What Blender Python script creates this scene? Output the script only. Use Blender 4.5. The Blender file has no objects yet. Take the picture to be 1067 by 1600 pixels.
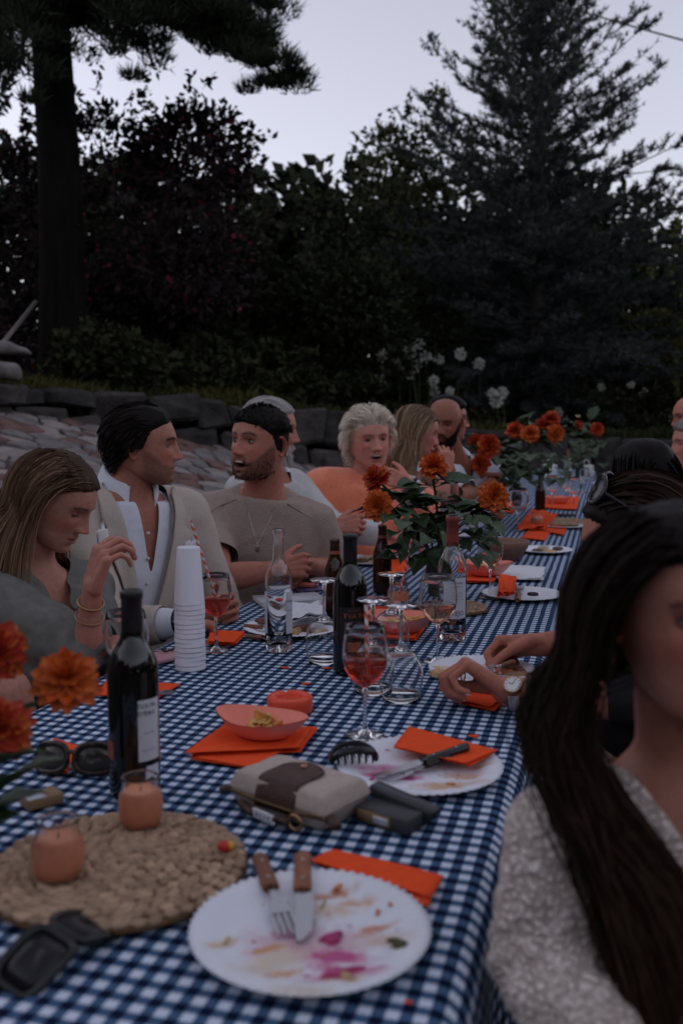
import bpy, bmesh, math, random
import numpy as np
from mathutils import Vector, Matrix
random.seed(7); RNG = np.random.default_rng(7)
R_ = math.radians
SC = bpy.context.scene
COL = SC.collection

# ---------------------------------------------------------------- camera, sky, sun, exposure
CAM_LOC = (0.0, 0.0, 1.30)
cd = bpy.data.cameras.new('camera'); cam = bpy.data.objects.new('camera', cd); COL.objects.link(cam)
cam.location = CAM_LOC; cam.rotation_euler = (R_(90 - 5.45), 0, R_(15.4))
cd.sensor_fit = 'VERTICAL'; cd.sensor_height = 36.0; cd.lens = 36.0 * 1500 / 1600
cd.clip_start = 0.05; cd.clip_end = 500
cd.dof.use_dof = True; cd.dof.focus_distance = 2.45; cd.dof.aperture_fstop = 3.5
SC.camera = cam
W = bpy.data.worlds.new('World'); SC.world = W; W.use_nodes = True
nt = W.node_tree; bgn = nt.nodes['Background']
sky = nt.nodes.new('ShaderNodeTexSky'); sky.sky_type = 'NISHITA'; sky.sun_disc = False
SUN_EL, SUN_ROT = R_(3.0), R_(-92)
sky.sun_elevation = SUN_EL; sky.sun_rotation = SUN_ROT
sky.air_density = 1.0; sky.dust_density = 0.3; sky.ozone_density = 3.0
hsv = nt.nodes.new('ShaderNodeHueSaturation'); hsv.inputs['Saturation'].default_value = 0.36
tint = nt.nodes.new('ShaderNodeMix'); tint.data_type = 'RGBA'; tint.blend_type = 'MULTIPLY'
tint.inputs[0].default_value = 1.0; tint.inputs[7].default_value = (1.085, 0.957, 0.975, 1)
nt.links.new(sky.outputs[0], hsv.inputs['Color']); nt.links.new(hsv.outputs[0], tint.inputs[6])
nt.links.new(tint.outputs[2], bgn.inputs['Color'])
bgn.inputs['Strength'].default_value = 0.10
sd = bpy.data.lights.new('sun', 'SUN'); sd.energy = 0.12; sd.angle = R_(20); sd.color = (1.0, 0.86, 0.80)
sun = bpy.data.objects.new('sun', sd); COL.objects.link(sun); sun.location = (-6, -3, 9)
sun.rotation_euler = (-(math.pi / 2 - SUN_EL), 0, -SUN_ROT)
VS = SC.view_settings; VS.view_transform = 'Standard'; VS.look = 'None'; VS.exposure = 2.74; VS.gamma = 1.0
VS.use_curve_mapping = False
SC.render.engine = 'CYCLES'
cy = SC.cycles; cy.use_denoising = True; cy.max_bounces = 10; cy.transmission_bounces = 10; cy.transparent_max_bounces = 8
cy.diffuse_bounces = 3; cy.glossy_bounces = 4; cy.sample_clamp_indirect = 4.0

# ---------------------------------------------------------------- where a pixel of the photograph lies in the place
_y, _p = R_(15.4), R_(5.45)
CF = np.array([-math.sin(_y) * math.cos(_p), math.cos(_y) * math.cos(_p), -math.sin(_p)])
CR = np.array([math.cos(_y), math.sin(_y), 0.0]); CU = np.cross(CR, CF); CC = np.array(CAM_LOC)
def ray(px, py): return CF + CR * (px - 533.5) / 1500 - CU * (py - 800) / 1500
def on(px, py, z=0.752):
    d = ray(px, py); return CC + d * ((z - CC[2]) / d[2])
def dep(px, py, d): return CC + ray(px, py) * d
def A(*v): return np.array(v, float)
def nrm(v):
    v = np.asarray(v, float); return v / (np.linalg.norm(v, axis=-1, keepdims=True) + 1e-12)

# ---------------------------------------------------------------- mesh helpers
class MB:
    def __init__(s): s.v = []; s.f = []; s.m = []; s.c = []; s.n = 0; s.hascol = False
    def add(s, v, f, mat=0, col=None):
        v = np.asarray(v, float).reshape(-1, 3)
        o = s.n
        for q in f: s.f.append(tuple(int(i) + o for i in q)); s.m.append(mat)
        s.v.append(v); s.n += len(v)
        if col is None: col = np.ones((len(v), 3))
        else:
            s.hascol = True; col = np.asarray(col, float)
            if col.ndim == 1: col = np.tile(col, (len(v), 1))
        s.c.append(col); return s
    def merge(s, o, M=None, mat=None):
        for_v = np.concatenate(o.v) if o.v else np.zeros((0, 3))
        if M is not None: for_v = xf(M, for_v)
        base = s.n
        for q, m in zip(o.f, o.m): s.f.append(tuple(i + base for i in q)); s.m.append(m if mat is None else mat)
        s.v.append(for_v); s.n += len(for_v); s.c += o.c; s.hascol |= o.hascol; return s
    def arr(s): return np.concatenate(s.v) if s.v else np.zeros((0, 3))
    def box(s, c, size, Rm=None, mat=0, bev=0.0, seg=2, col=None):
        bm = bmesh.new(); bmesh.ops.create_cube(bm, size=1.0)
        bmesh.ops.scale(bm, vec=size, verts=bm.verts)
        if bev > 0: bmesh.ops.bevel(bm, geom=list(bm.edges), offset=bev, segments=seg, profile=0.5, affect='EDGES')
        bm.verts.ensure_lookup_table()
        v = np.array([tuple(q.co) for q in bm.verts]); f = [[q.index for q in p.verts] for p in bm.faces]; bm.free()
        if Rm is not None: v = v @ np.asarray(Rm).T
        return s.add(v + np.asarray(c), f, mat, col)
    def grid(s, P, cu=False, cv=False, mat=0, col=None, flip=False):
        P = np.asarray(P, float); a, b = P.shape[:2]
        I = np.arange(a * b).reshape(a, b)
        ra = np.arange(a if cu else a - 1); rb = np.arange(b if cv else b - 1)
        i0 = I[ra][:, rb]; i1 = I[(ra + 1) % a][:, rb]; i2 = I[(ra + 1) % a][:, (rb + 1) % b]; i3 = I[ra][:, (rb + 1) % b]
        f = np.stack([i0, i1, i2, i3], -1).reshape(-1, 4)
        if flip: f = f[:, ::-1]
        return s.add(P.reshape(-1, 3), f, mat, None if col is None else np.asarray(col).reshape(-1, 3) if np.ndim(col) > 1 else col)
    def lathe(s, prof, seg=32, c=(0, 0, 0), mat=0, col=None, wob=None):
        a = np.linspace(0, 2 * np.pi, seg, endpoint=False)
        pr = np.asarray(prof, float)
        P = np.stack([pr[:, 0:1] * np.cos(a), pr[:, 0:1] * np.sin(a), np.repeat(pr[:, 1:2], seg, 1)], -1)
        if wob is not None: P = wob(P, a)
        return s.grid(P + np.asarray(c), cv=True, mat=mat, col=col, flip=True)
    def tube(s, pts, rad, seg=8, mat=0, caps=True, col=None, flat=1.0, ref=None):
        pts = np.asarray(pts, float); n = len(pts); rad = np.broadcast_to(np.asarray(rad, float), (n,))
        t = nrm(np.gradient(pts, axis=0))
        r0 = np.asarray(ref, float) if ref is not None else (A(0, 0, 1) if abs(t[0][2]) < .9 else A(1, 0, 0))
        u = nrm(r0 - t[0] * (r0 @ t[0])); U = []
        for i in range(n):
            u = nrm(u - t[i] * (u @ t[i])); U.append(u)
        U = np.array(U); V = np.cross(t, U)
        a = np.linspace(0, 2 * np.pi, seg, endpoint=False)
        P = pts[:, None] + rad[:, None, None] * (np.cos(a)[None, :, None] * U[:, None] * flat + np.sin(a)[None, :, None] * V[:, None])
        o = s.n; s.grid(P, cv=True, mat=mat, col=col)
        if caps: s.f.append(tuple(o + i for i in range(seg))[::-1]); s.m.append(mat); s.f.append(tuple(o + (n - 1) * seg + i for i in range(seg))); s.m.append(mat)
        return s
    def cone(s, p0, r0, p1, r1, seg=16, k=4):
        p0 = A(*p0); p1 = A(*p1); d = nrm(p1 - p0); P = []; Rr = []
        for i in range(k): a = (i + .15) / k * np.pi / 2; P.append(p0 - d * r0 * math.cos(a)); Rr.append(r0 * math.sin(a))
        for q in (0, .5, 1): P.append(p0 + (p1 - p0) * q); Rr.append(r0 + (r1 - r0) * q)
        for i in range(k): a = (k - i - 1 + .15) / k * np.pi / 2; P.append(p1 + d * r1 * math.cos(a)); Rr.append(r1 * math.sin(a))
        return s.tube(P, Rr, seg)
    def ell(s, c, r, Rm=None, seg=16, rings=10, mat=0, col=None):
        t = np.linspace(0.02, np.pi - .02, rings); a = np.linspace(0, 2 * np.pi, seg, endpoint=False)
        P = np.stack([np.outer(np.sin(t), np.cos(a)), np.outer(np.sin(t), np.sin(a)), np.repeat(np.cos(t)[:, None], seg, 1)], -1) * np.asarray(r)
        if Rm is not None: P = P @ np.asarray(Rm).T
        o = s.n; s.grid(P + np.asarray(c), cv=True, mat=mat, col=col)
        s.f.append(tuple(o + i for i in range(seg))[::-1]); s.m.append(mat)
        s.f.append(tuple(o + (rings - 1) * seg + i for i in range(seg))); s.m.append(mat); return s
    def build(s, name, mats, parent=None, smooth=True, off=None, uv=None, solid=0.0):
        me = bpy.data.meshes.new(name); v = s.arr()
        if off is not None: v = v - np.asarray(off)
        me.from_pydata(v.tolist(), [], s.f)
        mats = mats if isinstance(mats, (list, tuple)) else [mats]
        for m in mats: me.materials.append(m)
        if len(mats) > 1: me.polygons.foreach_set('material_index', np.array(s.m, np.int32))
        if smooth: me.polygons.foreach_set('use_smooth', np.ones(len(me.polygons), bool))
        if s.hascol:
            c = np.concatenate(s.c); c4 = np.ones((len(c), 4), np.float32); c4[:, :3] = c
            at = me.color_attributes.new('Col', 'FLOAT_COLOR', 'POINT'); at.data.foreach_set('color', c4.ravel())
        if uv is not None:
            ul = me.uv_layers.new(name='UVMap'); li = np.zeros(len(me.loops), np.int32); me.loops.foreach_get('vertex_index', li)
            ul.data.foreach_set('uv', np.asarray(uv, np.float32)[li].ravel())
        me.update()
        o = bpy.data.objects.new(name, me); COL.objects.link(o)
        if parent is not None: o.parent = parent
        if solid:
            md = o.modifiers.new('thickness', 'SOLIDIFY'); md.thickness = solid; md.offset = 0
        return o
def xf(M, v):
    M = np.asarray(M); return v @ M[:3, :3].T + M[:3, 3]
def mat4(loc=(0, 0, 0), Rm=None):
    M = np.eye(4); M[:3, 3] = loc
    if Rm is not None: M[:3, :3] = Rm
    return M
def rz(a): c, s = math.cos(a), math.sin(a); return A((c, -s, 0), (s, c, 0), (0, 0, 1))
def rx(a): c, s = math.cos(a), math.sin(a); return A((1, 0, 0), (0, c, -s), (0, s, c))
def ry(a): c, s = math.cos(a), math.sin(a); return A((c, 0, s), (0, 1, 0), (-s, 0, c))
def A(*v): return np.array(v, float)

def tag(o, label=None, cat=None, group=None, kind=None):
    if label: o['label'] = label
    if cat: o['category'] = cat
    if group: o['group'] = group
    if kind: o['kind'] = kind
    return o
def thing(name, loc, label, cat, group=None, rot=0.0):
    o = bpy.data.objects.new(name, None); COL.objects.link(o); o.empty_display_size = .05
    o.location = loc; o.rotation_euler = (0, 0, rot); return tag(o, label, cat, group)
def copy_thing(o, loc, label=None, rot=None, parent=None):
    c = o.copy(); COL.objects.link(c)
    if parent is not None: c.parent = parent
    else:
        c.location = loc
        if label: c['label'] = label
        if rot is not None: c.rotation_euler = (0, 0, rot)
    for ch in list(o.children): copy_thing(ch, None, parent=c)
    return c

_g = np.random.default_rng(3).random((64, 64, 64))
def vn(P, s=1.0, seed=0):
    P = np.asarray(P, float) * s + seed * 7.31; i = np.floor(P).astype(int); f = P - i; f = f * f * (3 - 2 * f); r = 0
    for dx in (0, 1):
        for dy in (0, 1):
            for dz in (0, 1):
                w = (f[..., 0] if dx else 1 - f[..., 0]) * (f[..., 1] if dy else 1 - f[..., 1]) * (f[..., 2] if dz else 1 - f[..., 2])
                r = r + w * _g[(i[..., 0] + dx) % 64, (i[..., 1] + dy) % 64, (i[..., 2] + dz) % 64]
    return r * 2 - 1

def remesh(mb, voxel, smooth=4, fac=.5):
    me = bpy.data.meshes.new('t'); me.from_pydata(mb.arr().tolist(), [], mb.f)
    o = bpy.data.objects.new('t', me); COL.objects.link(o)
    m = o.modifiers.new('r', 'REMESH'); m.mode = 'VOXEL'; m.voxel_size = voxel
    if smooth:
        m2 = o.modifiers.new('s', 'SMOOTH'); m2.iterations = smooth; m2.factor = fac
    dg = bpy.context.evaluated_depsgraph_get(); dg.update(); e = o.evaluated_get(dg).to_mesh()
    n = len(e.vertices); v = np.zeros(n * 3); e.vertices.foreach_get('co', v); v = v.reshape(-1, 3)
    nn = np.zeros(n * 3); e.vertices.foreach_get('normal', nn); nn = nn.reshape(-1, 3)
    lt = np.zeros(len(e.polygons), np.int32); e.polygons.foreach_get('loop_total', lt)
    li = np.zeros(len(e.loops), np.int32); e.loops.foreach_get('vertex_index', li)
    if (lt == 4).all(): f = li.reshape(-1, 4)
    else: f = [tuple(p.vertices) for p in e.polygons]; f = np.array([q if len(q) == 4 else (*q, q[-1]) for q in f])
    bpy.data.objects.remove(o); bpy.data.meshes.remove(me)
    return v, f, nn
def drop_faces(v, f, keepf, extra=None):
    f = f[keepf]; used = np.zeros(len(v), bool); used[f.ravel()] = True; ix = np.cumsum(used) - 1
    return v[used], ix[f], used
def text_mb(txt, size, depth=0.0, align='CENTER'):
    cu = bpy.data.curves.new('t', 'FONT'); cu.body = txt; cu.size = size; cu.align_x = align; cu.resolution_u = 2
    o = bpy.data.objects.new('t', cu); COL.objects.link(o)
    dg = bpy.context.evaluated_depsgraph_get(); dg.update(); e = o.evaluated_get(dg).to_mesh()
    v = np.array([tuple(q.co) for q in e.vertices]).reshape(-1, 3); f = [tuple(p.vertices) for p in e.polygons]
    bpy.data.objects.remove(o); bpy.data.curves.remove(cu); return v, f

# ---------------------------------------------------------------- materials
MATS = {}
def pm(name, color=(.5, .5, .5), rough=.5, var=0.0, scale=30.0, bump=0.0, bscale=None, spec=.5, metal=0.0, trans=0.0, ior=1.45,
       attr=False, sss=0.0, sheen=0.0, color2=None, coat=0.0, alpha=1.0, aniso=None, det=4.0, bdist=.004):
    if name in MATS: return MATS[name]
    m = bpy.data.materials.new(name); m.use_nodes = True; n = m.node_tree.nodes; l = m.node_tree.links; b = n['Principled BSDF']
    b.inputs['Roughness'].default_value = rough; b.inputs['Metallic'].default_value = metal
    b.inputs['Specular IOR Level'].default_value = spec if rough < .75 else min(spec, .12); b.inputs['IOR'].default_value = ior
    b.inputs['Transmission Weight'].default_value = trans; b.inputs['Coat Weight'].default_value = coat
    b.inputs['Alpha'].default_value = alpha
    if sss: b.inputs['Subsurface Weight'].default_value = sss; b.inputs['Subsurface Radius'].default_value = (.012, .005, .003); b.inputs['Subsurface Scale'].default_value = 1.0
    if sheen: b.inputs['Sheen Weight'].default_value = sheen
    tc = n.new('ShaderNodeTexCoord'); src = tc.outputs['Object']
    if aniso:
        mp = n.new('ShaderNodeMapping'); mp.inputs['Scale'].default_value = aniso; l.new(src, mp.inputs[0]); src = mp.outputs[0]
    base = None
    if attr:
        at = n.new('ShaderNodeAttribute'); at.attribute_name = 'Col'; base = at.outputs['Color']
    if var or color2:
        nz = n.new('ShaderNodeTexNoise'); nz.inputs['Scale'].default_value = scale; nz.inputs['Detail'].default_value = det; l.new(src, nz.inputs['Vector'])
        if color2:
            mx = n.new('ShaderNodeMix'); mx.data_type = 'RGBA'; mx.inputs[6].default_value = (*color, 1); mx.inputs[7].default_value = (*color2, 1)
            rp = n.new('ShaderNodeValToRGB'); rp.color_ramp.elements[0].position = .38; rp.color_ramp.elements[1].position = .62
            l.new(nz.outputs['Fac'], rp.inputs[0]); l.new(rp.outputs[0], mx.inputs[0]); base = mx.outputs[2]
        else:
            mr = n.new('ShaderNodeMapRange'); mr.inputs[1].default_value = .3; mr.inputs[2].default_value = .7; mr.inputs[3].default_value = 1 - var; mr.inputs[4].default_value = 1 + var
            l.new(nz.outputs['Fac'], mr.inputs[0]); mx = n.new('ShaderNodeMix'); mx.data_type = 'RGBA'; mx.blend_type = 'MULTIPLY'; mx.inputs[0].default_value = 1
            if base is not None: l.new(base, mx.inputs[6])
            else: mx.inputs[6].default_value = (*color, 1)
            l.new(mr.outputs[0], mx.inputs[7]); base = mx.outputs[2]
    if base is not None: l.new(base, b.inputs['Base Color'])
    else: b.inputs['Base Color'].default_value = (*color, 1)
    if bump:
        nb = n.new('ShaderNodeTexNoise'); nb.inputs['Scale'].default_value = bscale or scale; nb.inputs['Detail'].default_value = 5; l.new(src, nb.inputs['Vector'])
        bp = n.new('ShaderNodeBump'); bp.inputs['Strength'].default_value = min(1, bump); bp.inputs['Distance'].default_value = bdist; l.new(nb.outputs['Fac'], bp.inputs['Height']); l.new(bp.outputs[0], b.inputs['Normal'])
    MATS[name] = m; return m
def mat_glass(name, color=(1, 1, 1), rough=0.0, ior=1.45):
    if name in MATS: return MATS[name]
    m = bpy.data.materials.new(name); m.use_nodes = True; n = m.node_tree.nodes; l = m.node_tree.links
    n.remove(n['Principled BSDF']); g = n.new('ShaderNodeBsdfGlass'); g.inputs['Color'].default_value = (*color, 1); g.inputs['Roughness'].default_value = rough; g.inputs['IOR'].default_value = ior
    l.new(g.outputs[0], n['Material Output'].inputs['Surface']); MATS[name] = m; return m
def mat_gingham():
    m = bpy.data.materials.new('gingham_cloth'); m.use_nodes = True; n = m.node_tree.nodes; l = m.node_tree.links; b = n['Principled BSDF']
    uv = n.new('ShaderNodeUVMap'); sep = n.new('ShaderNodeSeparateXYZ')
    nz = n.new('ShaderNodeTexNoise'); nz.inputs['Scale'].default_value = 9; nz.inputs['Detail'].default_value = 2; l.new(uv.outputs[0], nz.inputs['Vector'])
    wob = n.new('ShaderNodeVectorMath'); wob.operation = 'MULTIPLY_ADD'; wob.inputs[1].default_value = (.004, .004, 0); l.new(nz.outputs['Color'], wob.inputs[0]); l.new(uv.outputs[0], wob.inputs[2])
    l.new(wob.outputs[0], sep.inputs[0]); S = []
    for ax in (0, 1):
        d = n.new('ShaderNodeMath'); d.operation = 'DIVIDE'; d.inputs[1].default_value = .0261; l.new(sep.outputs[ax], d.inputs[0])
        fr = n.new('ShaderNodeMath'); fr.operation = 'FRACT'; l.new(d.outputs[0], fr.inputs[0])
        lt = n.new('ShaderNodeMath'); lt.operation = 'LESS_THAN'; lt.inputs[1].default_value = .5; l.new(fr.outputs[0], lt.inputs[0]); S.append(lt)
    ad = n.new('ShaderNodeMath'); ad.operation = 'ADD'; l.new(S[0].outputs[0], ad.inputs[0]); l.new(S[1].outputs[0], ad.inputs[1])
    hf = n.new('ShaderNodeMath'); hf.operation = 'MULTIPLY'; hf.inputs[1].default_value = .5; l.new(ad.outputs[0], hf.inputs[0])
    rp = n.new('ShaderNodeValToRGB'); rp.color_ramp.interpolation = 'CONSTANT'; e = rp.color_ramp.elements
    e[0].position = 0; e[0].color = (.64, .71, .82, 1); e[1].position = .25; e[1].color = (.062, .122, .225, 1); q = e.new(.75); q.color = (.006, .011, .036, 1)
    l.new(hf.outputs[0], rp.inputs[0])
    tw = n.new('ShaderNodeTexWave'); tw.wave_type = 'BANDS'; tw.bands_direction = 'DIAGONAL'; tw.inputs['Scale'].default_value = 260; l.new(uv.outputs[0], tw.inputs['Vector'])
    mr = n.new('ShaderNodeMapRange'); mr.inputs[3].default_value = .86; mr.inputs[4].default_value = 1.1; l.new(tw.outputs['Fac'], mr.inputs[0])
    mx = n.new('ShaderNodeMix'); mx.data_type = 'RGBA'; mx.blend_type = 'MULTIPLY'; mx.inputs[0].default_value = 1; l.new(rp.outputs[0], mx.inputs[6]); l.new(mr.outputs[0], mx.inputs[7])
    l.new(mx.outputs[2], b.inputs['Base Color']); b.inputs['Roughness'].default_value = .9; b.inputs['Specular IOR Level'].default_value = .06
    return m

def mat_lace():
    m = bpy.data.materials.new('cream_lace'); m.use_nodes = True; n = m.node_tree.nodes; l = m.node_tree.links; b = n['Principled BSDF']; b.inputs['Roughness'].default_value = .95; b.inputs['Specular IOR Level'].default_value = .1
    tc = n.new('ShaderNodeTexCoord'); nz = n.new('ShaderNodeTexNoise'); nz.inputs['Scale'].default_value = 26; l.new(tc.outputs['Object'], nz.inputs['Vector'])
    ad = n.new('ShaderNodeVectorMath'); ad.operation = 'MULTIPLY_ADD'; ad.inputs[1].default_value = (.03, .03, .03); l.new(nz.outputs['Color'], ad.inputs[0]); l.new(tc.outputs['Object'], ad.inputs[2]); hs = []
    for sc_, f in ((27, 'F1'), (100, 'DISTANCE_TO_EDGE')):
        v = n.new('ShaderNodeTexVoronoi'); v.feature = f; v.inputs['Scale'].default_value = sc_; l.new(ad.outputs[0], v.inputs['Vector']); r = n.new('ShaderNodeMapRange'); r.inputs[1].default_value = 0; r.inputs[2].default_value = .55 if f == 'F1' else .22; l.new(v.outputs['Distance'], r.inputs[0]); hs.append(r)
    w = n.new('ShaderNodeMath'); w.operation = 'SINE'; q = n.new('ShaderNodeMath'); q.operation = 'MULTIPLY'; q.inputs[1].default_value = 11; l.new(hs[0].outputs[0], q.inputs[0]); l.new(q.outputs[0], w.inputs[0])
    s = n.new('ShaderNodeMath'); s.operation = 'MULTIPLY_ADD'; s.inputs[1].default_value = .45; l.new(w.outputs[0], s.inputs[0]); l.new(hs[1].outputs[0], s.inputs[2])
    rp = n.new('ShaderNodeValToRGB'); e = rp.color_ramp.elements; e[0].position = .05; e[0].color = (.58, .48, .42, 1); e[1].position = .75; e[1].color = (.86, .76, .69, 1); l.new(s.outputs[0], rp.inputs[0]); l.new(rp.outputs[0], b.inputs['Base Color'])
    bp = n.new('ShaderNodeBump'); bp.inputs['Strength'].default_value = .9; bp.inputs['Distance'].default_value = .004; l.new(s.outputs[0], bp.inputs['Height']); l.new(bp.outputs[0], b.inputs['Normal']); return m
# ---------------------------------------------------------------- people
HT = np.array([  # z, y front, y back, half width of a head in its own frame
 (.1125, -.010, -.020, .004), (.110, .016, -.040, .024), (.103, .040, -.060, .042), (.090, .062, -.079, .058), (.070, .080, -.092, .069),
 (.048, .090, -.099, .0745), (.028, .0945, -.101, .0755), (.010, .090, -.100, .0745), (-.012, .089, -.096, .0725), (-.030, .089, -.088, .0695),
 (-.046, .089, -.076, .0655), (-.060, .089, -.058, .062), (-.074, .087, -.036, .057), (-.086, .086, -.012, .049), (-.096, .084, .008, .041),
 (-.104, .077, .024, .031), (-.108, .064, .034, .018), (-.1085, .054, .044, .004)])
def gs(x, c, s): return np.exp(-((x - c) / s) ** 2)
def head_surface(h):
    nr, nc = h.get('res', (92, 98)); t = np.linspace(0, 1, nr)
    zs = np.interp(t, np.linspace(0, 1, len(HT)), HT[:, 0]); k = np.array([1, 2, 3, 2, 1]) / 9
    zs = np.interp(t, [0, .06, .5, .93, 1], [.1125, .108, .0, -.104, -.1085]) * .0 + zs
    tab = [np.interp(-zs, -HT[:, 0], HT[:, i]) for i in (1, 2, 3)]
    def sm(q):
        q2 = np.convolve(np.pad(q, 2, mode='edge'), k, 'valid'); q2[0] = q[0]; q2[-1] = q[-1]; return q2
    def wide(q, n=9):
        kk = np.hanning(n + 2)[1:-1]; kk /= kk.sum(); return np.convolve(np.pad(q, n // 2, mode='edge'), kk, 'valid')
    yf, yb, w = [sm(sm(q)) for q in tab]; i0, i1 = int(nr * .22), int(nr * .92)
    for q in (yf, yb, w): q2 = wide(q); q[i0:i1] = q2[i0:i1]
    fem = h.get('fem', 0); w = w * h.get('w', 1.0) * (1 - .05 * fem * np.clip((-.005 - zs) / .05, 0, 1))
    w = w + h.get('jaw', 0) * .005 * gs(zs, -.06, .03) + h.get('cheeks', 0) * .006 * gs(zs, -.04, .03)
    u = np.linspace(-1, 1, nc, endpoint=False); a = np.pi * np.sign(u) * np.abs(u) ** 1.3
    s, c = np.sin(a), np.cos(a)
    Z = np.repeat(zs[:, None], nc, 1)
    yc = wide(np.interp(yb, [-.066, -.03, .044], [-.012, .004, .049]), 21)[:, None]
    ex = 2 / 2.35
    X = w[:, None] * np.sign(s) * np.abs(s) ** np.where(c > 0, ex, 1.0)
    Y = np.where(c > 0, yc + (yf[:, None] - yc) * np.abs(c) ** ex, yc - (yc - yb[:, None]) * np.abs(c))
    F = np.clip(c * 3, 0, 1); ax = np.abs(X); d = np.zeros_like(X)
    ns = h.get('nose', 1.0)
    ridge = np.interp(-Z, [-.022, -.010, .012, .027, .033, .040], [0, .006, .0165, .0245, .020, 0]) * ns
    wid = np.interp(-Z, [-.02, .0, .02, .034], [.0075, .0078, .0105, .0125])
    d += ridge * np.exp(-(ax / wid) ** 2.2) + .009 * gs(ax, .0135, .0065) * gs(Z, -.031, .0075) * ns
    d -= .0125 * gs(ax, .031, .0155) * gs(Z, .007, .0115)
    d -= .004 * gs(ax, .014, .008) * gs(Z, .008, .012)
    d += (.0035 - .0015 * fem) * gs(ax, .026, .018) * gs(Z, .027, .008)
    d += .0035 * gs(ax, .043, .016) * gs(Z, -.020, .014)
    d -= .002 * gs(ax, .045, .012) * gs(Z, -.052, .014)
    op = h.get('mouth', 0.0); lf = .9 + .35 * fem
    zu, zl = -.0545 + op * .002, -.0665 - op * .010
    d += lf * .0042 * gs(ax, 0, .021) * gs(Z, zu, .0048) + lf * .005 * gs(ax, 0, .0175) * gs(Z, zl, .0055)
    zm = (zu + zl) / 2
    d -= (.0045 * gs(Z, zm, .0022) * (ax < .03) * gs(ax, 0, .024)) + op * .024 * gs(ax, 0, .017) * gs(Z, zm, .0055 + .003 * op)
    d -= .0028 * gs(ax, 0, .02) * gs(Z, -.079 - op * .008, .006); d += .0055 * gs(ax, 0, .017) * gs(Z, -.094, .010)
    fold = np.abs(ax - (.021 + (-.034 - Z) * .42)); age = h.get('age', .25)
    d -= .003 * age * np.exp(-(fold / .003) ** 2) * (Z < -.032) * (Z > -.075)
    d -= .0012 * age * gs(ax, .03, .014) * gs(Z, -.010, .003)
    if age > .5: d += .0006 * age * np.sin(Z * 900) * (Z > .04) * gs(ax, 0, .04)
    Y = Y + d * F
    Y = Y + np.where(Z < -.04, op * .0, 0)
    P = np.stack([X, Y, Z - op * .010 * np.clip((-.045 - Z) / .03, 0, 1)], -1)
    skin = np.array(h['skin']); C = np.tile(skin, (nr, nc, 1))
    def mixc(mask, col): nonlocal C; C = C * (1 - mask[..., None]) + np.asarray(col) * mask[..., None]
    rose = skin * A(1.15, .72, .70)
    mixc(.55 * F * gs(ax, .045, .018) * gs(Z, -.022, .018), rose); mixc(.5 * F * gs(ax, 0, .014) * gs(Z, -.024, .010), rose)
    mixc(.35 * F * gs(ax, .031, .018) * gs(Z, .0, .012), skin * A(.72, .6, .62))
    lipm = np.clip(1.25 * np.exp(-((ax / (.0225)) ** 4)) * np.clip(gs(Z, zu + .0005, .0062 - ax * .12) + gs(Z, zl, .0066 - ax * .12), 0, 1), 0, 1) * F
    mixc(lipm * h.get('lipk', .7), h.get('lips', skin * A(.95, .5, .5)))
    mixc(F * gs(Z, zm, .0016) * (ax < .024) * .8, skin * .15)
    if op: mixc(np.clip(1.6 * F * gs(ax, 0, .0165) * gs(Z, zm, .0048 + .002 * op), 0, 1) ** .7, (.03, .008, .008))
    rag = vn(P * A(1, .2, 1), 420, 2) * .3
    bz = .0245 + .004 * np.clip((ax - .012) / .022, 0, 1) - .006 * np.clip((ax - .036) / .014, 0, 1) + h.get('browup', 0) * .004
    bm = np.exp(-((Z - bz) / (.0042 - .0013 * fem)) ** 4) * np.clip((ax - .009) * 300, 0, 1) * np.clip((.053 - ax) * 200, 0, 1) * (F > 0)
    mixc(np.clip(bm * (.95 + rag), 0, 1) * h.get('browk', .9), h.get('brow', (.01, .007, .006)))
    if 'beard' in h:
        jz = np.interp(ax, [0, .022, .03, .05, .064, .075], [-.040, -.040, -.050, -.042, -.02, .012])
        bd = np.clip((jz - Z) / .010, 0, 1) * np.clip((Y + .0) / .015, 0, 1)
        bd *= 1 - .85 * lipm; bd *= 1 - np.clip(1.4 * gs(ax, 0, .017) * gs(Z, zl - .008, .0035), 0, 1) * .5
        C = C * (1 - (bd * (h.get('beardk', .8) + rag * .5)).clip(0, 1)[..., None]) + np.array(h['beard']) * (bd * (h.get('beardk', .8) + rag * .5)).clip(0, 1)[..., None]
    if 'scalp' in h:
        sm_ = np.clip((Z - np.interp(np.degrees(np.abs(np.arctan2(X, Y))), [0, 40, 70, 85, 100, 120, 180], h.get('zh', [.075, .07, .05, .0, 0, -.02, -.07]))) / .012, 0, 1)
        mixc(sm_ * h.get('scalpk', .9), h['scalp'])
    C = C * (1 + .07 * vn(P, 90, 4)[..., None] + .07 * vn(P, 28, 6)[..., None] * A(.6, 1.2, 1.2))
    return P, C
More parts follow.
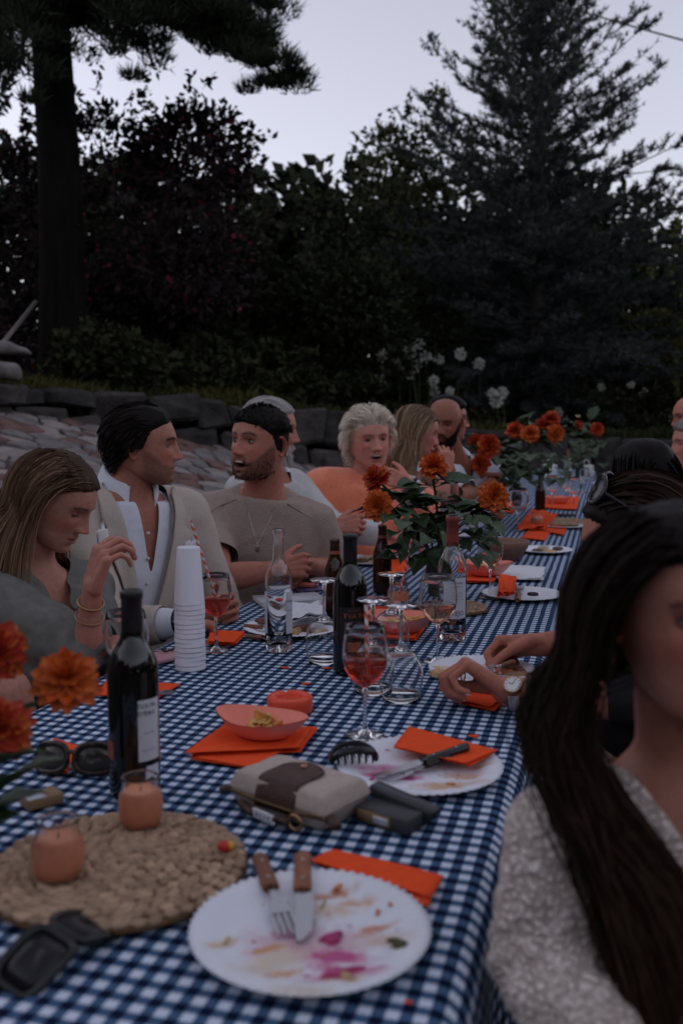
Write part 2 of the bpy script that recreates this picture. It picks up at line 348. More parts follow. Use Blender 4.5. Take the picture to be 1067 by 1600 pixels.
def head_mesh(h):
    P, C = head_surface(h); mb = MB(); mb.grid(P, cv=True, col=C.reshape(-1, 3), flip=True)
    skin = np.array(h['skin']); nc = P.shape[1]
    for sx in (-1, 1):                                    # ears
        a = np.linspace(0, 2 * np.pi, 22, endpoint=False)
        rr = [0.02, .3, .52, .68, .84, .96, 1.0, .92, .6]; hh = [-.0045, -.005, -.003, .0005, .0055, .0065, .002, -.005, -.013]
        lobe = 1 - .28 * np.clip(-np.sin(a), 0, 1); Q = []
        for r, z in zip(rr, hh):
            ex = r * .0185 * np.cos(a) * lobe + .002 * np.sin(a); ez = r * .0325 * np.sin(a)
            op = np.where((np.cos(a) > .55) & (r > .6), -.003, 0)
            Q.append(np.stack([np.full_like(a, 0) + z + op, ex, ez], -1))
        Q = np.array(Q) @ rz(R_(24)).T; Q[..., 0] *= sx
        Q = Q + A(sx * (.0705 * h.get('w', 1) + .004), -.016, -.004)
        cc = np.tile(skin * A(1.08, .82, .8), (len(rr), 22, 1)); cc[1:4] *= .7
        mb.grid(Q, cv=True, col=cc.reshape(-1, 3), flip=(sx > 0))
    eyes = MB(); lash = MB(); closed = h.get('lid', .0); gz = h.get('gaze', (0, 0))
    for sx in (-1, 1):
        i = np.argmin((P[..., 0] - sx * .031) ** 2 + (P[..., 2] - .007) ** 2 + (P[..., 1] < 0) * 9)
        ey = P.reshape(-1, 3)[i, 1]; ec = A(sx * .031, ey - .0050, .007); r = .0112
        Rm = rz(R_(gz[0])) @ rx(R_(gz[1])) @ rx(R_(-90))
        th = np.r_[0.02, .13, .16, .42, .46, np.linspace(.6, 2.6, 8)]; az = np.linspace(0, 2 * np.pi, 20, endpoint=False)
        Q = r * np.stack([np.outer(np.sin(th), np.cos(az)), np.outer(np.sin(th), np.sin(az)), np.repeat(np.cos(th)[:, None], 20, 1)], -1)
        col = np.full((len(th), 20, 3), .36); col[:2] = .004; col[2:4] = h.get('iris', (.035, .018, .010))
        eyes.grid(Q @ Rm.T + ec, cv=True, col=col.reshape(-1, 3))
        for up in (1, -1):
            aa = np.radians(np.linspace(-88, 88, 19)); e0 = np.radians((21 - closed * 42) if up > 0 else -17) * np.cos(aa) ** .7
            if up > 0: e0 = e0 + .10 * np.cos(aa)
            e1 = np.radians(85 * up); T = np.linspace(0, 1, 7)[:, None]; el = e0[None] * (1 - T) + e1 * T; rr = .0121 + .0006 * np.exp(-T * 6)
            L = np.stack([rr * np.sin(aa) * np.cos(el), rr * np.cos(aa) * np.cos(el), rr * np.sin(el)], -1) + ec
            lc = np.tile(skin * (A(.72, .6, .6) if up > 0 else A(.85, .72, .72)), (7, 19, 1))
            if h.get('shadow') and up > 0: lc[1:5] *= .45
            mb.grid(L, col=lc.reshape(-1, 3), flip=(up > 0))
            if up > 0 or h.get('shadow'): lash.tube(L[0][1:-1] * 1 + A(0, .0006, 0), [.0002] + [.0011 if up > 0 else .0006] * 15 + [.0002], 5)
    if h.get('mouth', 0) > .3:
        Q = [(x, .090 - 16 * x * x, -.0565) for x in np.linspace(-.014, .014, 9)]
        eyes.tube(Q, .0032, 6, col=(.60, .56, .50), flat=1)
    return mb, eyes, lash, P
def frame_head(h):
    return mat4(h['pos'], rz(R_(h['yaw'] - 90)) @ rx(R_(h.get('pitch', 0))) @ ry(R_(h.get('roll', 0))) * h.get('scale', 1.0))
def hand_mb(wr, d, n, side, curl=(20, 25, 28, 32), thumb=(.55, .6, .35), sc=1.0, spread=1.0, tcurl=20):
    """wrist, finger direction, palm normal, side +1: thumb on n x d side"""
    d = nrm(d); n = nrm(np.asarray(n) - d * (np.asarray(n) @ d)); s = np.cross(n, d) * side; mb = MB(); tips = []
    wr = np.asarray(wr, float); L = [(.042, .026, .021), (.046, .030, .022), (.043, .028, .021), (.033, .021, .018)]
    off = [.031, .0105, -.0095, -.0285]; fw = [.088, .092, .088, .080]; rad = [.0088, .0090, .0085, .0076]
    if np.isscalar(curl): curl = [curl] * 4
    for i in range(4):
        k = wr + (d * fw[i] + s * off[i]) * sc
        mb.cone(wr + (s * off[i] * .45 + d * .006) * sc, .0165 * sc, k, (rad[i] + .0028) * sc, 12)
        if i < 3: mb.cone(wr + (s * (off[i] + off[i + 1]) * .3 + d * .03) * sc, .014 * sc, wr + (d * (fw[i] - .012) + s * (off[i] + off[i + 1]) / 2) * sc, .0105 * sc, 12)
        c = curl[i]; c = c if isinstance(c, (tuple, list)) else (c, c * 1.15, c * .8)
        p = k; ang = 0; sp = (off[i] / .03) * R_(5) * spread
        for j in range(3):
            ang += R_(c[j]); dd = d * math.cos(ang) + n * math.sin(ang); dd = nrm(dd + s * math.sin(sp) * (1 if ang < 1.2 else .2))
            q = p + dd * L[i][j] * sc; mb.cone(p, (rad[i] - .0006 * j) * sc, q, (rad[i] - .0006 * (j + 1)) * sc, 12); p = q
        tips.append((p, dd, -n * math.cos(ang) + d * math.sin(ang)))
    b = wr + (d * .022 + s * .020) * sc; a_, b_, c_ = thumb
    t0 = nrm(d * a_ + s * b_ + n * c_); m1 = b + t0 * .044 * sc; mb.cone(b, .0165 * sc, m1, .0115 * sc, 12)
    t1 = nrm(t0 + (n * .5 - s * .5 + d * .3) * math.sin(R_(tcurl))); m2 = m1 + t1 * .033 * sc; mb.cone(m1, .0112 * sc, m2, .0095 * sc, 12)
    t2 = nrm(t1 + (n * .4 - s * .6 + d * .4) * math.sin(R_(tcurl))); m3 = m2 + t2 * .024 * sc; mb.cone(m2, .0096 * sc, m3, .0075 * sc, 12)
    tips.append((m3, t2, nrm(-n + s)))
    return mb, tips
RINGS = [(-.14, .155, .120), (0, .172, .130), (.22, .158, .118), (.45, .165, .122), (.66, .178, .122), (.80, .182, .112), (.90, .160, .092), (.97, .110, .074), (1.02, .072, .064)]
def torso_axes(b):
    H, N = A(*b['H']), A(*b['N']); u = nrm(N - H); f = A(math.cos(R_(b['ty'])), math.sin(R_(b['ty'])), 0); s = nrm(np.cross(u, f)); f = np.cross(s, u)
    return H, N, s, f, u
def torso_loft(mb, b, infl=0.0, lo=-.14, hi=1.05, flare=0.0):
    H, N, s, f, u = torso_axes(b); g = b.get('girth', 1.0); sw = b.get('sw', .178) / .178; P = []
    a = np.linspace(0, 2 * np.pi, 28, endpoint=False)
    for t, w, d in RINGS:
        if t < lo or t > hi: continue
        gg = g if t < .75 else 1; ww = w * (sw if t > .6 else .5 + .5 * sw) * gg + infl + flare * max(0, .6 - t); dd = d * gg + infl + flare * max(0, .6 - t)
        c = H + (N - H) * t - f * (.015 * math.sin(max(0, t) * np.pi)) + f * b.get('hunch', 0) * (max(0, t) ** 2 - t) * .0
        ca, sa = np.cos(a), np.sin(a)
        P.append(c + ww * (np.sign(ca) * np.abs(ca) ** .85)[:, None] * s + dd * (np.sign(sa) * np.abs(sa) ** .9)[:, None] * f)
    P = np.array(P); o = mb.n; mb.grid(P, cv=True)
    mb.f.append(tuple(o + i for i in range(28))[::-1]); mb.m.append(0); e = o + (len(P) - 1) * 28; mb.f.append(tuple(e + i for i in range(28))); mb.m.append(0)
    bu = b.get('bust', 0)
    if bu:
        for q in (-1, 1): mb.ell(H + (N - H) * .60 + s * q * .075 + f * (.075 + infl), (.066 * bu + infl, .066 * bu + infl, .068 * bu + infl))
def arm_joints(b, i):
    H, N, s, f, u = torso_axes(b); q = 1 if i == 0 else -1
    return N - u * b.get('sd', .055) + s * q * b.get('sw', .178) * .98, A(*b['arms'][i]['el']), A(*b['arms'][i]['wr'])
def skin_body(b, h, voxel):
    mb = MB(); H, N, s, f, u = torso_axes(b); torso_loft(mb, b); M = frame_head(h); ng = b.get('neck', .056)
    base = xf(M, A(0, -.026, -.050)[None])[0]; mb.cone(N - u * .05, ng * 1.12, base, ng * .92, 20); mb.cone(N - u * .03, ng * 1.05, (N + base) / 2 - f * .006, ng * .98, 20)
    for q in (0, 1):
        S, E, Wr = arm_joints(b, q); g = b.get('armr', 1.0)
        mb.cone(N - u * .045, .05, S, .056 * g); mb.cone(N + u * (b.get('trap', .0) - .02) + s * (.03 if q == 0 else -.03), .035, S - u * .01, .045 * g); mb.cone(S, .055 * g, E, .041 * g); mb.cone(S - u * .02 + (E - S) * .2, .053 * g, (S + E) / 2, .048 * g); mb.cone(E, .041 * g, E + (Wr - E) * .35, .041 * g); mb.cone(E + (Wr - E) * .35, .041 * g, Wr, .0255 * g)
        lk = b.get('legs'); k = (lk[q] if lk else H + f * .43 + s * (.11 if q == 0 else -.11) + A(0, 0, .03)); hp = H + s * (.09 if q == 0 else -.09) - u * .02
        ft = b['feet'][q] if 'feet' in b else A(k[0] - f[0] * .02, k[1] - f[1] * .02, .09)
        mb.cone(hp, .085, k, .057); mb.cone(k, .055, ft, .036); mb.cone(ft - A(0, 0, .03), .038, ft + f * .15 - A(0, 0, .05), .034)
    v, fc, _ = remesh(mb, voxel, 4)
    return v, fc
def relax_edge(v, f, it=10):
    e = np.concatenate([f[:, [0, 1]], f[:, [1, 2]], f[:, [2, 3]], f[:, [3, 0]]]); e = e[e[:, 0] != e[:, 1]]; e.sort(1)
    u, c = np.unique(e, axis=0, return_counts=True); b = u[c == 1]
    cnt = np.bincount(b.ravel(), minlength=len(v)); m = cnt >= 2
    for _ in range(it):
        a = np.zeros_like(v); np.add.at(a, b[:, 0], v[b[:, 1]]); np.add.at(a, b[:, 1], v[b[:, 0]]); v = np.where(m[:, None], .4 * v + .6 * a / np.maximum(cnt, 1)[:, None], v)
    return v
PEOPLE = []
def person(label, h, b, voxel=.007, group=None, clothes=(), skinmat=None):
    h['skin'] = tuple(np.array(h['skin']) * A(1.08, .88, .86)); L = A(b['H'][0], b['H'][1], 0); M = frame_head(h); skin = np.array(h['skin'])
    mb = MB(); v, fc = skin_body(b, h, voxel); nz = 1 + .10 * vn(v, 22, 1) + .05 * vn(v, 70, 2)
    mb.add(v, fc, col=skin * nz[:, None] * A(.98, .94, .93)); tips = []
    for q in (0, 1):
        S, E, Wr = arm_joints(b, q); hs = b['arms'][q].get('hand')
        if hs:
            hs = dict(hs); vx = hs.pop('voxel', .0028); d = hs.pop('d', Wr - E); nn_ = hs.pop('n'); side = 1 if q == 0 else -1
            hb, tp = hand_mb(Wr, d, nn_, side, **hs); hb.cone(Wr - nrm(Wr - E) * .05, .0285 * b.get('armr', 1), Wr + nrm(A(*d)) * .012, .025 * b.get('armr', 1), 14)
            hv, hf, _ = remesh(hb, vx, 5); mb.add(hv, hf, col=skin * A(1.0, .90, .88) * (1 + .10 * vn(hv, 60, 3)[:, None])); tips.append(tp)
        else: tips.append([])
    hm, eyes, lash, P = head_mesh(h); hv = xf(M, hm.arr()); mb.add(hv, hm.f, col=np.concatenate(hm.c))
    o = mb.build('person', skinmat or pm('skin', attr=True, rough=.46, var=.10, scale=90, bump=.25, bscale=320, sss=.12, spec=.28), off=L)
    o.location = L; tag(o, label, 'person', group)
    e2 = MB(); e2.add(xf(M, eyes.arr()), eyes.f, col=np.concatenate(eyes.c)); e2.build('eyes', pm('eye', attr=True, rough=.12), o, off=L)
    if lash.n and h.get('lashes', True): l2 = MB(); l2.add(xf(M, lash.arr()), lash.f); l2.build('eyelashes', pm('lash', (.006, .005, .005), .6), o, off=L)
    return dict(o=o, L=L, M=M, P=P, h=h, b=b, tips=tips)
def garment(p, name, mat, infl=.015, sleeve=(1.0, 1.0), srad=(.064, .054, .036), cut=None, fold=.004, voxel=.007, lo=-.14, hi=1.0, flare=0.0, extra=None, seed=0, solid=0, fs=16, smooth=5, colf=None, scut=None):
    """a cloth shell round torso and arms; sleeve: how far along the arm it reaches (1 wrist, .5 elbow)"""
    b = p['b']; H, N, s, f, u = torso_axes(b); mb = MB(); torso_loft(mb, b, infl, lo, hi, flare); arms = []
    for q in (0, 1):
        S, E, Wr = arm_joints(b, q); sl = sleeve[q]
        mb.cone(N - u * .04, .045 + infl, S, srad[0]); mb.cone(N + u * (b.get('trap', .0) - .02) + s * (.03 if q == 0 else -.03), .035 + infl, S - u * .01, srad[0] * .8)
        if sl <= 0: arms.append(None); continue
        if sl <= .5:
            e = S + (E - S) * min(1, sl * 2 + .12); mb.cone(S, srad[0], e, srad[1]); arms.append((S, nrm(E - S), np.linalg.norm(E - S) * sl * 2))
        else:
            mb.cone(S, srad[0], E, srad[1]); e = E + (Wr - E) * ((sl - .5) * 2 + .1); mb.cone(E, srad[1], e, srad[2]); arms.append((E, nrm(Wr - E), np.linalg.norm(Wr - E) * (sl - .5) * 2))
    if extra: extra(mb, H, N, s, f, u)
    v, fc, n = remesh(mb, voxel, smooth)
    loc = np.stack([(v - N) @ s, (v - N) @ f, (v - N) @ u], -1)
    st = A(1, 1, 1); wr_ = vn(v + vn(v, 6, 5)[:, None] * .05, fs, seed) * .6 + (1 - np.abs(vn(v + vn(v, 9, 8)[:, None] * .03, fs * 1.6, seed + 1)) * 2) * .5 + vn(v, fs * 4, seed + 2) * .15
    for q in (0, 1):                                           # bunched folds inside the elbows
        S, E, Wr = arm_joints(b, q); r = np.linalg.norm(v - E, axis=1); tt = (v - E) @ nrm(Wr - S); wr_ = wr_ + np.exp(-(r / .09) ** 2) * np.sin(tt * 190 + vn(v, 20, 3) * 3) * .8
    v = v + n * (fold * wr_)[:, None]
    fcn = loc[fc].mean(1); cen = v[fc].mean(1); keep = np.ones(len(fc), bool)
    if cut is not None: keep &= ~cut(fcn)
    for ar in arms:
        if ar is None: continue
        tt = (cen - ar[0]) @ ar[1]; rr = np.linalg.norm(cen - ar[0] - tt[:, None] * ar[1], axis=1); keep &= ~((tt > ar[2]) & (rr < max(srad) + .02) & (tt < ar[2] + .12))
    keep &= fcn[:, 2] > -np.linalg.norm(N - H) * (1 - lo) + .02
    v2, f2, used = drop_faces(v, fc, keep); v2 = relax_edge(v2, f2)
    g = MB(); g.add(v2, f2, col=None if colf is None else colf(loc[used]))
    o = g.build(name, mat, p['o'], off=p['L'], solid=solid)
    p[name] = (v, loc); return o
def front_b(p, name, a, c):
    v, loc = p[name]; m = (loc[:, 1] > -.02) & (loc[:, 1] < .185) & (np.abs(loc[:, 0]) < .21); q = loc[m]; a = np.asarray(a, float); c = np.asarray(c, float); out = np.zeros(a.shape)
    for i in np.ndindex(a.shape):
        dd = (q[:, 0] - a[i]) ** 2 + (q[:, 2] - c[i]) ** 2; k = np.argpartition(dd, 8)[:8]; out[i] = q[k, 1].max()
    return out
def local_to_world(p, Q):
    H, N, s, f, u = torso_axes(p['b']); return N + Q[..., 0:1] * s + Q[..., 1:2] * f + Q[..., 2:3] * u
def collar(p, name, mat, r=.066, stand=.035, leaf=.045, point=.035, opening=32, tilt=.18, leafout=.022):
    a = np.radians(np.linspace(opening, 360 - opening, 50)); fr = np.abs(np.cos(a / 2)) ; k = np.clip((np.cos(a) - .1) / .9, 0, 1); rows = []
    for rr, c in ((r, -.025), (r, stand * .5), (r - .002, stand), (r + .004, stand + .003), (r + .010, stand - .006), (r + leafout * .8, stand - leaf * .55), (r + leafout, stand - leaf)):
        lf = 0 if rr <= r + .001 else k * point * ((stand + .003 - c) / leaf)
        R2 = rr + k * .012 * (0 if rr <= r else 1)
        rows.append(np.stack([np.sin(a) * R2 * 1.02, np.cos(a) * R2 - .012 + tilt * .0, c - lf - tilt * .16 * np.cos(a)], -1))
    Q = local_to_world(p, np.array(rows)); g = MB(); g.grid(Q)
    return g.build(name, mat, p['o'], off=p['L'], solid=.002)
# ---------------------------------------------------------------- hair
def scalp_roots(p, zh, n, rng):
    P = p['P']; X, Y, Z = P[..., 0], P[..., 1], P[..., 2]
    m = Z > np.interp(np.degrees(np.abs(np.arctan2(X, Y))), [0, 40, 70, 85, 100, 120, 180], zh)
    dz = np.linalg.norm(np.gradient(P, axis=0), axis=-1); da = np.linalg.norm(np.gradient(P, axis=1), axis=-1); w = (m * dz * da)[1:-1].ravel(); w /= w.sum()
    nm = nrm(np.cross(np.gradient(P, axis=1), np.gradient(P, axis=0))); i = rng.choice(len(w), n, p=w)
    pts = P[1:-1].reshape(-1, 3)[i] + rng.normal(0, .0012, (n, 3)); nn_ = nm[1:-1].reshape(-1, 3)[i]; nn_ *= np.sign((nn_ * (pts - A(0, -.01, 0))).sum(1))[:, None]
    return pts, nn_
def hair_cap(p, zh, thick, mat, col, seed=1, shape=None, ramp=2.2):
    P = p['P']; X, Y, Z = P[..., 0], P[..., 1], P[..., 2]; ang = np.degrees(np.abs(np.arctan2(X, Y)))
    zl = np.interp(ang, [0, 40, 70, 85, 100, 120, 180], zh); nm = nrm(np.cross(np.gradient(P, axis=1), np.gradient(P, axis=0))); cen = P - A(0, -.01, 0); nm *= np.sign((nm * cen).sum(-1))[..., None]
    nm[0] = A(0, 0, 1); th = np.clip((Z - zl + .002) * ramp, -.003, 1) ; th = np.minimum(th, thick * (1 if shape is None else shape(P)))
    th = th + (th > .002) * (vn(P * A(60, 8, 14), 1.2, seed) * .0018 + vn(P * A(240, 22, 40), 1.0, seed + 2) * .0014)
    Q = P + nm * th[..., None]; keep = (Z > zl - .004)
    nr, nc = Z.shape; I = np.arange(nr * nc).reshape(nr, nc); f = np.stack([I[:-1], I[1:], np.roll(I, -1, 1)[1:], np.roll(I, -1, 1)[:-1]], -1).reshape(-1, 4)
    kf = keep.ravel()[f].any(1); v2, f2, used = drop_faces(Q.reshape(-1, 3), f, kf); v2 = relax_edge(v2, f2, 12)
    g = MB(); c = np.asarray(col) * (1 + .25 * vn(v2 * A(90, 10, 20), 1, seed) + .5 * vn(v2 * A(300, 20, 40), 1, seed + 3)).clip(.2)[:, None]; g.add(xf(p['M'], v2), f2, col=c); return g
def strands(g, S, r0, r1, col0, col1, rng, var=.25, hl=None, hlk=0.0):
    n, K = S.shape[:2]; t = nrm(np.gradient(S, axis=1)); ref = nrm(rng.normal(0, 1, (n, 1, 3))); u = nrm(np.cross(t, ref)); w = np.cross(t, u)
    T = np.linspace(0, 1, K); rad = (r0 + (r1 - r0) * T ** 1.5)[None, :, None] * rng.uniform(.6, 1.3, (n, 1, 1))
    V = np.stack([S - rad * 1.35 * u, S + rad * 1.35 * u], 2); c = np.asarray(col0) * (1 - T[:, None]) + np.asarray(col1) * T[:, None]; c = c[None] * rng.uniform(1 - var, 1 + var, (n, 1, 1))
    if hl is not None:
        mk = (rng.random((n, 1, 1)) < hlk) * T[None, :, None] ** .5; c = c * (1 - mk) + np.asarray(hl) * mk
    I = np.arange(n * K * 2).reshape(n, K, 2); f = np.stack([I[:, :-1, 0], I[:, 1:, 0], I[:, 1:, 1], I[:, :-1, 1]], -1).reshape(-1, 4)
    g.add(V.reshape(-1, 3), f, col=np.repeat(c[:, :, None], 2, 2).reshape(-1, 3))
def grow(p, zh, n, length, comb, steps=12, lift=.5, grav=.25, curl=0.0, vol=(.0, .02), seed=1, stiff=.6, wave=0.0, jitter=.15, filt=None, cdecay=.8, colliders=True, rootfn=None, er=None, hug=None, lenf=None, clampf=None, mz=.85):
    """strands from the scalp: comb(root, normal, t) gives the way they are combed, in the head's frame"""
    rng = np.random.default_rng(seed); r, nn_ = scalp_roots(p, zh, n, rng)
    if filt is not None: k = filt(r); r, nn_ = r[k], nn_[k]
    n = len(r); M = p['M']; Rm = M[:3, :3]; Mi = np.linalg.inv(M); sc = p['h'].get('scale', 1.0)
    H, N, s, f, u = torso_axes(p['b']); ln = length * rng.uniform(.75, 1.1, (n, 1)); ln = ln if lenf is None else ln * lenf(r)[:, None]; st = ln / steps; d = nrm(nn_ * lift + nrm(comb(r, nn_, 0.)) + rng.normal(0, jitter, (n, 3))); dw = nrm(d @ Rm.T)
    pw = xf(M, r); S = [pw.copy()]; mg = rng.uniform(vol[0], vol[1], (n, 1)); ph = rng.uniform(0, 6.28, (n, 1)); E = np.asarray(er if er is not None else (.0775, .102, .106)); EC = A(0, -.006, .008)
    sw = b_sw = p['b'].get('sw', .178)
    for i in range(steps):
        t = (i + 1) / steps; cw = nrm(nrm(comb(r, nn_, t)) @ Rm.T)
        dw = nrm(stiff * dw + (1 - stiff) * (cw * cdecay ** i + A(0, 0, -1) * grav * (1 + 3 * t) + rng.normal(0, curl, (n, 3))))
        dd = dw
        if wave: dd = nrm(dw + wave * np.cross(dw, A(.3, .8, .2)) * np.sin(ph + t * 22))
        pw = pw + dd * st
        if colliders:
            q = xf(Mi, pw) - EC; e = E + mg * t ** .3 * A(1, 1, mz); rr = np.linalg.norm(q / e, axis=1, keepdims=True); ok = q[:, 2:3] > -.12; q = np.where((rr < 1) & ok, q / np.maximum(rr, .05), q)
            if hug is not None:
                e3 = e + hug * (.3 + .7 * t); r3 = np.linalg.norm(q / e3, axis=1, keepdims=True); hk = np.clip((q[:, 2:3] + .10) / .06, 0, 1); q = np.where(r3 > 1, q * (1 - hk) + hk * q / np.maximum(r3, .05), q)
            pw = xf(M, q + EC)
            l = np.stack([(pw - N) @ s, (pw - N) @ f, (pw - N) @ u], -1); l = l if clampf is None else clampf(l); l = l + A(0, .01, .22); e2 = A(sw + .045, .15, .255) + mg * .6; rr = np.linalg.norm(l / e2, axis=1, keepdims=True); l2 = np.where(rr < 1, l / np.maximum(rr, .05), l)
            if clampf is not None: bq = e2[:, 1] * np.sqrt(np.clip(1 - (l[:, 0] / e2[:, 0]) ** 2 - (l[:, 2] / e2[:, 2]) ** 2, 0, 1)); l2 = np.stack([l[:, 0], np.where((l[:, 1] > 0) & (l[:, 2] < .20), np.maximum(l[:, 1], bq), l2[:, 1]), l[:, 2]], 1)
            pw = N + (l2[:, 0:1]) * s + (l2[:, 1:2] - .01) * f + (l2[:, 2:3] - .22) * u
        S.append(pw.copy())
    return np.stack(S, 1), rng
# ================================================================ SETTING: ground, paving, wall
def gz(x, y):
    """height of the ground: level round the table, rising to the left behind the diners"""
    k = np.clip((-1.75 - x) / .75, 0, 1); k = k * k * (3 - 2 * k); return k * (np.maximum(.28 * -x + .11, 0))
WALLP = [(-9.5, 6.0), (-4.75, 6.35), (-3.72, 7.9), (-2.62, 9.0), (-.9, 11.6), (1.5, 12.7), (9, 13.6)]
WTOP = [1.80, 1.62, 1.50, 1.36, 1.12, 1.05, 1.05]
earth = pm('earth', (.085, .068, .06), .95, .3, 6, .8, 40)
xs = np.r_[-200, -60, -25, -12, np.linspace(-9, 9, 73), 12, 25, 60, 200]; ys = np.r_[-60, -20, -6, np.linspace(-3, 18, 85), 25, 50, 110, 300]
XX, YY = np.meshgrid(xs, ys, indexing='ij'); ZZ = gz(XX, YY) * np.where(XX < -9, np.clip(1 + (XX + 9) / 60, .3, 1), 1)
def wall_y(x): return np.interp(x, [p[0] for p in WALLP], [p[1] for p in WALLP])
wt = np.interp(XX, [p[0] for p in WALLP], WTOP); ZZ = np.where(YY > wall_y(XX) + .25, np.maximum(ZZ, wt - .12), ZZ)
g = MB(); g.grid(np.stack([XX, YY, ZZ + .01 * vn(np.stack([XX, YY, XX * 0], -1), 1.5, 1)], -1)); tag(g.build('ground', earth), kind='structure')
# flagstones: cells of a jittered lattice clipped against their neighbours
pave = bpy.data.objects.new('paving', None); COL.objects.link(pave); tag(pave, kind='structure')
rngp = np.random.default_rng(11)
def clip(poly, m, n):
    out = []
    for i in range(len(poly)):
        a, b = poly[i], poly[(i + 1) % len(poly)]; da, db = (a - m) @ n, (b - m) @ n
        if da <= 0: out.append(a)
        if da * db < 0: out.append(a + (b - a) * da / (da - db))
    return out
pitch = .19; seeds = []
for i in range(40):
    for j in range(47):
        p_ = A(-7.2 + i * pitch * 1.12 + (j % 2) * .12, 2.3 + j * pitch * .88) + rngp.uniform(-.08, .08, 2)
        d_ = A(p_[0], p_[1]); ang = math.degrees(math.atan2(-d_[0], d_[1])); px = 533.5 - 1500 * math.tan(R_(ang - 15.4))
        if p_[0] < -2.0 and p_[1] < wall_y(p_[0]) - .18 and -160 < px < 600: seeds.append((np.hypot(*d_), p_))
seeds.sort(key=lambda q: q[0]); SP = np.array([q[1] for q in seeds])
stm = [pm('flagstone_grey', (.19, .172, .168), .85, .28, 9, 1.0, 28, bdist=.014), pm('flagstone_red', (.165, .10, .085), .88, .3, 9, 1.0, 28, bdist=.014), pm('flagstone_pale', (.28, .245, .23), .85, .22, 9, 1.0, 28, bdist=.014)]
rest = MB()
for k, c in enumerate(SP):
    dd = np.linalg.norm(SP - c, axis=1); poly = [c + A(*q) * .21 for q in ((-1, -1), (1, -1), (1, 1), (-1, 1))]
    for n_ in np.argsort(dd)[1:13]: v_ = SP[n_] - c; poly = clip(poly, c + v_ * (.5 - .012 / dd[n_]), v_ / dd[n_])
    if len(poly) < 3: continue
    poly = np.array(poly); m = len(poly); h_ = rngp.uniform(.006, .028); tl = rngp.normal(0, .04, 2)
    rings_ = []
    for sc_, zz in ((1.0, -.04), (1.0, h_ * .55), (.86, h_), (.4, h_ + .006)):
        q = c + (poly - c) * sc_; rings_.append(np.stack([q[:, 0], q[:, 1], gz(q[:, 0], q[:, 1]) + zz + (q - c) @ tl * (zz > 0)], -1))
    s_ = MB(); s_.grid(np.array(rings_), cv=True); s_.f.append(tuple(3 * m + i for i in range(m))); s_.m.append(0)
    mi = rngp.choice(3, p=[.45, .27, .28])
    if k < 298: s_.build('flagstone', stm[mi], pave, smooth=False)
    else:
        for q in s_.f: pass
        rest.add(s_.arr(), s_.f, mi)
o = rest.build('far_flagstones', stm, pave, smooth=False); o['kind'] = 'stuff'
# dry stone retaining wall
wall = thing('retaining_wall', (-2.6, 9.0, .8), 'low dark stone retaining wall holding up the planted bank', 'wall')
bmt = [pm('wall_stone', (.066, .060, .056), .92, .35, 7, 1.0, 14, spec=.15, bdist=.03), pm('wall_stone_dark', (.045, .042, .04), .94, .35, 7, 1.0, 14, spec=.15, bdist=.03)]
for k in range(len(WALLP) - 1):
    a, b_ = A(*WALLP[k]), A(*WALLP[k + 1]); L_ = np.linalg.norm(b_ - a); d = (b_ - a) / L_; nn_ = A(d[1], -d[0]); t = 0
    if k in (0, 5): pass
    vis = k not in (0,)
    rows = 2
    for r in range(rows):
        t = -rngp.uniform(0, .3)
        while t < L_:
            w_ = rngp.uniform(.22, .6) if vis and k < 5 else rngp.uniform(.8, 1.4)
            m = a + d * min(t + w_ / 2, L_); zt = np.interp(min(t + w_ / 2, L_) / L_, [0, 1], [WTOP[k], WTOP[k + 1]]); zb = max(min(float(gz(*(m + nn_ * .3))) - .1, zt - .4), -.1); hh = (zt - zb) / rows
            c_ = A(*(m + nn_ * rngp.normal(0, .03)), zb + hh * (r + .5) + rngp.normal(0, .012))
            s_ = MB(); s_.box(c_, (w_ - .03, .36 + rngp.uniform(-.05, .08), hh - .02 + rngp.uniform(-.03, .02)), rz(math.atan2(d[1], d[0]) + rngp.normal(0, .04)) @ ry(rngp.normal(0, .03)), bev=.03, seg=1)
            q_ = s_.v[-1]; s_.v[-1] = q_ + .06 * np.stack([vn(q_, 6, 3), vn(q_, 6, 8), vn(q_, 7, 5)], -1); s_.build('stone', bmt[int(rngp.random() < .4)], wall, smooth=False, off=wall.location); t += w_
for c_, sz in ((dep(22, 545, 7.6), (.26, .18, .09)), (dep(2, 578, 7.3), (.3, .25, .12))):
    s_ = MB(); s_.box(c_, sz, rz(.4) @ ry(.15), bev=.04, seg=2); s_.v[-1] += .03 * vn(s_.v[-1], 8, 2)[:, None]; tag(s_.build('boulder', stm[0]), 'pale rock lying on top of the wall at the left edge' if sz[0] < .28 else 'lower grey rock under the pale one at the left edge', 'rock')
s_ = MB(); s_.tube(np.array([dep(-8, 552, 7.7), dep(26, 510, 7.75), dep(58, 470, 7.8)]), .018, 8); tag(s_.build('wooden_post', pm('weathered_wood', (.16, .15, .14), .9, .2, 30, .6, 90, aniso=(1, 1, .2))), 'pale leaning wooden post by the pine trunk at left', 'post')

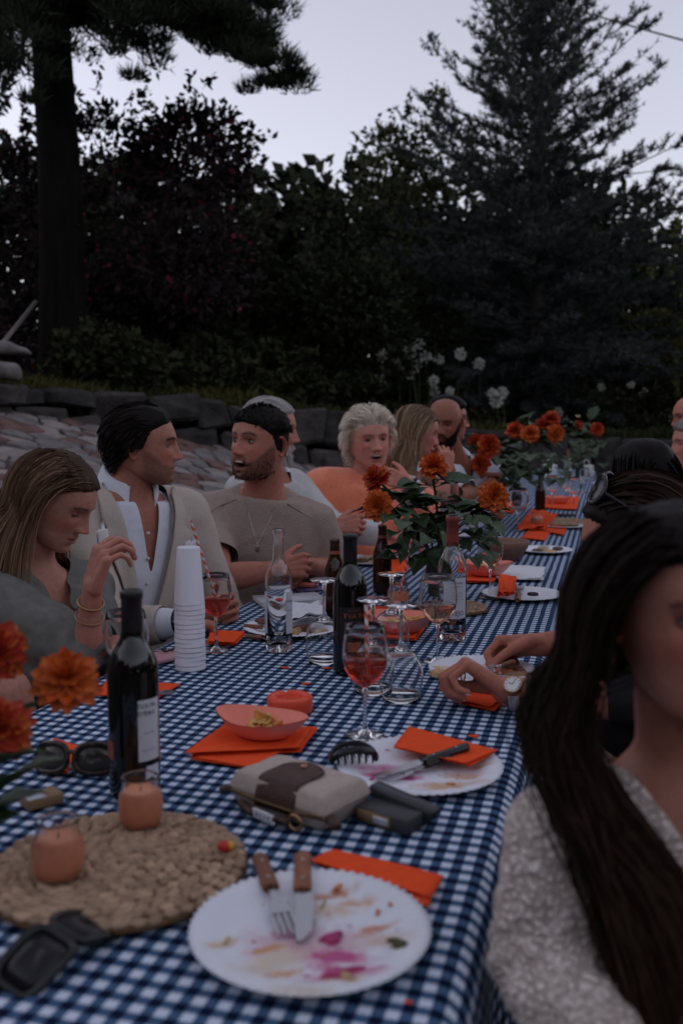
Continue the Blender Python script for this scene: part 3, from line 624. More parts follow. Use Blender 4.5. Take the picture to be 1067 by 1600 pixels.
# ================================================================ TABLE, CLOTH, BENCHES
TX0, TX1, TY0, TY1 = -1.05, -.125, .25, 11.2
tb = thing('dining_table', (-.59, 5.7, 0), 'long wooden dining table hidden under the gingham cloth', 'table')
wood = pm('table_wood', (.20, .12, .07), .6, .2, 30, .3, 80)
g = MB(); g.box((0, 0, .725), (.90, 10.9, .035), bev=.004); g.build('tabletop', wood, tb)
for yy in np.linspace(-5.3, 5.3, 8):
    for xx in (-.38, .38): g = MB(); g.box((xx, yy, .354), (.06, .06, .706), bev=.004); g.build('leg', wood, tb)
for sx, cx in ((-1, -1.42), (1, .16)):
    bn = thing('bench', (cx, 5.9, 0), 'long wooden bench behind the left row of diners' if sx < 0 else 'long wooden bench under the right row of diners', 'bench', 'benches along the table')
    g = MB(); g.box((0, 0, .385), (.30, 9.6, .04), bev=.004); g.build('seat', wood, bn)
    for yy in np.linspace(-4.5, 4.5, 7): g = MB(); g.box((0, yy, .182), (.24, .05, .364), bev=.003); g.build('leg', wood, bn)
prof = []
for zz in np.linspace(.53, .715, 9): prof.append((TX0 - .012, zz))
for al in np.linspace(0, np.pi / 2, 7)[1:]: prof.append((TX0 + .022 - .034 * math.cos(al), .715 + .034 * math.sin(al)))
for xx in np.linspace(TX0 + .022, TX1 - .022, 44)[1:-1]: prof.append((xx, .749))
for al in np.linspace(np.pi / 2, 0, 7): prof.append((TX1 - .022 + .034 * math.cos(al), .715 + .034 * math.sin(al)))
for zz in np.linspace(.715, .50, 11)[1:]: prof.append((TX1 + .012, zz))
prof = np.array(prof); sl = np.r_[0, np.cumsum(np.linalg.norm(np.diff(prof, axis=0), axis=1))]
yv = np.r_[np.linspace(TY0, 4, 190), np.linspace(4, TY1, 130)[1:]]
P = np.stack([np.repeat(prof[None, :, 0], len(yv), 0), np.repeat(yv[:, None], len(prof), 1), np.repeat(prof[None, :, 1], len(yv), 0)], -1)
hang = np.clip((.72 - P[..., 2]) / .2, 0, 1); sgn = np.where(P[..., 0] < -.5, -1, 1)
P[..., 0] += sgn * hang * (.012 + .016 * np.sin(P[..., 1] * 21 + 2 * vn(P * A(0, 1, 0), 2, 3)) + .01 * vn(P * A(0, 1, 0), 6, 5)); P[..., 2] += hang * .012 * vn(P * A(0, 1, 0), 3, 7)
top = P[..., 2] > .74; P[..., 2] += top * (.0026 * vn(P * A(1, 1, 0), 4, 2).clip(-1, .5) + .0012 * np.exp(-((P[..., 0] + .59) / .004) ** 2))
g = MB(); g.grid(P, flip=True)
cloth = g.build('tablecloth', mat_gingham(), uv=np.stack([np.repeat(sl[None], len(yv), 0), np.repeat(yv[:, None], len(prof), 1)], -1).reshape(-1, 2)); tag(cloth, 'blue and white gingham cloth spread over the long table', 'tablecloth')
TZ = .752
def at(px, py): p_ = on(px, py, TZ); return (p_[0], p_[1], TZ)
def along(p0, p1): a, b_ = on(*p0, TZ), on(*p1, TZ); return math.atan2(b_[1] - a[1], b_[0] - a[0])

# ================================================================ PLANTED BANK, TREES, WIRE
def leaves(g, C, size, rng, n_out=None, up=.3, asp=.55, col=None, bend=.25, hexa=True):
    """leaf blades: six-cornered faces at the points C"""
    n = len(C); d = nrm((n_out if n_out is not None else rng.normal(0, 1, (n, 3))) + rng.normal(0, .7, (n, 3)) + A(0, 0, up)); s = nrm(np.cross(d, rng.normal(0, 1, (n, 3)))); u = np.cross(d, s); L_ = size * rng.uniform(.6, 1.3, (n, 1)); w = L_ * asp
    if hexa: V = np.stack([C, C + d * L_ * .4 + s * w * .5 + u * L_ * bend * .2, C + d * L_ - u * L_ * bend * .3, C + d * L_ * .4 - s * w * .5 + u * L_ * bend * .2], 1)
    else: V = np.stack([C - s * w * .5, C + s * w * .5, C + d * L_], 1)
    k = V.shape[1]; I = np.arange(n * k).reshape(n, k); g.add(V.reshape(-1, 3), I, col=None if col is None else np.repeat(col, k, 0))
bark = pm('bark', (.008, .007, .006), .95, .35, 14, .9, 22, aniso=(1, 1, .25), spec=.08); barkp = pm('pale_bark', (.06, .054, .05), .95, .3, 14, .8, 25, aniso=(1, 1, .3), spec=.15)
leafm = pm('leaf', attr=True, rough=.65, spec=.08); needle = pm('needle', attr=True, rough=.7, spec=.08)
def shade(n, base, rng, v=.45): return np.asarray(base) * rng.uniform(1 - v, 1 + v, (n, 1)) * (1 + rng.uniform(-.12, .12, (n, 3)))
def branch_path(p0, d0, L_, rng, n=9, droop=-.1, wob=.12):
    P = [np.asarray(p0, float)]; d = nrm(d0)
    for i in range(n): d = nrm(d + A(0, 0, droop / n) + rng.normal(0, wob / math.sqrt(n), 3)); P.append(P[-1] + d * L_ / n)
    return np.array(P)
# --- cedar: level branches with short upright twigs of needles, a spiky outline
def cedar(base, H_, R0, label, seed):
    rng = np.random.default_rng(seed); t = thing('cedar_tree', base, label, 'tree'); g = MB(); wood = MB(); th = np.linspace(0, 1, 14)
    tp = np.stack([.05 * np.sin(th * 5), .04 * np.cos(th * 4), H_ * th], -1); g.tube(tp, .115 * (1 - th) ** .8 + .012, 12); g.build('trunk', barkp, t)
    C, D, TW = [], [], []
    nb = 255
    for k in range(nb):
        h = .50 + (H_ - .55) * (k / nb) ** 1.05; a = k * 2.399 + rng.uniform(-.4, .4); rel = (h - .5) / (H_ - .5); L_ = R0 * (np.interp(rel, [0, .12, .3, .6, 1], [.75, 1, 1.0, .64, .11])) * rng.uniform(.65, 1.15)
        el = np.interp(rel, [0, .25, .5, 1], [.0, .22, .50, 1.05]); d0 = A(math.cos(a) * math.cos(el), math.sin(a) * math.cos(el), math.sin(el)); P = branch_path((0, 0, h), d0, L_, rng, 8, -.25 + .9 * rel, .22); wood.tube(P, np.linspace(.020, .004, 9) * (1.2 - .6 * rel), 4, caps=False)
        ns = int(11 + 17 * L_ / R0)
        for j in range(ns):
            f = rng.uniform(.06, 1); i = min(int(f * 8), 7); p0 = P[i] + (P[i + 1] - P[i]) * (f * 8 - i); bd = nrm(P[i + 1] - P[i]); sd = nrm(np.cross(bd, A(0, 0, 1))) * rng.choice([-1, 1]); d1 = nrm(bd * .8 + sd * rng.uniform(.5, 1.1) + A(0, 0, rng.uniform(-.15, .35))); l1 = rng.uniform(.18, .55) * (1.1 - .55 * f) * (.6 + .4 * L_ / R0)
            Q = branch_path(p0, d1, l1, rng, 4, .10, .2); wood.tube(Q[::2], np.linspace(.006, .0015, 3), 3, caps=False); m = int(10 + 26 * l1)
            q = rng.uniform(0, 1, m) ** .8 * 4; ii = np.minimum(q.astype(int), 3); pp = Q[ii] + (Q[ii + 1] - Q[ii]) * (q - ii)[:, None]
            C.append(pp); D.append(nrm(Q[ii + 1] - Q[ii]) * .7)
    C = np.concatenate(C); D = np.concatenate(D); wood.build('limbs', barkp, t)
    kp = (C[:, 2] < 3.2) | (rng.random(len(C)) > np.interp(C[:, 2], [3.2, 5.0], [.1, .48])); C, D = C[kp], D[kp]; n = len(C); cr = MB(); Cr = np.repeat(C, 3, 0); Dr = np.repeat(D, 3, 0); leaves(cr, Cr + rng.normal(0, .012, Cr.shape), .072, rng, Dr, .42, .25, shade(len(Cr), (.050, .060, .058), rng), hexa=False); cr.build('crown', needle, t, smooth=False); return t
cb0 = dep(830, 640, 13.6); cedar((cb0[0], cb0[1], 1.0), 7.6, 2.4, 'blue grey cedar with spiky level branches beyond the far end of the table', 3)
# --- big pine at the left: thick trunk, flat plates of needles
rng = np.random.default_rng(9); pb = dep(95, 560, 9.2); t = thing('pine_tree', (pb[0], pb[1], 1.5), 'tall dark pine with a thick trunk at the left, branches reaching over', 'tree'); g = MB(); z = np.linspace(-.3, 6.4, 16); g.tube(np.stack([.05 * np.sin(z), 0 * z, z], -1), .235 - .018 * z, 18); v = g.v[-1]; g.v[-1] = v * (1 + .05 * vn(v * A(1, 1, .3), 9, 2)[:, None] * A(1, 1, 0)); g.build('trunk', bark, t)
wood = MB(); C, D = [], []
def pad(p, r, n, fl=.35):
    q = rng.normal(0, 1, (n, 3)); q = nrm(q) * rng.uniform(.1, 1, (n, 1)) ** .5 * A(r, r, r * fl); C.append(p + q); D.append(nrm(q * A(1, 1, .6) + A(0, 0, .5 * r)))
base = A(pb[0], pb[1], 1.5)
limbs = [((395, 95), 9.0, 3.85), ((440, 120), 8.6, 3.6), ((400, 30), 9.3, 4.3), ((360, -10), 8.9, 4.7), ((300, 40), 8.4, 4.4), ((250, 20), 9.6, 4.2), ((-20, 40), 8.8, 4.0), ((-60, 110), 9.2, 3.9), ((150, -30), 8.2, 4.8), ((30, 110), 8.0, 4.0), ((210, 70), 8.3, 3.9), ((-120, 0), 9.4, 4.6), ((60, 20), 10, 4.5), ((330, 70), 8.7, 3.8)]
for (px, py), dd, h0 in limbs:
    tip = dep(px, py, dd) - base; s0 = A(0, 0, h0 - .15); P = [s0 + (tip - s0) * k + A(0, 0, .35 * math.sin(k * math.pi) * (1 if tip[2] < s0[2] + .5 else -.3)) + rng.normal(0, .03, 3) for k in np.linspace(0, 1, 9)]; P = np.array(P); wood.tube(P, np.linspace(.06, .012, 9), 6, caps=False)
    for k in np.linspace(.22, 1, 9):
        i = min(int(k * 8), 7); p0 = P[i] + (P[i + 1] - P[i]) * (k * 8 - i)
        for m in range(4):
            off_ = rng.normal(0, .22, 3) * A(1, 1, .35) * (1.25 - k * .6); q = p0 + off_; wood.tube([p0, p0 + off_ * .5 + A(0, 0, .03), q], [.010, .006, .003], 4, caps=False); pad(q + A(0, 0, .06), rng.uniform(.12, .26), 260)
    for m in range(3):
        q = P[-1] + nrm(P[-1] - P[-3]) * rng.uniform(.0, .16) + rng.normal(0, .09, 3) * A(1, 1, 1.2); pad(q, .10, 150, .45)
for k in range(210):
    a = rng.uniform(0, 6.28); rr = rng.uniform(.2, 1.5); hh = rng.uniform(3.5, 6.2); pad(A(rr * math.cos(a), rr * math.sin(a), hh), rng.uniform(.15, .32), 170)
C = np.concatenate(C); D = np.concatenate(D); wood.build('limbs', bark, t); cr = MB(); leaves(cr, C, .11, rng, D * 1.4, .7, .13, shade(len(C), (.024, .031, .020), rng), hexa=False); cr.build('crown', needle, t, smooth=False)
# --- leafy trees and shrubs on the bank
def leafy(name, base, size, label, base_col, seed, n=9000, leaf=.075, trunk_h=1.0, nl=11, spot=None, cat='tree', gap=.55, m=None, asp=.6, sprigs=26):
    rng = np.random.default_rng(seed); t = thing(name, base, label, cat); size = A(*size); g = MB(); wd = MB(); th = size[2] * trunk_h
    for k in range(3 if name != 'bush' else 5):
        a = rng.uniform(0, 6.28); d0 = A(.35 * math.cos(a), .35 * math.sin(a), 1); P = branch_path((0, 0, -.2), d0, th + size[2] * .7, rng, 7, .05, .25); wd.tube(P, np.linspace(.05, .012, 8) * (size[2] / 2) ** .5, 6, caps=False)
    wd.build('trunk' if cat == 'tree' else 'stem', bark, t); C, D = [], []
    for k in range(nl):
        c = nrm(rng.normal(0, 1, 3)) * rng.uniform(.25, .72) ** .6 * size * A(1, 1, .9) + A(0, 0, th + size[2] * .55); r = rng.uniform(.35, .60) * size.min(); m_ = n // nl; q = nrm(rng.normal(0, 1, (m_, 3))); rad = rng.uniform(.45, 1.0, (m_, 1)) ** .45; ns = vn(q * 2.2 + k, 1.0, seed); keep = ns > -gap; q, rad = q[keep], rad[keep]
        C.append(c + q * rad * r * A(1.15, 1.15, .85) * (1 + .35 * vn(q * 3 + k, 1, 4)[:, None])); D.append(q)
    for k in range(sprigs):                                # loose shoots that break the outline
        a = rng.uniform(0, 6.28); e = rng.uniform(.1, 1.4); d0 = A(math.cos(a) * math.cos(e), math.sin(a) * math.cos(e), math.sin(e)); p0 = d0 * size * .75 + A(0, 0, th + size[2] * .55); P = branch_path(p0, d0 + A(0, 0, .4), size.min() * rng.uniform(.3, .6), rng, 5, -.1, .3); wd2 = P; q = rng.uniform(0, 5, 34); ii = np.minimum(q.astype(int), 4); C.append(P[ii] + (P[ii + 1] - P[ii]) * (q - ii)[:, None] + rng.normal(0, .02, (34, 3))); D.append(rng.normal(0, .5, (34, 3)))
    C = np.concatenate(C); D = np.concatenate(D); col = shade(len(C), base_col, rng)
    if spot is not None: mk = rng.random(len(C)) < spot[1]; mk &= vn(C, 2.2, 5) > -.1; col[mk] = np.asarray(spot[0]) * rng.uniform(.6, 1.3, (mk.sum(), 1))
    leaves(g, C, leaf, rng, D, .1, asp, col); g.build('crown' if cat == 'tree' else 'foliage', leafm, t, smooth=False); return t
def place(px, py, d, z): p_ = dep(px, py, d); return (p_[0], p_[1], z)
leafy('flowering_tree', place(215, 560, 10.6, 1.5), (1.5, 1.3, 2.1), 'dark red flowering tree behind the pine trunk', (.024, .017, .017), 4, 20000, .085, .18, 16, ((.17, .022, .045), .04))
leafy('flowering_tree', place(-10, 560, 11.2, 1.5), (1.3, 1.2, 2.3), 'dark red flowering tree at the left edge beyond the pine', (.024, .018, .017), 14, 15000, .085, .15, 12, ((.17, .022, .045), .04))
leafy('broadleaf_tree', place(455, 560, 12.6, 1.25), (1.45, 1.2, 1.8), 'dark rounded broadleaf tree in the gap of sky at centre', (.026, .031, .016), 6, 17000, .09, .15, 12)
leafy('broadleaf_tree', place(350, 560, 11.8, 1.3), (.9, .9, 1.35), 'lower dark broadleaf tree right of the red flowering tree', (.024, .030, .015), 16, 11000, .09, .15, 9)
leafy('broadleaf_tree', place(570, 560, 13.2, 1.15), (1.35, 1.1, 1.95), 'dark broadleaf tree left of the cedar', (.026, .032, .018), 7, 15000, .088, .15, 12)
leafy('broadleaf_tree', place(655, 560, 15.0, 1.15), (1.1, 1.0, 2.9), 'taller loose leaved tree showing above the left side of the cedar', (.052, .056, .028), 8, 10500, .09, .35, 10, gap=.25)
leafy('broadleaf_tree', place(1075, 560, 15.5, 1.05), (1.1, 1.0, 2.0), 'pale green leafy tree at the right edge behind the cedar', (.085, .088, .030), 9, 7000, .10, .30, 9, gap=.25)
leafy('broadleaf_tree', place(960, 560, 16.5, 1.05), (1.5, 1.0, 1.35), 'dark leafy tree low behind the cedar at the right', (.026, .03, .016), 19, 8000, .15, .1, 9)
leafy('broadleaf_tree', place(760, 560, 17.5, 1.05), (1.9, 1.0, 1.55), 'dark leafy tree directly behind the cedar trunk', (.024, .028, .016), 20, 9000, .16, .1, 10)
for i, (px, d_, z_, sz, lb) in enumerate(((155, 8.7, 1.45, (.5, .4, .42), 'low bush on the wall beneath the pine'), (330, 10.2, 1.32, (.75, .5, .5), 'dark bush on the bank left of centre'), (430, 10.8, 1.25, (.6, .5, .55), 'feathery bush on the bank at centre'), (545, 11.6, 1.1, (.6, .5, .42), 'dark bush behind the blonde woman'), (690, 12.6, 1.0, (.9, .5, .45), 'dark bush behind the white seed heads'), (930, 13.2, .95, (1.1, .5, .5), 'dark bush right of the cedar trunk'), (1070, 13.4, .95, (.8, .5, .55), 'dark bush at the right edge of the bank'), (235, 9.6, 1.4, (.6, .4, .38), 'dark bush behind the man in beige blazer'))):
    leafy('bush', place(px, 560, d_, z_), sz, lb, (.030, .034, .016), 30 + i, 3200, .085, .02, 8, cat='bush', sprigs=22)
# --- far woodland that closes the view, then a ring added out of view
rng = np.random.default_rng(77); C = []
for px, top in ((-260, 330), (-120, 300), (20, 260), (130, 250), (250, 270), (360, 300), (470, 285), (580, 290), (690, 300), (800, 300), (900, 330), (1000, 380), (1100, 390), (1230, 370)):
    for k in range(7):
        d_ = rng.uniform(19, 25); py = top + 45 + (600 - top) * k / 7 + rng.uniform(-15, 15); c = dep(px + rng.uniform(-60, 60), py, d_); q = nrm(rng.normal(0, 1, (420, 3))) * rng.uniform(.3, 1, (420, 1)) ** .4 * A(1.5, 1.2, 1.0) * rng.uniform(.8, 1.15); C.append(c + q)
g = MB(); C = np.concatenate(C); C = C[C[:, 2] > .6]; leaves(g, C, .30, rng, None, .1, .7, shade(len(C), (.020, .024, .014), rng)); C = []
for a in np.arange(62, 302, 7.0):                          # unseen ring of foliage added to cut low sky light from behind
    for h_ in (.8, 2.6, 4.2): c = A(14.5 * math.cos(R_(a + 105.4)), 3 + 14.5 * math.sin(R_(a + 105.4)), h_) + rng.normal(0, .5, 3); C.append(c + nrm(rng.normal(0, 1, (90, 3))) * rng.uniform(.3, 1, (90, 1)) ** .4 * A(1.5, 1.5, 1.3))
C = np.concatenate(C); C = C[C[:, 2] > .1]; leaves(g, C, .98, rng, None, .1, .7, shade(len(C), (.020, .024, .014), rng)); tag(g.build('woodland', leafm, smooth=False), 'far dark woodland closing the view behind the garden trees', 'woodland', kind='stuff')
# --- grass on top of the wall
rng = np.random.default_rng(21); g = MB(); C = []
for k in range(330):
    s_ = rng.uniform(-6.5, 3.5); p_ = A(s_, wall_y(s_) + rng.uniform(.15, 1.1) ** 1.2, np.interp(s_, [q[0] for q in WALLP], WTOP) - .06); C.append(p_ + rng.normal(0, .09, (46, 3)) * A(1, 1, 0))
C = np.concatenate(C); n = len(C); d = nrm(rng.normal(0, .35, (n, 3)) * A(1, 1, .2) + A(0, 0, 1)); L_ = rng.uniform(.08, .30, (n, 1)) * (.7 + .5 * vn(C, 1.2, 2)[:, None]); s_ = nrm(np.cross(d, rng.normal(0, 1, (n, 3)))) * .006; bnd = nrm(rng.normal(0, 1, (n, 3)) * A(1, 1, 0)) * L_ * .35
V = np.stack([C - s_, C + s_, C + d * L_ * .6 + s_ * .8 + bnd * .3, C + d * L_ + bnd - A(0, 0, 1) * L_ * .12, C + d * L_ * .6 - s_ * .8 + bnd * .3], 1); I = np.arange(n * 5).reshape(n, 5); ok = vn(C, .9, 6) > -.25
col = np.where(ok[:, None], A(.075, .072, .022), A(.04, .048, .018)) * rng.uniform(.5, 1.3, (n, 1)); g.add(V.reshape(-1, 3), I, col=np.repeat(col, 5, 0)); tag(g.build('grass', leafm, smooth=False), 'long dry grass along the top of the stone wall', 'grass', kind='stuff')
# --- agapanthus seed heads
seedm = pm('seed_head', (.62, .62, .56), .8, .15, 60); stemm = pm('green_stem', (.07, .09, .035), .7)
heads = [(597, 556, 1), (594, 592, 1), (640, 550, 1), (626, 569, .9), (648, 573, 1.1), (664, 558, 1), (685, 562, .8), (719, 553, .9), (748, 569, .9), (677, 595, .8), (678, 612, .9), (702, 612, .7), (774, 626, 1.1), (784, 613, .9), (768, 615, .8), (749, 645, .8), (871, 644, .9), (904, 578, .7), (939, 606, .7), (985, 601, .6), (1005, 614, .7), (655, 538, .8), (640, 585, .8)]
AG = ['upper left one of the cluster behind the blonde woman', 'lowest one right above the hair of the blonde woman', 'second highest one of the cluster behind the blonde woman', 'in the left middle of the cluster behind the blonde woman', 'largest one at the heart of the cluster behind the blonde woman', 'right of the largest in the cluster behind the blonde woman', 'at the right end of the cluster behind the blonde woman', 'first one standing alone right of the cluster', 'second one standing alone left of the cedar trunk', 'above the woman with clasped hands, left of two', 'just over the bald bearded man, left of two', 'just over the bald bearded man, right of two', 'largest of three low ones in front of the cedar', 'upper right of three low ones in front of the cedar', 'upper left of three low ones in front of the cedar', 'lowest one beside the young man with glasses', 'round one just above the far bunch of dahlias', 'first one right of the cedar trunk', 'second one right of the cedar trunk', 'third one right of the cedar trunk', 'farthest right of all', 'topmost one of the cluster behind the blonde woman', 'below the largest in the cluster behind the blonde woman']
for i, (px, py, s_) in enumerate(heads):
    rng = np.random.default_rng(100 + i); d_ = rng.uniform(11.9, 12.5) if px < 850 else rng.uniform(12.8, 13.3); top_ = dep(px, py, d_); zb = .95; b_ = A(top_[0] + rng.normal(0, .06), top_[1] + .03, min(zb, top_[2] - .25))
    t = thing('agapanthus', b_, 'white globe seed head, ' + AG[i], 'flower', 'white agapanthus seed heads')
    g = MB(); g.tube(np.array([(0, 0, 0), (top_ - b_) * .5 + A(.02, 0, 0), top_ - b_]), .006, 6); g.build('stem', stemm, t); g = MB(); m_ = 54; q = nrm(rng.normal(0, 1, (m_, 3))); r_ = .078 * s_
    for k in range(m_): e_ = top_ - b_ + q[k] * r_ * rng.uniform(.75, 1.1); g.tube([top_ - b_, e_], [.0012, .0016], 3, caps=False); g.ell(e_, (.0085, .0085, .016), np.stack([nrm(np.cross(q[k], A(.3, .1, .9))), nrm(np.cross(q[k], np.cross(q[k], A(.3, .1, .9)))), q[k]], 1), 5, 4)
    g.build('seed_head', seedm, t)
g = MB()
for i in range(26):
    rng = np.random.default_rng(300 + i); s_ = rng.uniform(-2.2, 2.4); b_ = A(s_, wall_y(s_) + rng.uniform(.25, .9), np.interp(s_, [q[0] for q in WALLP], WTOP) - .08)
    for k in range(16):
        a = rng.uniform(0, 6.28); P = branch_path(b_, A(math.cos(a) * .5, math.sin(a) * .5, 1), rng.uniform(.3, .55), rng, 6, -1.6, .05); w = np.array([.008, .011, .012, .011, .009, .006, .001]); sd = nrm(np.cross(P[-1] - P[0], A(0, 0, 1))); g.grid(np.stack([P - sd * w[:, None], P + sd * w[:, None]], 1), col=A(.06, .075, .03) * rng.uniform(.6, 1.5))
tag(g.build('strap_leaves', leafm), 'arching strap leaves beneath the white seed heads', 'leaves', kind='stuff')
# --- overhead wire
P = [dep(940, 22, 18), dep(1000, 40, 16.5), dep(1067, 57, 15), dep(1300, 118, 12)]; P0, P1 = A(*dep(700, -52, 24)), A(*dep(1400, 148, 11)); k = np.linspace(0, 1, 24)[:, None]; W_ = P0 + (P1 - P0) * k; W_[:, 2] -= .12 * np.sin(k[:, 0] * np.pi)
g = MB(); g.tube(W_, .017, 6); o = g.build('overhead_wire', blackp if 'blackp' in globals() else pm('black_plastic', (.008, .008, .009), .22), off=P0); o.location = P0; tag(o, 'dark overhead cable crossing the sky at the upper right', 'cable')
# ================================================================ PEOPLE
def off(p, r=0, u=0, f=0): return np.asarray(p) + CR * r + CU * u + CF * f
TAN, FAIR, WARM = (.42, .225, .155), (.52, .31, .235), (.36, .18, .115)
hairm = pm('hair', attr=True, rough=.55, spec=.12)
def hair_obj(p, g, name='hair'): return g.build(name, hairm, p['o'], off=p['L'])
linen = pm('grey_linen', (.165, .165, .15), .9, .16, 40, .25, 900)
suit = pm('beige_suiting', (.54, .465, .40), .85, .07, 180, .35, 900)
shirtw = pm('white_cotton', (.72, .74, .80), .85, .04, 120, .25, 700)
waffle = pm('taupe_waffle_knit', (.40, .315, .27), .95, .10, 260, 1.0, 330, aniso=(.35, .35, 1.6))
offw = pm('off_white_knit', (.62, .62, .61), .9, .05, 200, .6, 500)
coral = pm('coral_wool', (1.0, .30, .165), .98, .08, 90, .8, 420, sheen=.5)
printm = pm('brown_print', (.33, .20, .14), .9, scale=52, color2=(.09, .045, .03), bump=.3)
lacem = mat_lace()
trouser = pm('dark_trousers', (.03, .03, .035), .9, .1, 80)
gold = pm('gold', (.46, .27, .14), .35, metal=1.0); steel = pm('steel', (.62, .62, .62), .28, metal=1.0)
blackp = pm('black_plastic', (.008, .008, .009), .22)
def neckcut(r=.076, v=None, vw=.0, fr=0.0):
    def f(q):
        a, b, c = q[:, 0], q[:, 1], q[:, 2]; m = (np.sqrt(a ** 2 + ((b + .012 - fr) * .95) ** 2) < r) & (c > -.14)
        if v is not None: m |= (b > 0) & (c > v) & (np.abs(a) < vw * (c - v) / (0 - v))
        return m
    return f
def trousers(p, mat=None, name='trousers'):
    b = p['b']; H, N, s, f, u = torso_axes(b); mb = MB(); torso_loft(mb, b, .012, -.14, .1)
    for q in (0, 1):
        k = A(*b['legs'][q]) if 'legs' in b else H + f * .43 + s * (.11 if q == 0 else -.11) + A(0, 0, .03)
        ft = A(*b['feet'][q]) if 'feet' in b else A(k[0] - f[0] * .02, k[1] - f[1] * .02, .09); mb.cone(H + s * (.09 if q == 0 else -.09) - u * .02, .098, k, .07); mb.cone(k, .07, ft, .055)
    v, fc, n = remesh(mb, .014, 4); g = MB(); g.add(v, fc); g.build(name, mat or trouser, p['o'], off=p['L'])
def ring_round(p, c, d, r, tr, name, mat, seg=28, squash=1.0, ref=None):
    d = nrm(d); u = nrm(np.cross(d, A(.3, .2, .9))); w = np.cross(d, u); a = np.linspace(0, 2 * np.pi, seg + 1)
    g = MB(); g.tube(np.asarray(c) + r * (np.cos(a)[:, None] * u + np.sin(a)[:, None] * w * squash), tr, 6, caps=False); return g.build(name, mat, p['o'], off=p['L'])
def watch(p, q, back, dial=(.75, .75, .73), band=None, r=.030, case=None):
    """band round a wrist, with a dial on the side back points to"""
    S, E, Wr = arm_joints(p['b'], q); d = nrm(Wr - E); c = Wr - d * .012; bk = nrm(np.asarray(back) - d * (np.asarray(back) @ d)); sd = np.cross(d, bk); a = np.linspace(0, 2 * np.pi, 44)
    root = MB()
    for t in (-.0078, -.0026, .0026, .0078):
        for i in range(43): 
            if math.cos(a[i]) > .78: continue
            x = c + d * t + r * (math.cos(a[i]) * bk + math.sin(a[i]) * sd); root.box(x, (.0042, .0046, .0022), np.stack([nrm(-math.sin(a[i]) * bk + math.cos(a[i]) * sd), d, nrm(x - c - d * t)], 1), bev=.0008, seg=1)
    wo = root.build('wristwatch', band or steel, p['o'], off=p['L']); Rm = np.stack([d, sd, bk], 1); g = MB(); g.lathe([(.0, .003), (.0165, .003), (.0185, .005), (.0185, .0095), (.0165, .0115), (.0155, .0105)], 32)
    for h in range(0): pass
    g.build('watch_case', case or gold, wo).data.transform(Matrix(mat4(c + bk * (r - .004) - p['L'], Rm).tolist()))
    g = MB(); g.lathe([(0, .0104), (.0156, .0104)][::-1], 32, mat=0)
    for k in range(12): al = k * math.pi / 6; g.box((.0128 * math.cos(al), .0128 * math.sin(al), .0108), (.003, .0009, .0004), rz(al), mat=1)
    g.box((.004, .001, .0112), (.009, .0010, .0004), rz(.3), mat=1); g.box((-.002, .005, .0113), (.0008, .012, .0004), rz(.4), mat=1)
    o = g.build('watch_dial', [pm('dial' if dial[0] > .3 else 'dark_dial', dial, .3), blackp], wo); o.data.transform(Matrix(mat4(c + bk * (r - .004) - p['L'], Rm).tolist()))

# ---- woman in grey linen, raising a white vape
hp = dep(86, 781, 2.28); N = dep(58, 888, 2.33); Wr = dep(144, 922, 2.05); El = dep(134, 1040, 2.12)
h = dict(pos=hp, yaw=6, pitch=-30, roll=0, skin=(.45, .265, .195), fem=1, nose=1.05, lid=.75, age=.15, lips=(.33, .13, .115), brow=(.03, .018, .012), w=.95, scale=.98)
b = dict(H=(N[0] - .10, N[1] - .02, .47), N=N, ty=-22, sw=.158, girth=.92, bust=.9, neck=.047, armr=.84,
         arms=[dict(el=dep(150, 1015, 2.22), wr=dep(170, 1006, 2.12), hand=dict(d=CR * .8 - CF * .2 - CU * .1, n=-CU + CF * .2, curl=60, sc=.90, voxel=.0034)),
               dict(el=El, wr=Wr, hand=dict(d=CR * .30 + CU * .93 - CF * .1, n=CF * .62 + CR * .75, curl=[(46, 50, 30), (50, 52, 34), (54, 50, 36), (56, 50, 38)], thumb=(.75, .25, .65), sc=.95, voxel=.0024))],
         legs=[(N[0] + .32, N[1] + .10, .50), tuple(dep(6, 1085, 1.86))], feet=[(N[0] + .3, N[1] + .1, .09), (N[0] + .2, N[1] - .22, .12)])
p1 = person('woman with long brown hair in a grey linen top looking down at a white vape', h, b, 0.016)
def wide(mb, H, N, s, f, u):
    S, E, W2 = arm_joints(p1['b'], 1); mb.cone(S, .082, E + CU * .03 - CR * .02, .070); mb.cone(N - u * .20 - s * .10, .085, S + (E - S) * .55, .078); mb.cone(N - u * .30 - s * .05, .09, S + (E - S) * .8, .066); mb.cone(E + CU * .03 - CR * .02, .066, E + CU * .05, .056)
    S, E, W2 = arm_joints(p1['b'], 0); mb.cone(S, .070, E, .066); mb.cone(E, .066, E + (W2 - E) * .4, .052)
garment(p1, 'linen_top', linen, .026, (0, 0), (.078, .074, .064), neckcut(.082, -.13, .04), .0100, .0085, lo=-.14, flare=.05, extra=wide, seed=3, fs=8)
for i, (t, r_) in enumerate(((.16, .0275), (.34, .0305))):
    c = Wr + (El - Wr) * t; o = ring_round(p1, c, Wr - El + CR * .02 - CF * .03, r_, .0026 if i == 0 else .0017, 'bracelet', gold)
    g = MB(); dd = nrm(Wr - El); 
    for k in range(3 if i else 5): al = k * .62 - 1.2; q = c + r_ * (nrm(-CF + dd * (CF @ dd)) * math.cos(al) + CR * math.sin(al)); g.ell(q, (.0042,) * 3 if i else (.0022,) * 3, seg=8, rings=6)
    g.build('charm', pm('green_stone', (.02, .10, .05), .2) if i else gold, o)
ct = dep(164, 856, 2.085)
vp = thing('vape', ct, 'white vape with a stick in its top, held by the woman in grey linen', 'vape')
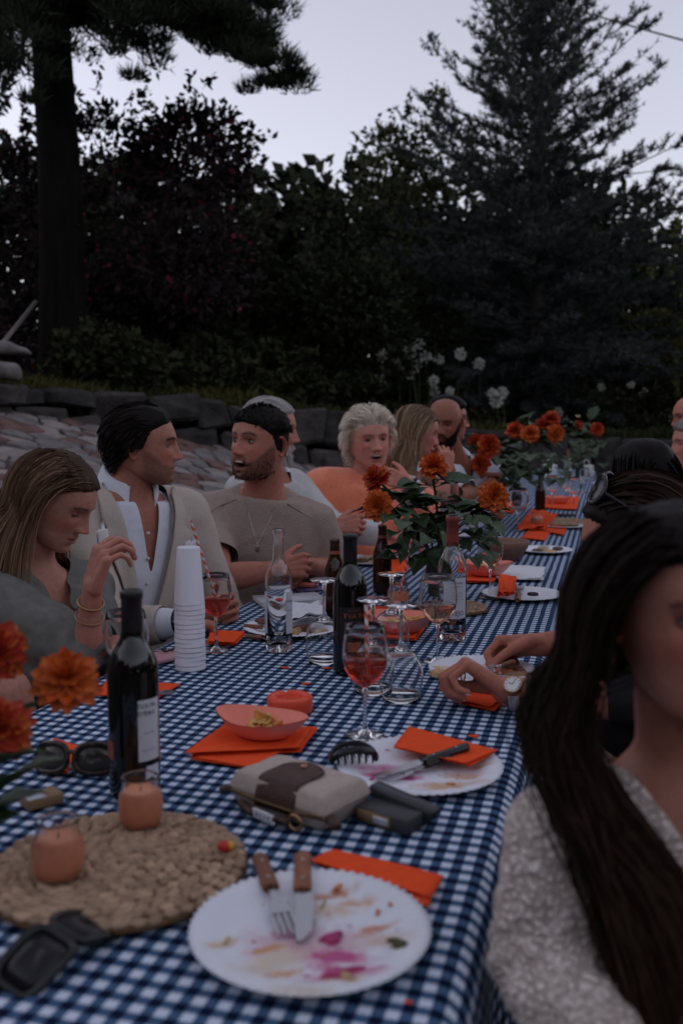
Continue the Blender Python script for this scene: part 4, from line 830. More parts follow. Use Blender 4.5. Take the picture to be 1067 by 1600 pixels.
ax = nrm(CU * .98 - CR * .12); Rv = np.stack([nrm(CR - ax * (CR @ ax)), nrm(np.cross(ax, CR)), ax], 1)
g = MB(); g.box((0, 0, 0), (.023, .013, .082), bev=.005, seg=3); o = g.build('body', pm('white_gloss', (.66, .66, .64), .3), vp); o.data.transform(Matrix(mat4((0, 0, 0), Rv).tolist()))
g = MB(); g.box((-.0118, 0, .004), (.0016, .0085, .055), bev=.0005, seg=1); o = g.build('side_panel', blackp, vp); o.data.transform(Matrix(mat4((0, 0, 0), Rv).tolist()))
g = MB(); g.tube([(.002, 0, .04), (.002, 0, .058)], .0034, 12); o = g.build('tobacco_stick', shirtw, vp); o.data.transform(Matrix(mat4((0, 0, 0), Rv).tolist()))
zl = [.074, .066, .045, .012, -.012, -.05, -.085]
g = hair_cap(p1, zl, .007, hairm, (.055, .032, .02), 2)
def c1(r, n, t): 
    sg = np.sign(r[:, 0:1] + .004); return np.concatenate([sg * .75, -.75 + 0 * sg, .12 - 1.2 * t + 0 * sg], 1)
S, rg = grow(p1, zl, 3000, .50, c1, 13, .25, .40, .05, (.006, .024), 4, .58, hug=.012, er=(.083, .106, .108))
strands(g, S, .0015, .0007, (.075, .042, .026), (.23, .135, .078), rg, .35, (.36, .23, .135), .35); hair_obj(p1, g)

# ---- man in beige blazer
hp = dep(224, 698, 2.70); N = dep(203, 768, 2.74)
h = dict(pos=hp, yaw=20, pitch=-2, roll=0, skin=(.40, .215, .15), nose=1.12, age=.3, brow=(.008, .006, .005), lid=.35, beard=(.10, .055, .04), beardk=.55, w=.98, jaw=.6, scale=.98, browk=1.0)
b = dict(H=(N[0] - .07, N[1] + .0, .48), N=N, ty=-32, sw=.19, sd=.07, girth=1.05, neck=.057,
         arms=[dict(el=dep(352, 975, 2.98), wr=dep(326, 962, 2.66), hand=dict(d=CR * .7 - CF * .3 + CU * .25, n=-CR * .2 - CF * .9, curl=60, voxel=.0036)),
               dict(el=dep(168, 985, 2.52), wr=dep(278, 972, 2.46), hand=dict(d=CR * .9 + CF * .3 - CU * .12, n=-CU, curl=60, voxel=.0036))])
p2 = person('dark haired man in a beige blazer and open white shirt, face turned aside', h, b, 0.018)
vcut = neckcut(.080, -.42, .092)
def under(q): return (np.sqrt(q[:, 0] ** 2 + (q[:, 1] + .012) ** 2) < .050) & (q[:, 2] > -.1) | ((q[:, 1] > 0) & (q[:, 2] > -.23) & (np.abs(q[:, 0] - .012) < .040 * (q[:, 2] + .23) / .23))
garment(p2, 'shirt', shirtw, .014, (.97, .97), (.058, .048, .032), under, .003, .009, seed=11)
garment(p2, 'blazer', suit, .026, (.93, .90), (.082, .068, .047), vcut, .0055, .009, seed=5, fs=9, flare=.03)
collar(p2, 'shirt_collar', shirtw, .066, .05, .058, .04, 26)
for sg in (-1, 1):                                       # lapels laid on the blazer's front
    c = np.linspace(.005, -.415, 30); inner = .096 * np.clip((c + .42) / .42, 0, 1) + .004; k = np.linspace(0, 1, 30)
    w = np.interp(k, [0, .14, .20, .205, .30, .75, 1], [.034, .052, .056, .047, .080, .046, .006]); J = np.linspace(0, 1, 7)
    a = sg * (inner[:, None] - .004 + w[:, None] * J); cc = np.repeat(c[:, None], 7, 1) + J * np.interp(k, [0, .2, .3, 1], [.02, .0, .012, .0])[:, None]
    bb = front_b(p2, 'blazer', a, cc); bb = (bb + np.roll(bb, 1, 0) + np.roll(bb, -1, 0)) / 3 if False else bb
    for _ in range(3): bb[1:-1] = (bb[:-2] + 2 * bb[1:-1] + bb[2:]) / 4
    bb += .010 + .004 * (1 - J)[None]; g = MB(); g.grid(local_to_world(p2, np.stack([a, bb, cc], -1))); g.build('lapel', suit, p2['o'], off=p2['L'], solid=.003)
g = MB(); a = np.linspace(.115, .165, 6); c0 = np.linspace(-.165, -.13, 5); AA, CCc = np.meshgrid(a, c0); bb = front_b(p2, 'blazer', AA, CCc).mean(0)[None] + .010 + 0 * AA
g.grid(local_to_world(p2, np.stack([AA, bb, CCc + .010 * np.abs(np.sin(AA * 130))], -1))); g.build('pocket_square', shirtw, p2['o'], off=p2['L'], solid=.003)
for i in range(4):
    c = -.10 - .07 * i; g = MB(); g.ell(local_to_world(p2, A(.0, float(front_b(p2, 'shirt', A(.004), A(c))) + .003, c)), (.0055, .0055, .0055), seg=10, rings=6); g.build('button', pm('button', (.6, .6, .58), .3), p2['o'], off=p2['L'])
trousers(p2)
S_, E_, W_ = arm_joints(p2['b'], 1); g = MB(); g.cone(E_ + (W_ - E_) * .80, .0425, W_ - nrm(W_ - E_) * .012, .036); g.build('cuff', shirtw, p2['o'], off=p2['L'])
ring_round(p2, W_ + nrm(W_ - E_) * .002, W_ - E_, .030, .006, 'watch_strap', blackp)
zl = [.078, .066, .046, -.004, .0, -.032, -.078]
def shp(P): return .55 + .9 * np.clip((P[..., 2] - .03) / .06, 0, 1) + .5 * gs(P[..., 1], .07, .04) * (P[..., 2] > .06)
g = hair_cap(p2, zl, .008, hairm, (.010, .008, .007), 3, shp, .7)
def cb(r, n, t): return np.concatenate([r[:, 0:1] * 2, -1 + 0 * r[:, :1], .35 - 1.1 * t - 1.2 * (r[:, 2:3] < .05) + 0 * r[:, :1]], 1)
S, rg = grow(p2, zl, 4200, .085, cb, 7, .4, .05, .04, (.006, .020), 5, .6, hug=.006, lenf=lambda r: np.where(r[:, 2] < .045, .26, 1) * np.where(r[:, 2] < 0, .6, 1))
strands(g, S, .0009, .0004, (.010, .008, .007), (.022, .016, .013), rg, .5); hair_obj(p2, g)

# ---- man in taupe t-shirt, talking
hp = dep(406, 693, 3.18); N = dep(413, 766, 3.27)
h = dict(pos=hp, yaw=-112, pitch=2, roll=-3, skin=(.43, .22, .155), nose=1.0, age=.3, mouth=.6, browup=1, brow=(.008, .006, .005), beard=(.028, .018, .014), beardk=.62, w=1.0, jaw=1.0, cheeks=.6, scale=1.07, gaze=(-12, 0), lips=(.28, .09, .08),
         scalp=(.016, .012, .010), zh=[.066, .056, .030, -.012, -.03, -.04, -.078], scalpk=.85)
b = dict(H=(N[0] - .07, N[1] + .05, .48), N=N, ty=-74, sw=.192, girth=1.1, sd=.098, neck=.066, armr=1.14,
         arms=[dict(el=dep(522, 895, 3.33), wr=dep(487, 884, 3.14), hand=dict(d=-CR * .85 - CF * .35, n=-CU * .3 - CF * .6, curl=65, voxel=.0034)),
               dict(el=dep(342, 905, 3.02), wr=dep(432, 890, 3.00), hand=dict(d=CR * .95 + CU * .15 + CF * .1, n=CF * .9 - CU * .2, curl=(58, 62, 66, 68), voxel=.003))])
p3 = person('bearded man in a taupe textured t-shirt with a silver necklace, talking', h, b, 0.013)
garment(p3, 't_shirt', waffle, .022, (.36, .36), (.072, .074, .076), neckcut(.078, fr=.006), .005, .008, seed=8, fs=10, flare=.02)
a = np.radians(np.linspace(0, 360, 40)); H_, N_, s_, f_, u_ = torso_axes(b)
Q = np.stack([np.sin(a) * .082, np.cos(a) * .070 + .004, -.012 - .042 * np.clip((np.cos(a) + .4) / 1.4, 0, 1)], -1); Q[:, 1] += .012
g = MB(); g.tube(local_to_world(p3, Q), .0055, 8, caps=False, flat=1.6); g.build('neckband', waffle, p3['o'], off=p3['L'])
def drape(al, sg):
    x = sg * .062 * (1 - al); c = .02 - .175 * al ** .8; return np.stack([x, front_b(p3, 't_shirt', x, np.minimum(c, -.055)) + .004, c], -1)
al = np.linspace(0, 1, 24)
g = MB(); g.tube(local_to_world(p3, drape(al, 1)), .0009, 6); g.tube(local_to_world(p3, drape(al, -1)), .0009, 6); nk = g.build('necklace', steel, p3['o'], off=p3['L'])
g = MB(); c = local_to_world(p3, drape(A(1.), 1))[0]; g.box(c - A(0, 0, .014), (.013, .004, .022), np.stack([s_, f_, u_], 1), bev=.0015); g.build('pendant', steel, nk, off=None).data.transform(Matrix.Translation(Vector((-p3['L']).tolist())))
for sg in (-1, 1):                                       # shoulder seams
    aa = np.linspace(.085, .19, 12) * sg; cc = np.interp(np.abs(aa), [.085, .19], [-.03, -.085]); bb = front_b(p3, 't_shirt', aa, cc) + .002
    g = MB(); g.tube(local_to_world(p3, np.stack([aa, bb * .9, cc + .008], -1)), .0022, 6); g.build('seam', waffle, p3['o'], off=p3['L'])
trousers(p3, pm('light_trousers', (.30, .27, .24), .9, .08, 90))
zl = h['zh']; g = hair_cap(p3, [.066, .056, .030, -.012, -.018, -.03, -.07], .006, hairm, (.010, .008, .007), 6, lambda P: .10 + .90 * np.clip((P[..., 2] - .035) / .04, 0, 1), .45)
def c3(r, n, t): return np.concatenate([-.6 + 0 * r[:, :1], .6 + 0 * r[:, :1], .4 - .6 * (r[:, 2:3] < .06)], 1)
S, rg = grow(p3, [.066, .056, .038, .004, .0, -.015, -.055], 3200, .024, c3, 5, .8, .02, .1, (.006, .017), 7, hug=.003, filt=lambda r: r[:, 2] > .038, lenf=lambda r: np.clip((r[:, 2] + .01) / .07, .22, 1))
strands(g, S, .0009, .0005, (.010, .008, .007), (.014, .010, .008), rg, .4); hair_obj(p3, g)
def beard(p, n, ln, c0, c1, seed, jz, rad=.0011):
    """short hairs on lip, cheek and chin"""
    P = p['P']; rng = np.random.default_rng(seed); X, Y, Z = P[..., 0], P[..., 1], P[..., 2]; ax = np.abs(X)
    j = np.interp(ax, [0, .022, .03, .05, .064, .075], jz); op = p['h'].get('mouth', 0)
    lip = (ax < .023) & (Z > -.073 - op * .012) & (Z < -.0495)
    ok = (Z < j) & (Y > -.005) & ~lip & (Z > -.107); i = rng.choice(np.flatnonzero(ok.ravel()), n); r = P.reshape(-1, 3)[i] + rng.normal(0, .0016, (n, 3))
    d = nrm(nrm(r - A(0, .0, -.02)) * .7 + A(0, .0, -.9) + rng.normal(0, .25, (n, 3))); K = 4; S = np.stack([r + d * ln * k / (K - 1) + A(0, 0, -.002) * k * k * .3 for k in range(K)], 1)
    g = MB(); strands(g, xf(p['M'], S.reshape(-1, 3)).reshape(n, K, 3), rad, rad * .4, c0, c1, rng, .3); return g.build('beard', hairm, p['o'], off=p['L'])
beard(p3, 500, .003, (.014, .010, .008), (.018, .012, .009), 3, [-.044, -.042, -.054, -.055, -.045, -.02], .0008)

# ---- grey haired man with white beard
hp = dep(421, 672, 3.62); N = dep(424, 742, 3.72)
h = dict(pos=hp, yaw=8, pitch=-6, roll=0, skin=(.43, .235, .175), nose=1.15, age=.9, lid=.5, brow=(.16, .13, .11), beard=(.45, .42, .40), beardk=.85, w=.98, scale=1.04, res=(80, 88), browk=.6)
b = dict(H=(N[0] - .10, N[1] + .02, .48), N=N, ty=-12, sw=.185, girth=1.1, neck=.06,
         arms=[dict(el=dep(515, 824, 3.72), wr=dep(600, 836, 3.66), hand=dict(d=CR, n=-CU, curl=30, voxel=.004)),
               dict(el=dep(452, 862, 3.60), wr=dep(522, 826, 3.56), hand=dict(d=CR * .95 + CU * .2, n=-CU * .3 + CF * .9, curl=(55, 58, 60, 62), voxel=.0034))])
p4 = person('grey haired man with a white beard and white jumper, in profile', h, b, 0.017)
garment(p4, 'jumper', offw, .018, (.97, .86), (.074, .062, .046), neckcut(.08), .005, .008, seed=9, fs=10)
collar(p4, 'collar', shirtw, .066, .045, .05, .03, 24); trousers(p4)
watch(p4, 1, -CF * .9 + CU * .5, dial=(.012, .013, .015), r=.031, case=blackp)
zl = [.072, .064, .045, .0, .0, -.03, -.078]; g = hair_cap(p4, zl, .010, hairm, (.30, .28, .27), 3)
S, rg = grow(p4, zl, 900, .08, cb, 7, .4, .04, .05, (.004, .012), 5, hug=.004); strands(g, S, .0016, .0007, (.33, .31, .30), (.55, .53, .52), rg, .35, (.10, .09, .09), .3); hair_obj(p4, g)
beard(p4, 900, .016, (.50, .48, .46), (.66, .64, .62), 4, [-.044, -.042, -.054, -.05, -.03, .002], .0014)

# ---- blonde woman in coral shawl
hp = dep(577, 687, 3.98); N = dep(570, 747, 4.06)
h = dict(pos=hp, yaw=-58, pitch=-4, roll=4, skin=(.56, .31, .235), fem=1, nose=1.0, age=.9, mouth=.45, lid=.5, shadow=1, lips=(.42, .12, .11), brow=(.06, .03, .02), cheeks=.9, jaw=.6, scale=1.02, w=1.02, res=(84, 92), browk=.95)
b = dict(H=(N[0] - .10, N[1] + .05, .46), N=N, ty=-62, sw=.175, girth=1.15, bust=.7, neck=.056, armr=1.05,
         arms=[dict(el=dep(656, 790, 3.92), wr=dep(640, 756, 3.80), hand=dict(d=-CR * .92 + CU * .30, n=CF * .9 - CR * .3, curl=(30, 34, 38, 40), sc=.95, voxel=.0034)),
               dict(el=dep(512, 830, 4.0), wr=dep(585, 865, 3.90), hand=None)])
p5 = person('blonde short haired woman wrapped in a coral shawl, speaking', h, b, 0.017)
garment(p5, 'white_blouse', shirtw, .010, (.94, .9), (.056, .046, .036), neckcut(.072, -.16, .045), .003, .009, seed=4)
def shw(mb, H, N, s, f, u):
    S, E, W2 = arm_joints(p5['b'], 0); S1, E1, W1 = arm_joints(p5['b'], 1); mb.cone(S, .085, E, .075); mb.cone(E, .074, E + (W2 - E) * .25, .062); mb.cone(S1, .088, E1, .09); mb.cone(E1, .088, W1, .07)
    mb.cone(N + s * .075 - u * .05, .050, N - f * .06 + u * .005, .05); mb.cone(N - s * .075 - u * .05, .050, N - f * .06 + u * .005, .05); mb.cone(N - u * .22 + f * .06, .08, W1 - u * .02, .07); mb.cone(N - u * .30 + f * .06, .10, E, .07)
garment(p5, 'shawl', coral, .040, (0, 0), (.088, .082, .072), neckcut(.074), .010, .010, seed=6, fs=7, flare=.1, extra=shw, smooth=16)
S_, E_, W_ = arm_joints(b, 0)
for i, t in enumerate((.04, .15)):
    c = W_ + (E_ - W_) * t; dd = nrm(W_ - E_); uu = nrm(np.cross(dd, A(.3, .2, .9))); ww = np.cross(dd, uu); root = None
    for k in range(13):
        al = k * 2 * math.pi / 13; g = MB(); g.ell(c + .034 * (math.cos(al) * uu + math.sin(al) * ww), (.0088,) * 3, seg=12, rings=8)
        o = g.build('bead_bracelet' if root is None else 'bead', pm('pearl_bead', (.62, .64, .66), .25) if (k + i) % 3 else pm('dark_bead', (.06, .065, .08), .3), p5['o'] if root is None else root, off=p5['L'])
        root = root or o
zl = [.070, .060, .040, -.005, -.02, -.06, -.09]
g = hair_cap(p5, zl, .006, hairm, (.58, .50, .40), 4, None, .6)
def c5(r, n, t): return n * .9 + np.concatenate([np.sign(r[:, :1]) * .45, -.55 - .6 * (r[:, 1:2] > .03), .55 + .5 * (r[:, 1:2] > .03) * (r[:, 2:3] > .05) - 1.3 * (r[:, 2:3] < .05) + 0 * r[:, :1]], 1)
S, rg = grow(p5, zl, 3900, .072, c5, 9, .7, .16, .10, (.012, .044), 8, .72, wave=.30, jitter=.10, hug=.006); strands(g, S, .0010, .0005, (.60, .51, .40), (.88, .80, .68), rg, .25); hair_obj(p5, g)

# ---- long haired woman, hands clasped at her mouth
hp = dep(650, 675, 4.42); N = dep(634, 742, 4.52)
h = dict(pos=hp, yaw=20, pitch=-14, roll=0, skin=(.50, .29, .22), fem=1, lid=.6, age=.2, brow=(.05, .03, .02), scale=1.03, res=(72, 80))
b = dict(H=(N[0] - .12, N[1] + .02, .47), N=N, ty=-8, sw=.16, girth=.95, bust=.9, neck=.048, armr=.85,
         arms=[dict(el=dep(706, 772, 4.52), wr=dep(706, 738, 4.44), hand=dict(d=CU * .85 - CR * .35, n=-CR * .8 - CF * .4, curl=(28, 30, 30, 32), sc=.95, voxel=.0036)),
               dict(el=dep(690, 775, 4.30), wr=dep(697, 738, 4.32), hand=dict(d=CU * .92 + CR * .05, n=CF * .9 - CR * .2, curl=(40, 45, 45, 45), sc=.95, voxel=.0034))])
p6 = person('woman with long wavy blonde hair clasping both hands before her mouth', h, b, 0.016)
garment(p6, 'patterned_top', printm, .016, (.55, .55), (.066, .054, .05), neckcut(.08), .004, .008, seed=2); trousers(p6)
zl = [.074, .066, .045, .012, -.012, -.05, -.085]; g = hair_cap(p6, zl, .008, hairm, (.11, .07, .045), 2)
S, rg = grow(p6, zl, 1900, .40, c1, 14, .3, .38, .06, (.008, .026), 9, .58, wave=.35, hug=.012, er=(.083, .106, .108)); strands(g, S, .0018, .0008, (.16, .10, .062), (.36, .25, .15), rg, .35, (.46, .35, .23), .35); hair_obj(p6, g)

# ---- bald bearded man in a white shirt
hp = dep(694, 661, 4.80); N = dep(712, 716, 4.98)
h = dict(pos=hp, yaw=-92, pitch=-10, roll=-3, skin=(.29, .14, .09), nose=1.05, age=.4, beard=(.012, .009, .008), beardk=.95, brow=(.01, .008, .007), scale=1.05, lid=.5, w=1.02, res=(72, 80))
b = dict(H=(N[0] - .05, N[1] + .05, .48), N=N, ty=-35, sw=.185, girth=1.1, neck=.062,
         arms=[dict(el=dep(770, 755, 5.0), wr=dep(750, 765, 4.75), hand=None), dict(el=dep(733, 772, 4.72), wr=dep(704, 778, 4.5), hand=dict(d=-CR, n=-CU, curl=40, voxel=.004))])
p7 = person('bald bearded man in a white shirt leaning behind the woman with clasped hands', h, b, 0.017)
garment(p7, 'shirt', shirtw, .017, (.5, .46), (.072, .068, .06), neckcut(.08, -.15, .045), .005, .008, seed=12); trousers(p7)
collar(p7, 'shirt_collar', shirtw, .068, .045, .05, .03, 28); beard(p7, 900, .009, (.012, .009, .008), (.016, .012, .01), 4, [-.044, -.042, -.05, -.04, -.02, .012], .0016)

# ---- young man with glasses
hp = dep(700, 656, 5.22); N = dep(692, 712, 5.34)
h = dict(pos=hp, yaw=8, pitch=-2, skin=(.46, .25, .185), nose=1.05, age=.1, brow=(.012, .009, .007), beard=(.20, .11, .08), beardk=.4, scale=1.04, res=(72, 80), lid=.3)
b = dict(H=(N[0] - .05, N[1], .48), N=N, ty=-20, sw=.18, arms=[dict(el=dep(720, 755, 5.4), wr=dep(752, 748, 5.25), hand=None), dict(el=dep(716, 752, 5.10), wr=dep(752, 742, 4.98), hand=dict(d=CR, n=-CU, curl=40, voxel=.004))])
p8 = person('young man in dark framed glasses, half hidden behind the bald bearded man', h, b, 0.018)
garment(p8, 't_shirt', pm('black_cotton', (.02, .02, .022), .9, .1, 60), .016, (.3, .3), (.074, .072, .07), neckcut(), .004, .009, seed=1); trousers(p8)
zl = [.066, .058, .044, .0, .0, -.03, -.075]; g = hair_cap(p8, zl, .020, hairm, (.010, .008, .007), 3)
S, rg = grow(p8, zl, 700, .05, c5, 6, .6, .08, .2, (.006, .020), 5, hug=.003); strands(g, S, .002, .0008, (.010, .008, .007), (.014, .01, .008), rg, .4); hair_obj(p8, g)
def spectacles(p, name='glasses', w=.024, tr=.0016, z=.004):
    g = MB(); a = np.linspace(0, 2 * np.pi, 25)
    for sx in (-1, 1):
        g.tube(xf(p['M'], np.stack([sx * .032 + w * np.cos(a), .101 - .10 * np.abs(.0 + np.cos(a) * .0) - .004 * np.cos(a) * sx + 0 * a, z + .019 * np.sin(a)], -1)), tr, 6, caps=False)
        g.tube(xf(p['M'], A((sx * .056, .099, z + .006), (sx * .076, .07, z + .007), (sx * .080, -.012, z + .006), (sx * .078, -.03, z - .012))), tr, 6)
    g.tube(xf(p['M'], A((-.009, .104, z + .004), (0, .107, z + .007), (.009, .104, z + .004))), tr, 6); return g.build(name, blackp, p['o'], off=p['L'])
spectacles(p8)

# ---- foreground woman in cream lace
hp = dep(1071, 958, .985); N = dep(1078, 1196, 1.03)
h = dict(pos=hp, yaw=-69, pitch=1, roll=2, skin=(.42, .225, .16), fem=1, lid=.25, age=.2, brow=(.014, .009, .007), lips=(.35, .12, .11), scale=.95, w=.98, res=(110, 116), iris=(.03, .015, .008), shadow=1)
b = dict(H=(N[0] + .03, N[1] + .04, .40), N=N, ty=-60, sw=.158, girth=.95, bust=.95, neck=.050, armr=.88,
         arms=[dict(el=off(N, .24, -.27, -.02), wr=off(N, .16, -.42, -.22), hand=None), dict(el=dep(845, 1500, .985), wr=dep(960, 1700, .86), hand=dict(d=CR * .6 - CF * .6 - CU * .5, n=-CU * .5 + CR * .5, curl=30, voxel=.003))],
         legs=[tuple(A(N[0] + .32, N[1] - .38, .45)), tuple(A(N[0] + .08, N[1] - .42, .45))])
p9 = person('woman with long dark hair and cream lace blouse, nearest to the viewer', h, b, 0.013)
def lc(q): return None
garment(p9, 'lace_blouse', lacem, .016, (.97, .97), (.060, .055, .050), neckcut(.085, -.24, .075), .005, .008, seed=7, fs=14, flare=.06)
g = MB(); g.ell(xf(h and p9['M'], A(.078, -.010, -.046)[None])[0], (.004, .004, .0075), seg=12, rings=8); g.build('earring', gold, p9['o'], off=p9['L'])
zl = [.074, .062, .030, .004, -.02, -.05, -.09]; g = hair_cap(p9, zl, .009, hairm, (.010, .007, .006), 2)
def front_fall(l):
    n = len(l); rg_ = np.random.default_rng(5); r1, r2 = rg_.random((n, 1)), rg_.random((n, 1)); sg = np.where(l[:, 0:1] < 0, -1, 1); k = np.clip((.10 - l[:, 2:3]) / .14, 0, 1)
    at_ = sg * np.where(sg < 0, .048 + .088 * r1, .06 + .11 * r1); a = l[:, 0:1] + (at_ - l[:, 0:1]) * .45 * k; b = np.maximum(l[:, 1:2], (.04 + .05 * r2) * k + l[:, 1:2] * (1 - k)); return np.concatenate([a, b, l[:, 2:3]], 1)
def c9(r, n, t):
    sg = np.sign(r[:, 0:1] - .01); return np.concatenate([sg * .95, .06 + .10 * t + 0 * sg, .30 - 1.8 * t + 0 * sg], 1)
S, rg = grow(p9, zl, 4800, .62, c9, 12, .3, .42, .08, (.010, .058), 4, .58, wave=.18, hug=.010, mz=.3, er=(.087, .106, .110), clampf=front_fall)
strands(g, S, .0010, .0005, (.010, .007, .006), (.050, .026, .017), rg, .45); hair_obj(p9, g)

# ---- dark haired woman with sunglasses on her head, cutting her food
hp = dep(992, 850, 1.86); N = dep(1045, 962, 1.88); zt = .785
LW = off(on(797, 1114), 0, .036); RWr = off(on(846, 1046), 0, .055)
h = dict(pos=hp, yaw=172, pitch=-16, skin=(.42, .215, .15), fem=1, lid=.5, scale=1.02, res=(72, 80))
b = dict(H=(N[0] + .08, N[1], .46), N=N, ty=172, sw=.162, girth=.95, bust=.9, neck=.048, armr=1.06,
         arms=[dict(el=LW + A(.24, -.03, .02), wr=LW, hand=dict(d=-CR * .74 + CF * .30 + CU * .48, n=-CU * .72 - CR * .62, curl=[(58, 72, 45), (64, 76, 48), (68, 78, 50), (70, 78, 50)], thumb=(.85, .15, .55), sc=1.12, voxel=.003)),
               dict(el=RWr + A(.24, .03, .03), wr=RWr, hand=dict(d=-CR * .95 + CF * .05 - CU * .08, n=-CU * .75 - CF * .55, curl=[(46, 56, 36), (62, 70, 46), (72, 74, 50), (74, 74, 50)], thumb=(.85, .3, .45), sc=1.08, voxel=.003))])
p10 = person('dark haired woman with sunglasses pushed up on her head, cutting food with both hands', h, b, 0.013)
garment(p10, 'dark_top', pm('black_cotton'), .014, (.62, .62), (.06, .052, .05), neckcut(.08), .004, .009, seed=3); trousers(p10)
watch(p10, 0, -CF * .75 + CU * .62 - CR * .1, r=.0305)
g = MB()
for q in (0, 1):
    for i in range(5):
        p_, d_, bk = p10['tips'][q][i]; g.ell(p_ + bk * .0042, (.0048, .0066, .0020), np.stack([nrm(np.cross(d_, bk)), d_, bk], 1), seg=10, rings=7)
g.build('fingernails', pm('white_nail', (.75, .62, .60), .2), p10['o'], off=p10['L'])
kn, dk, bk = p10['tips'][0][2]; ring_round(p10, LW + nrm(-CR * .78 + CF * .42 + CU * .22) * .098 + CU * .004 - CF * .004, -CR * .78 + CF * .42, .0105, .0016, 'ring', gold)
zl = [.078, .070, .05, .01, -.01, -.05, -.09]; g = hair_cap(p10, zl, .010, hairm, (.016, .010, .008), 2)
S, rg = grow(p10, zl, 2000, .42, cb, 12, .5, .34, .05, (.010, .04), 6, .6, hug=.012, er=(.083, .106, .11)); strands(g, S, .0016, .0008, (.016, .010, .008), (.085, .04, .024), rg, .5); hair_obj(p10, g)
sgl = thing('sunglasses', hp + A(0, 0, .1), 'black sunglasses pushed up into the hair of the woman cutting food', 'sunglasses')
lensm = pm('dark_lens', (.010, .010, .012), .22, spec=.35)
M = mat4(hp, rz(R_(172 - 90)) @ rx(R_(28)))
for sx in (-1, 1):
    a = np.linspace(0, 2 * np.pi, 28, endpoint=False); rr = [0.01, .4, .75, 1.0]; Q = []
    for r in rr: Q.append(np.stack([sx * .036 + r * .034 * np.cos(a), .120 - .02 * ((sx * .036 + r * .034 * np.cos(a)) / .06) ** 2 + .003 * (1 - r), .062 + r * .029 * np.sin(a)], -1))
    g = MB(); g.grid(xf(M, np.array(Q)), cv=True); g.build('lens', lensm, sgl, off=hp + A(0, 0, .1), solid=.002)
g = MB()
for sx in (-1, 1):
    a = np.linspace(0, 2 * np.pi, 30); x = sx * .036 + .034 * np.cos(a); g.tube(xf(M, np.stack([x, .1205 - .02 * (x / .06) ** 2, .062 + .029 * np.sin(a)], -1)), .0042, 6, caps=False)
    g.tube(xf(M, A((sx * .067, .098, .066), (sx * .088, .06, .068), (sx * .094, -.02, .066))), .003, 6)
g.tube(xf(M, A((-.006, .121, .066), (0, .123, .068), (.006, .121, .066))), .003, 6); g.build('frame', blackp, sgl, off=hp + A(0, 0, .1))
g = MB(); g.ell(xf(M, A(.0, 0, 0)[None])[0] * 0 + xf(M, A(.070, .095, .066)[None])[0], (.006, .003, .006), seg=10, rings=6); g.build('hinge_badge', gold, sgl, off=hp + A(0, 0, .1))

# ---- others on the right hand side
hp = dep(1003, 752, 2.98); N = dep(1020, 846, 3.05)
h = dict(pos=hp, yaw=122, pitch=-4, skin=TAN, fem=1, scale=1.0, res=(60, 66))
b = dict(H=(N[0] + .05, N[1], .46), N=N, ty=172, sw=.16, arms=[dict(el=N + A(-.12, -.20, -.26), wr=N + A(-.32, -.12, -.24), hand=None), dict(el=N + A(-.12, .20, -.26), wr=N + A(-.32, .12, -.24), hand=None)], neck=.048)
p11 = person('woman seen as smooth straight black hair, beyond the woman with sunglasses', h, b, 0.020)
garment(p11, 'dark_top', pm('black_cotton'), .014, (.9, .9), (.06, .052, .04), neckcut(), .004, .010, seed=3)
zl = [.078, .070, .05, .01, -.01, -.05, -.09]; g = hair_cap(p11, zl, .020, hairm, (.008, .006, .006), 2)
S, rg = grow(p11, zl, 1100, .40, c1, 14, .3, .42, .02, (.008, .024), 6, .58, hug=.008, er=(.086, .108, .108)); strands(g, S, .0026, .0012, (.008, .006, .006), (.012, .009, .008), rg, .3); hair_obj(p11, g)
hp = dep(1084, 694, 4.45); N = dep(1098, 762, 4.55)
h = dict(pos=hp, yaw=196, pitch=-4, skin=(.50, .28, .21), fem=1, age=.9, scale=1.03, res=(72, 80), lid=.6, brow=(.06, .04, .03))
b = dict(H=(N[0] + .06, N[1], .46), N=N, ty=185, sw=.165, arms=[dict(el=N + A(-.10, -.22, -.26), wr=N + A(-.30, -.14, -.25), hand=None), dict(el=N + A(-.10, .22, -.26), wr=N + A(-.30, .14, -.25), hand=None)], neck=.05)
p12 = person('woman with swept back grey hair at the right edge, in profile', h, b, 0.020)
garment(p12, 'white_top', shirtw, .014, (.7, .7), (.064, .055, .05), neckcut(), .004, .010, seed=3)
zl = [.070, .062, .045, .0, -.01, -.05, -.085]; g = hair_cap(p12, zl, .016, hairm, (.20, .17, .15), 2)
S, rg = grow(p12, zl, 800, .14, cb, 9, .5, .12, .05, (.008, .022), 6, hug=.008); strands(g, S, .0022, .0009, (.17, .14, .12), (.30, .27, .24), rg, .4, (.05, .04, .035), .3); hair_obj(p12, g)
hp = dep(1080, 652, 5.25); N = dep(1096, 712, 5.38)
h = dict(pos=hp, yaw=200, pitch=-6, skin=(.46, .22, .16), age=.8, scale=1.05, res=(72, 80), brow=(.1, .07, .05), beard=(.25, .16, .13), beardk=.4)
b = dict(H=(N[0] + .05, N[1], .48), N=N, ty=182, sw=.185, girth=1.1, arms=[dict(el=N + A(-.10, -.24, -.28), wr=N + A(-.32, -.14, -.27), hand=None), dict(el=N + A(-.10, .24, -.28), wr=N + A(-.32, .14, -.27), hand=None)])
p13 = person('bald man with dark glasses at the right edge behind the grey haired woman', h, b, 0.020)
garment(p13, 'shirt', pm('blue_cotton', (.10, .13, .2), .9, .1, 60), .016, (.6, .6), (.07, .062, .055), neckcut(), .004, .010, seed=3); spectacles(p13)
hw = off(on(956, 746), .02, .05); N = hw + A(.44, .05, .04)
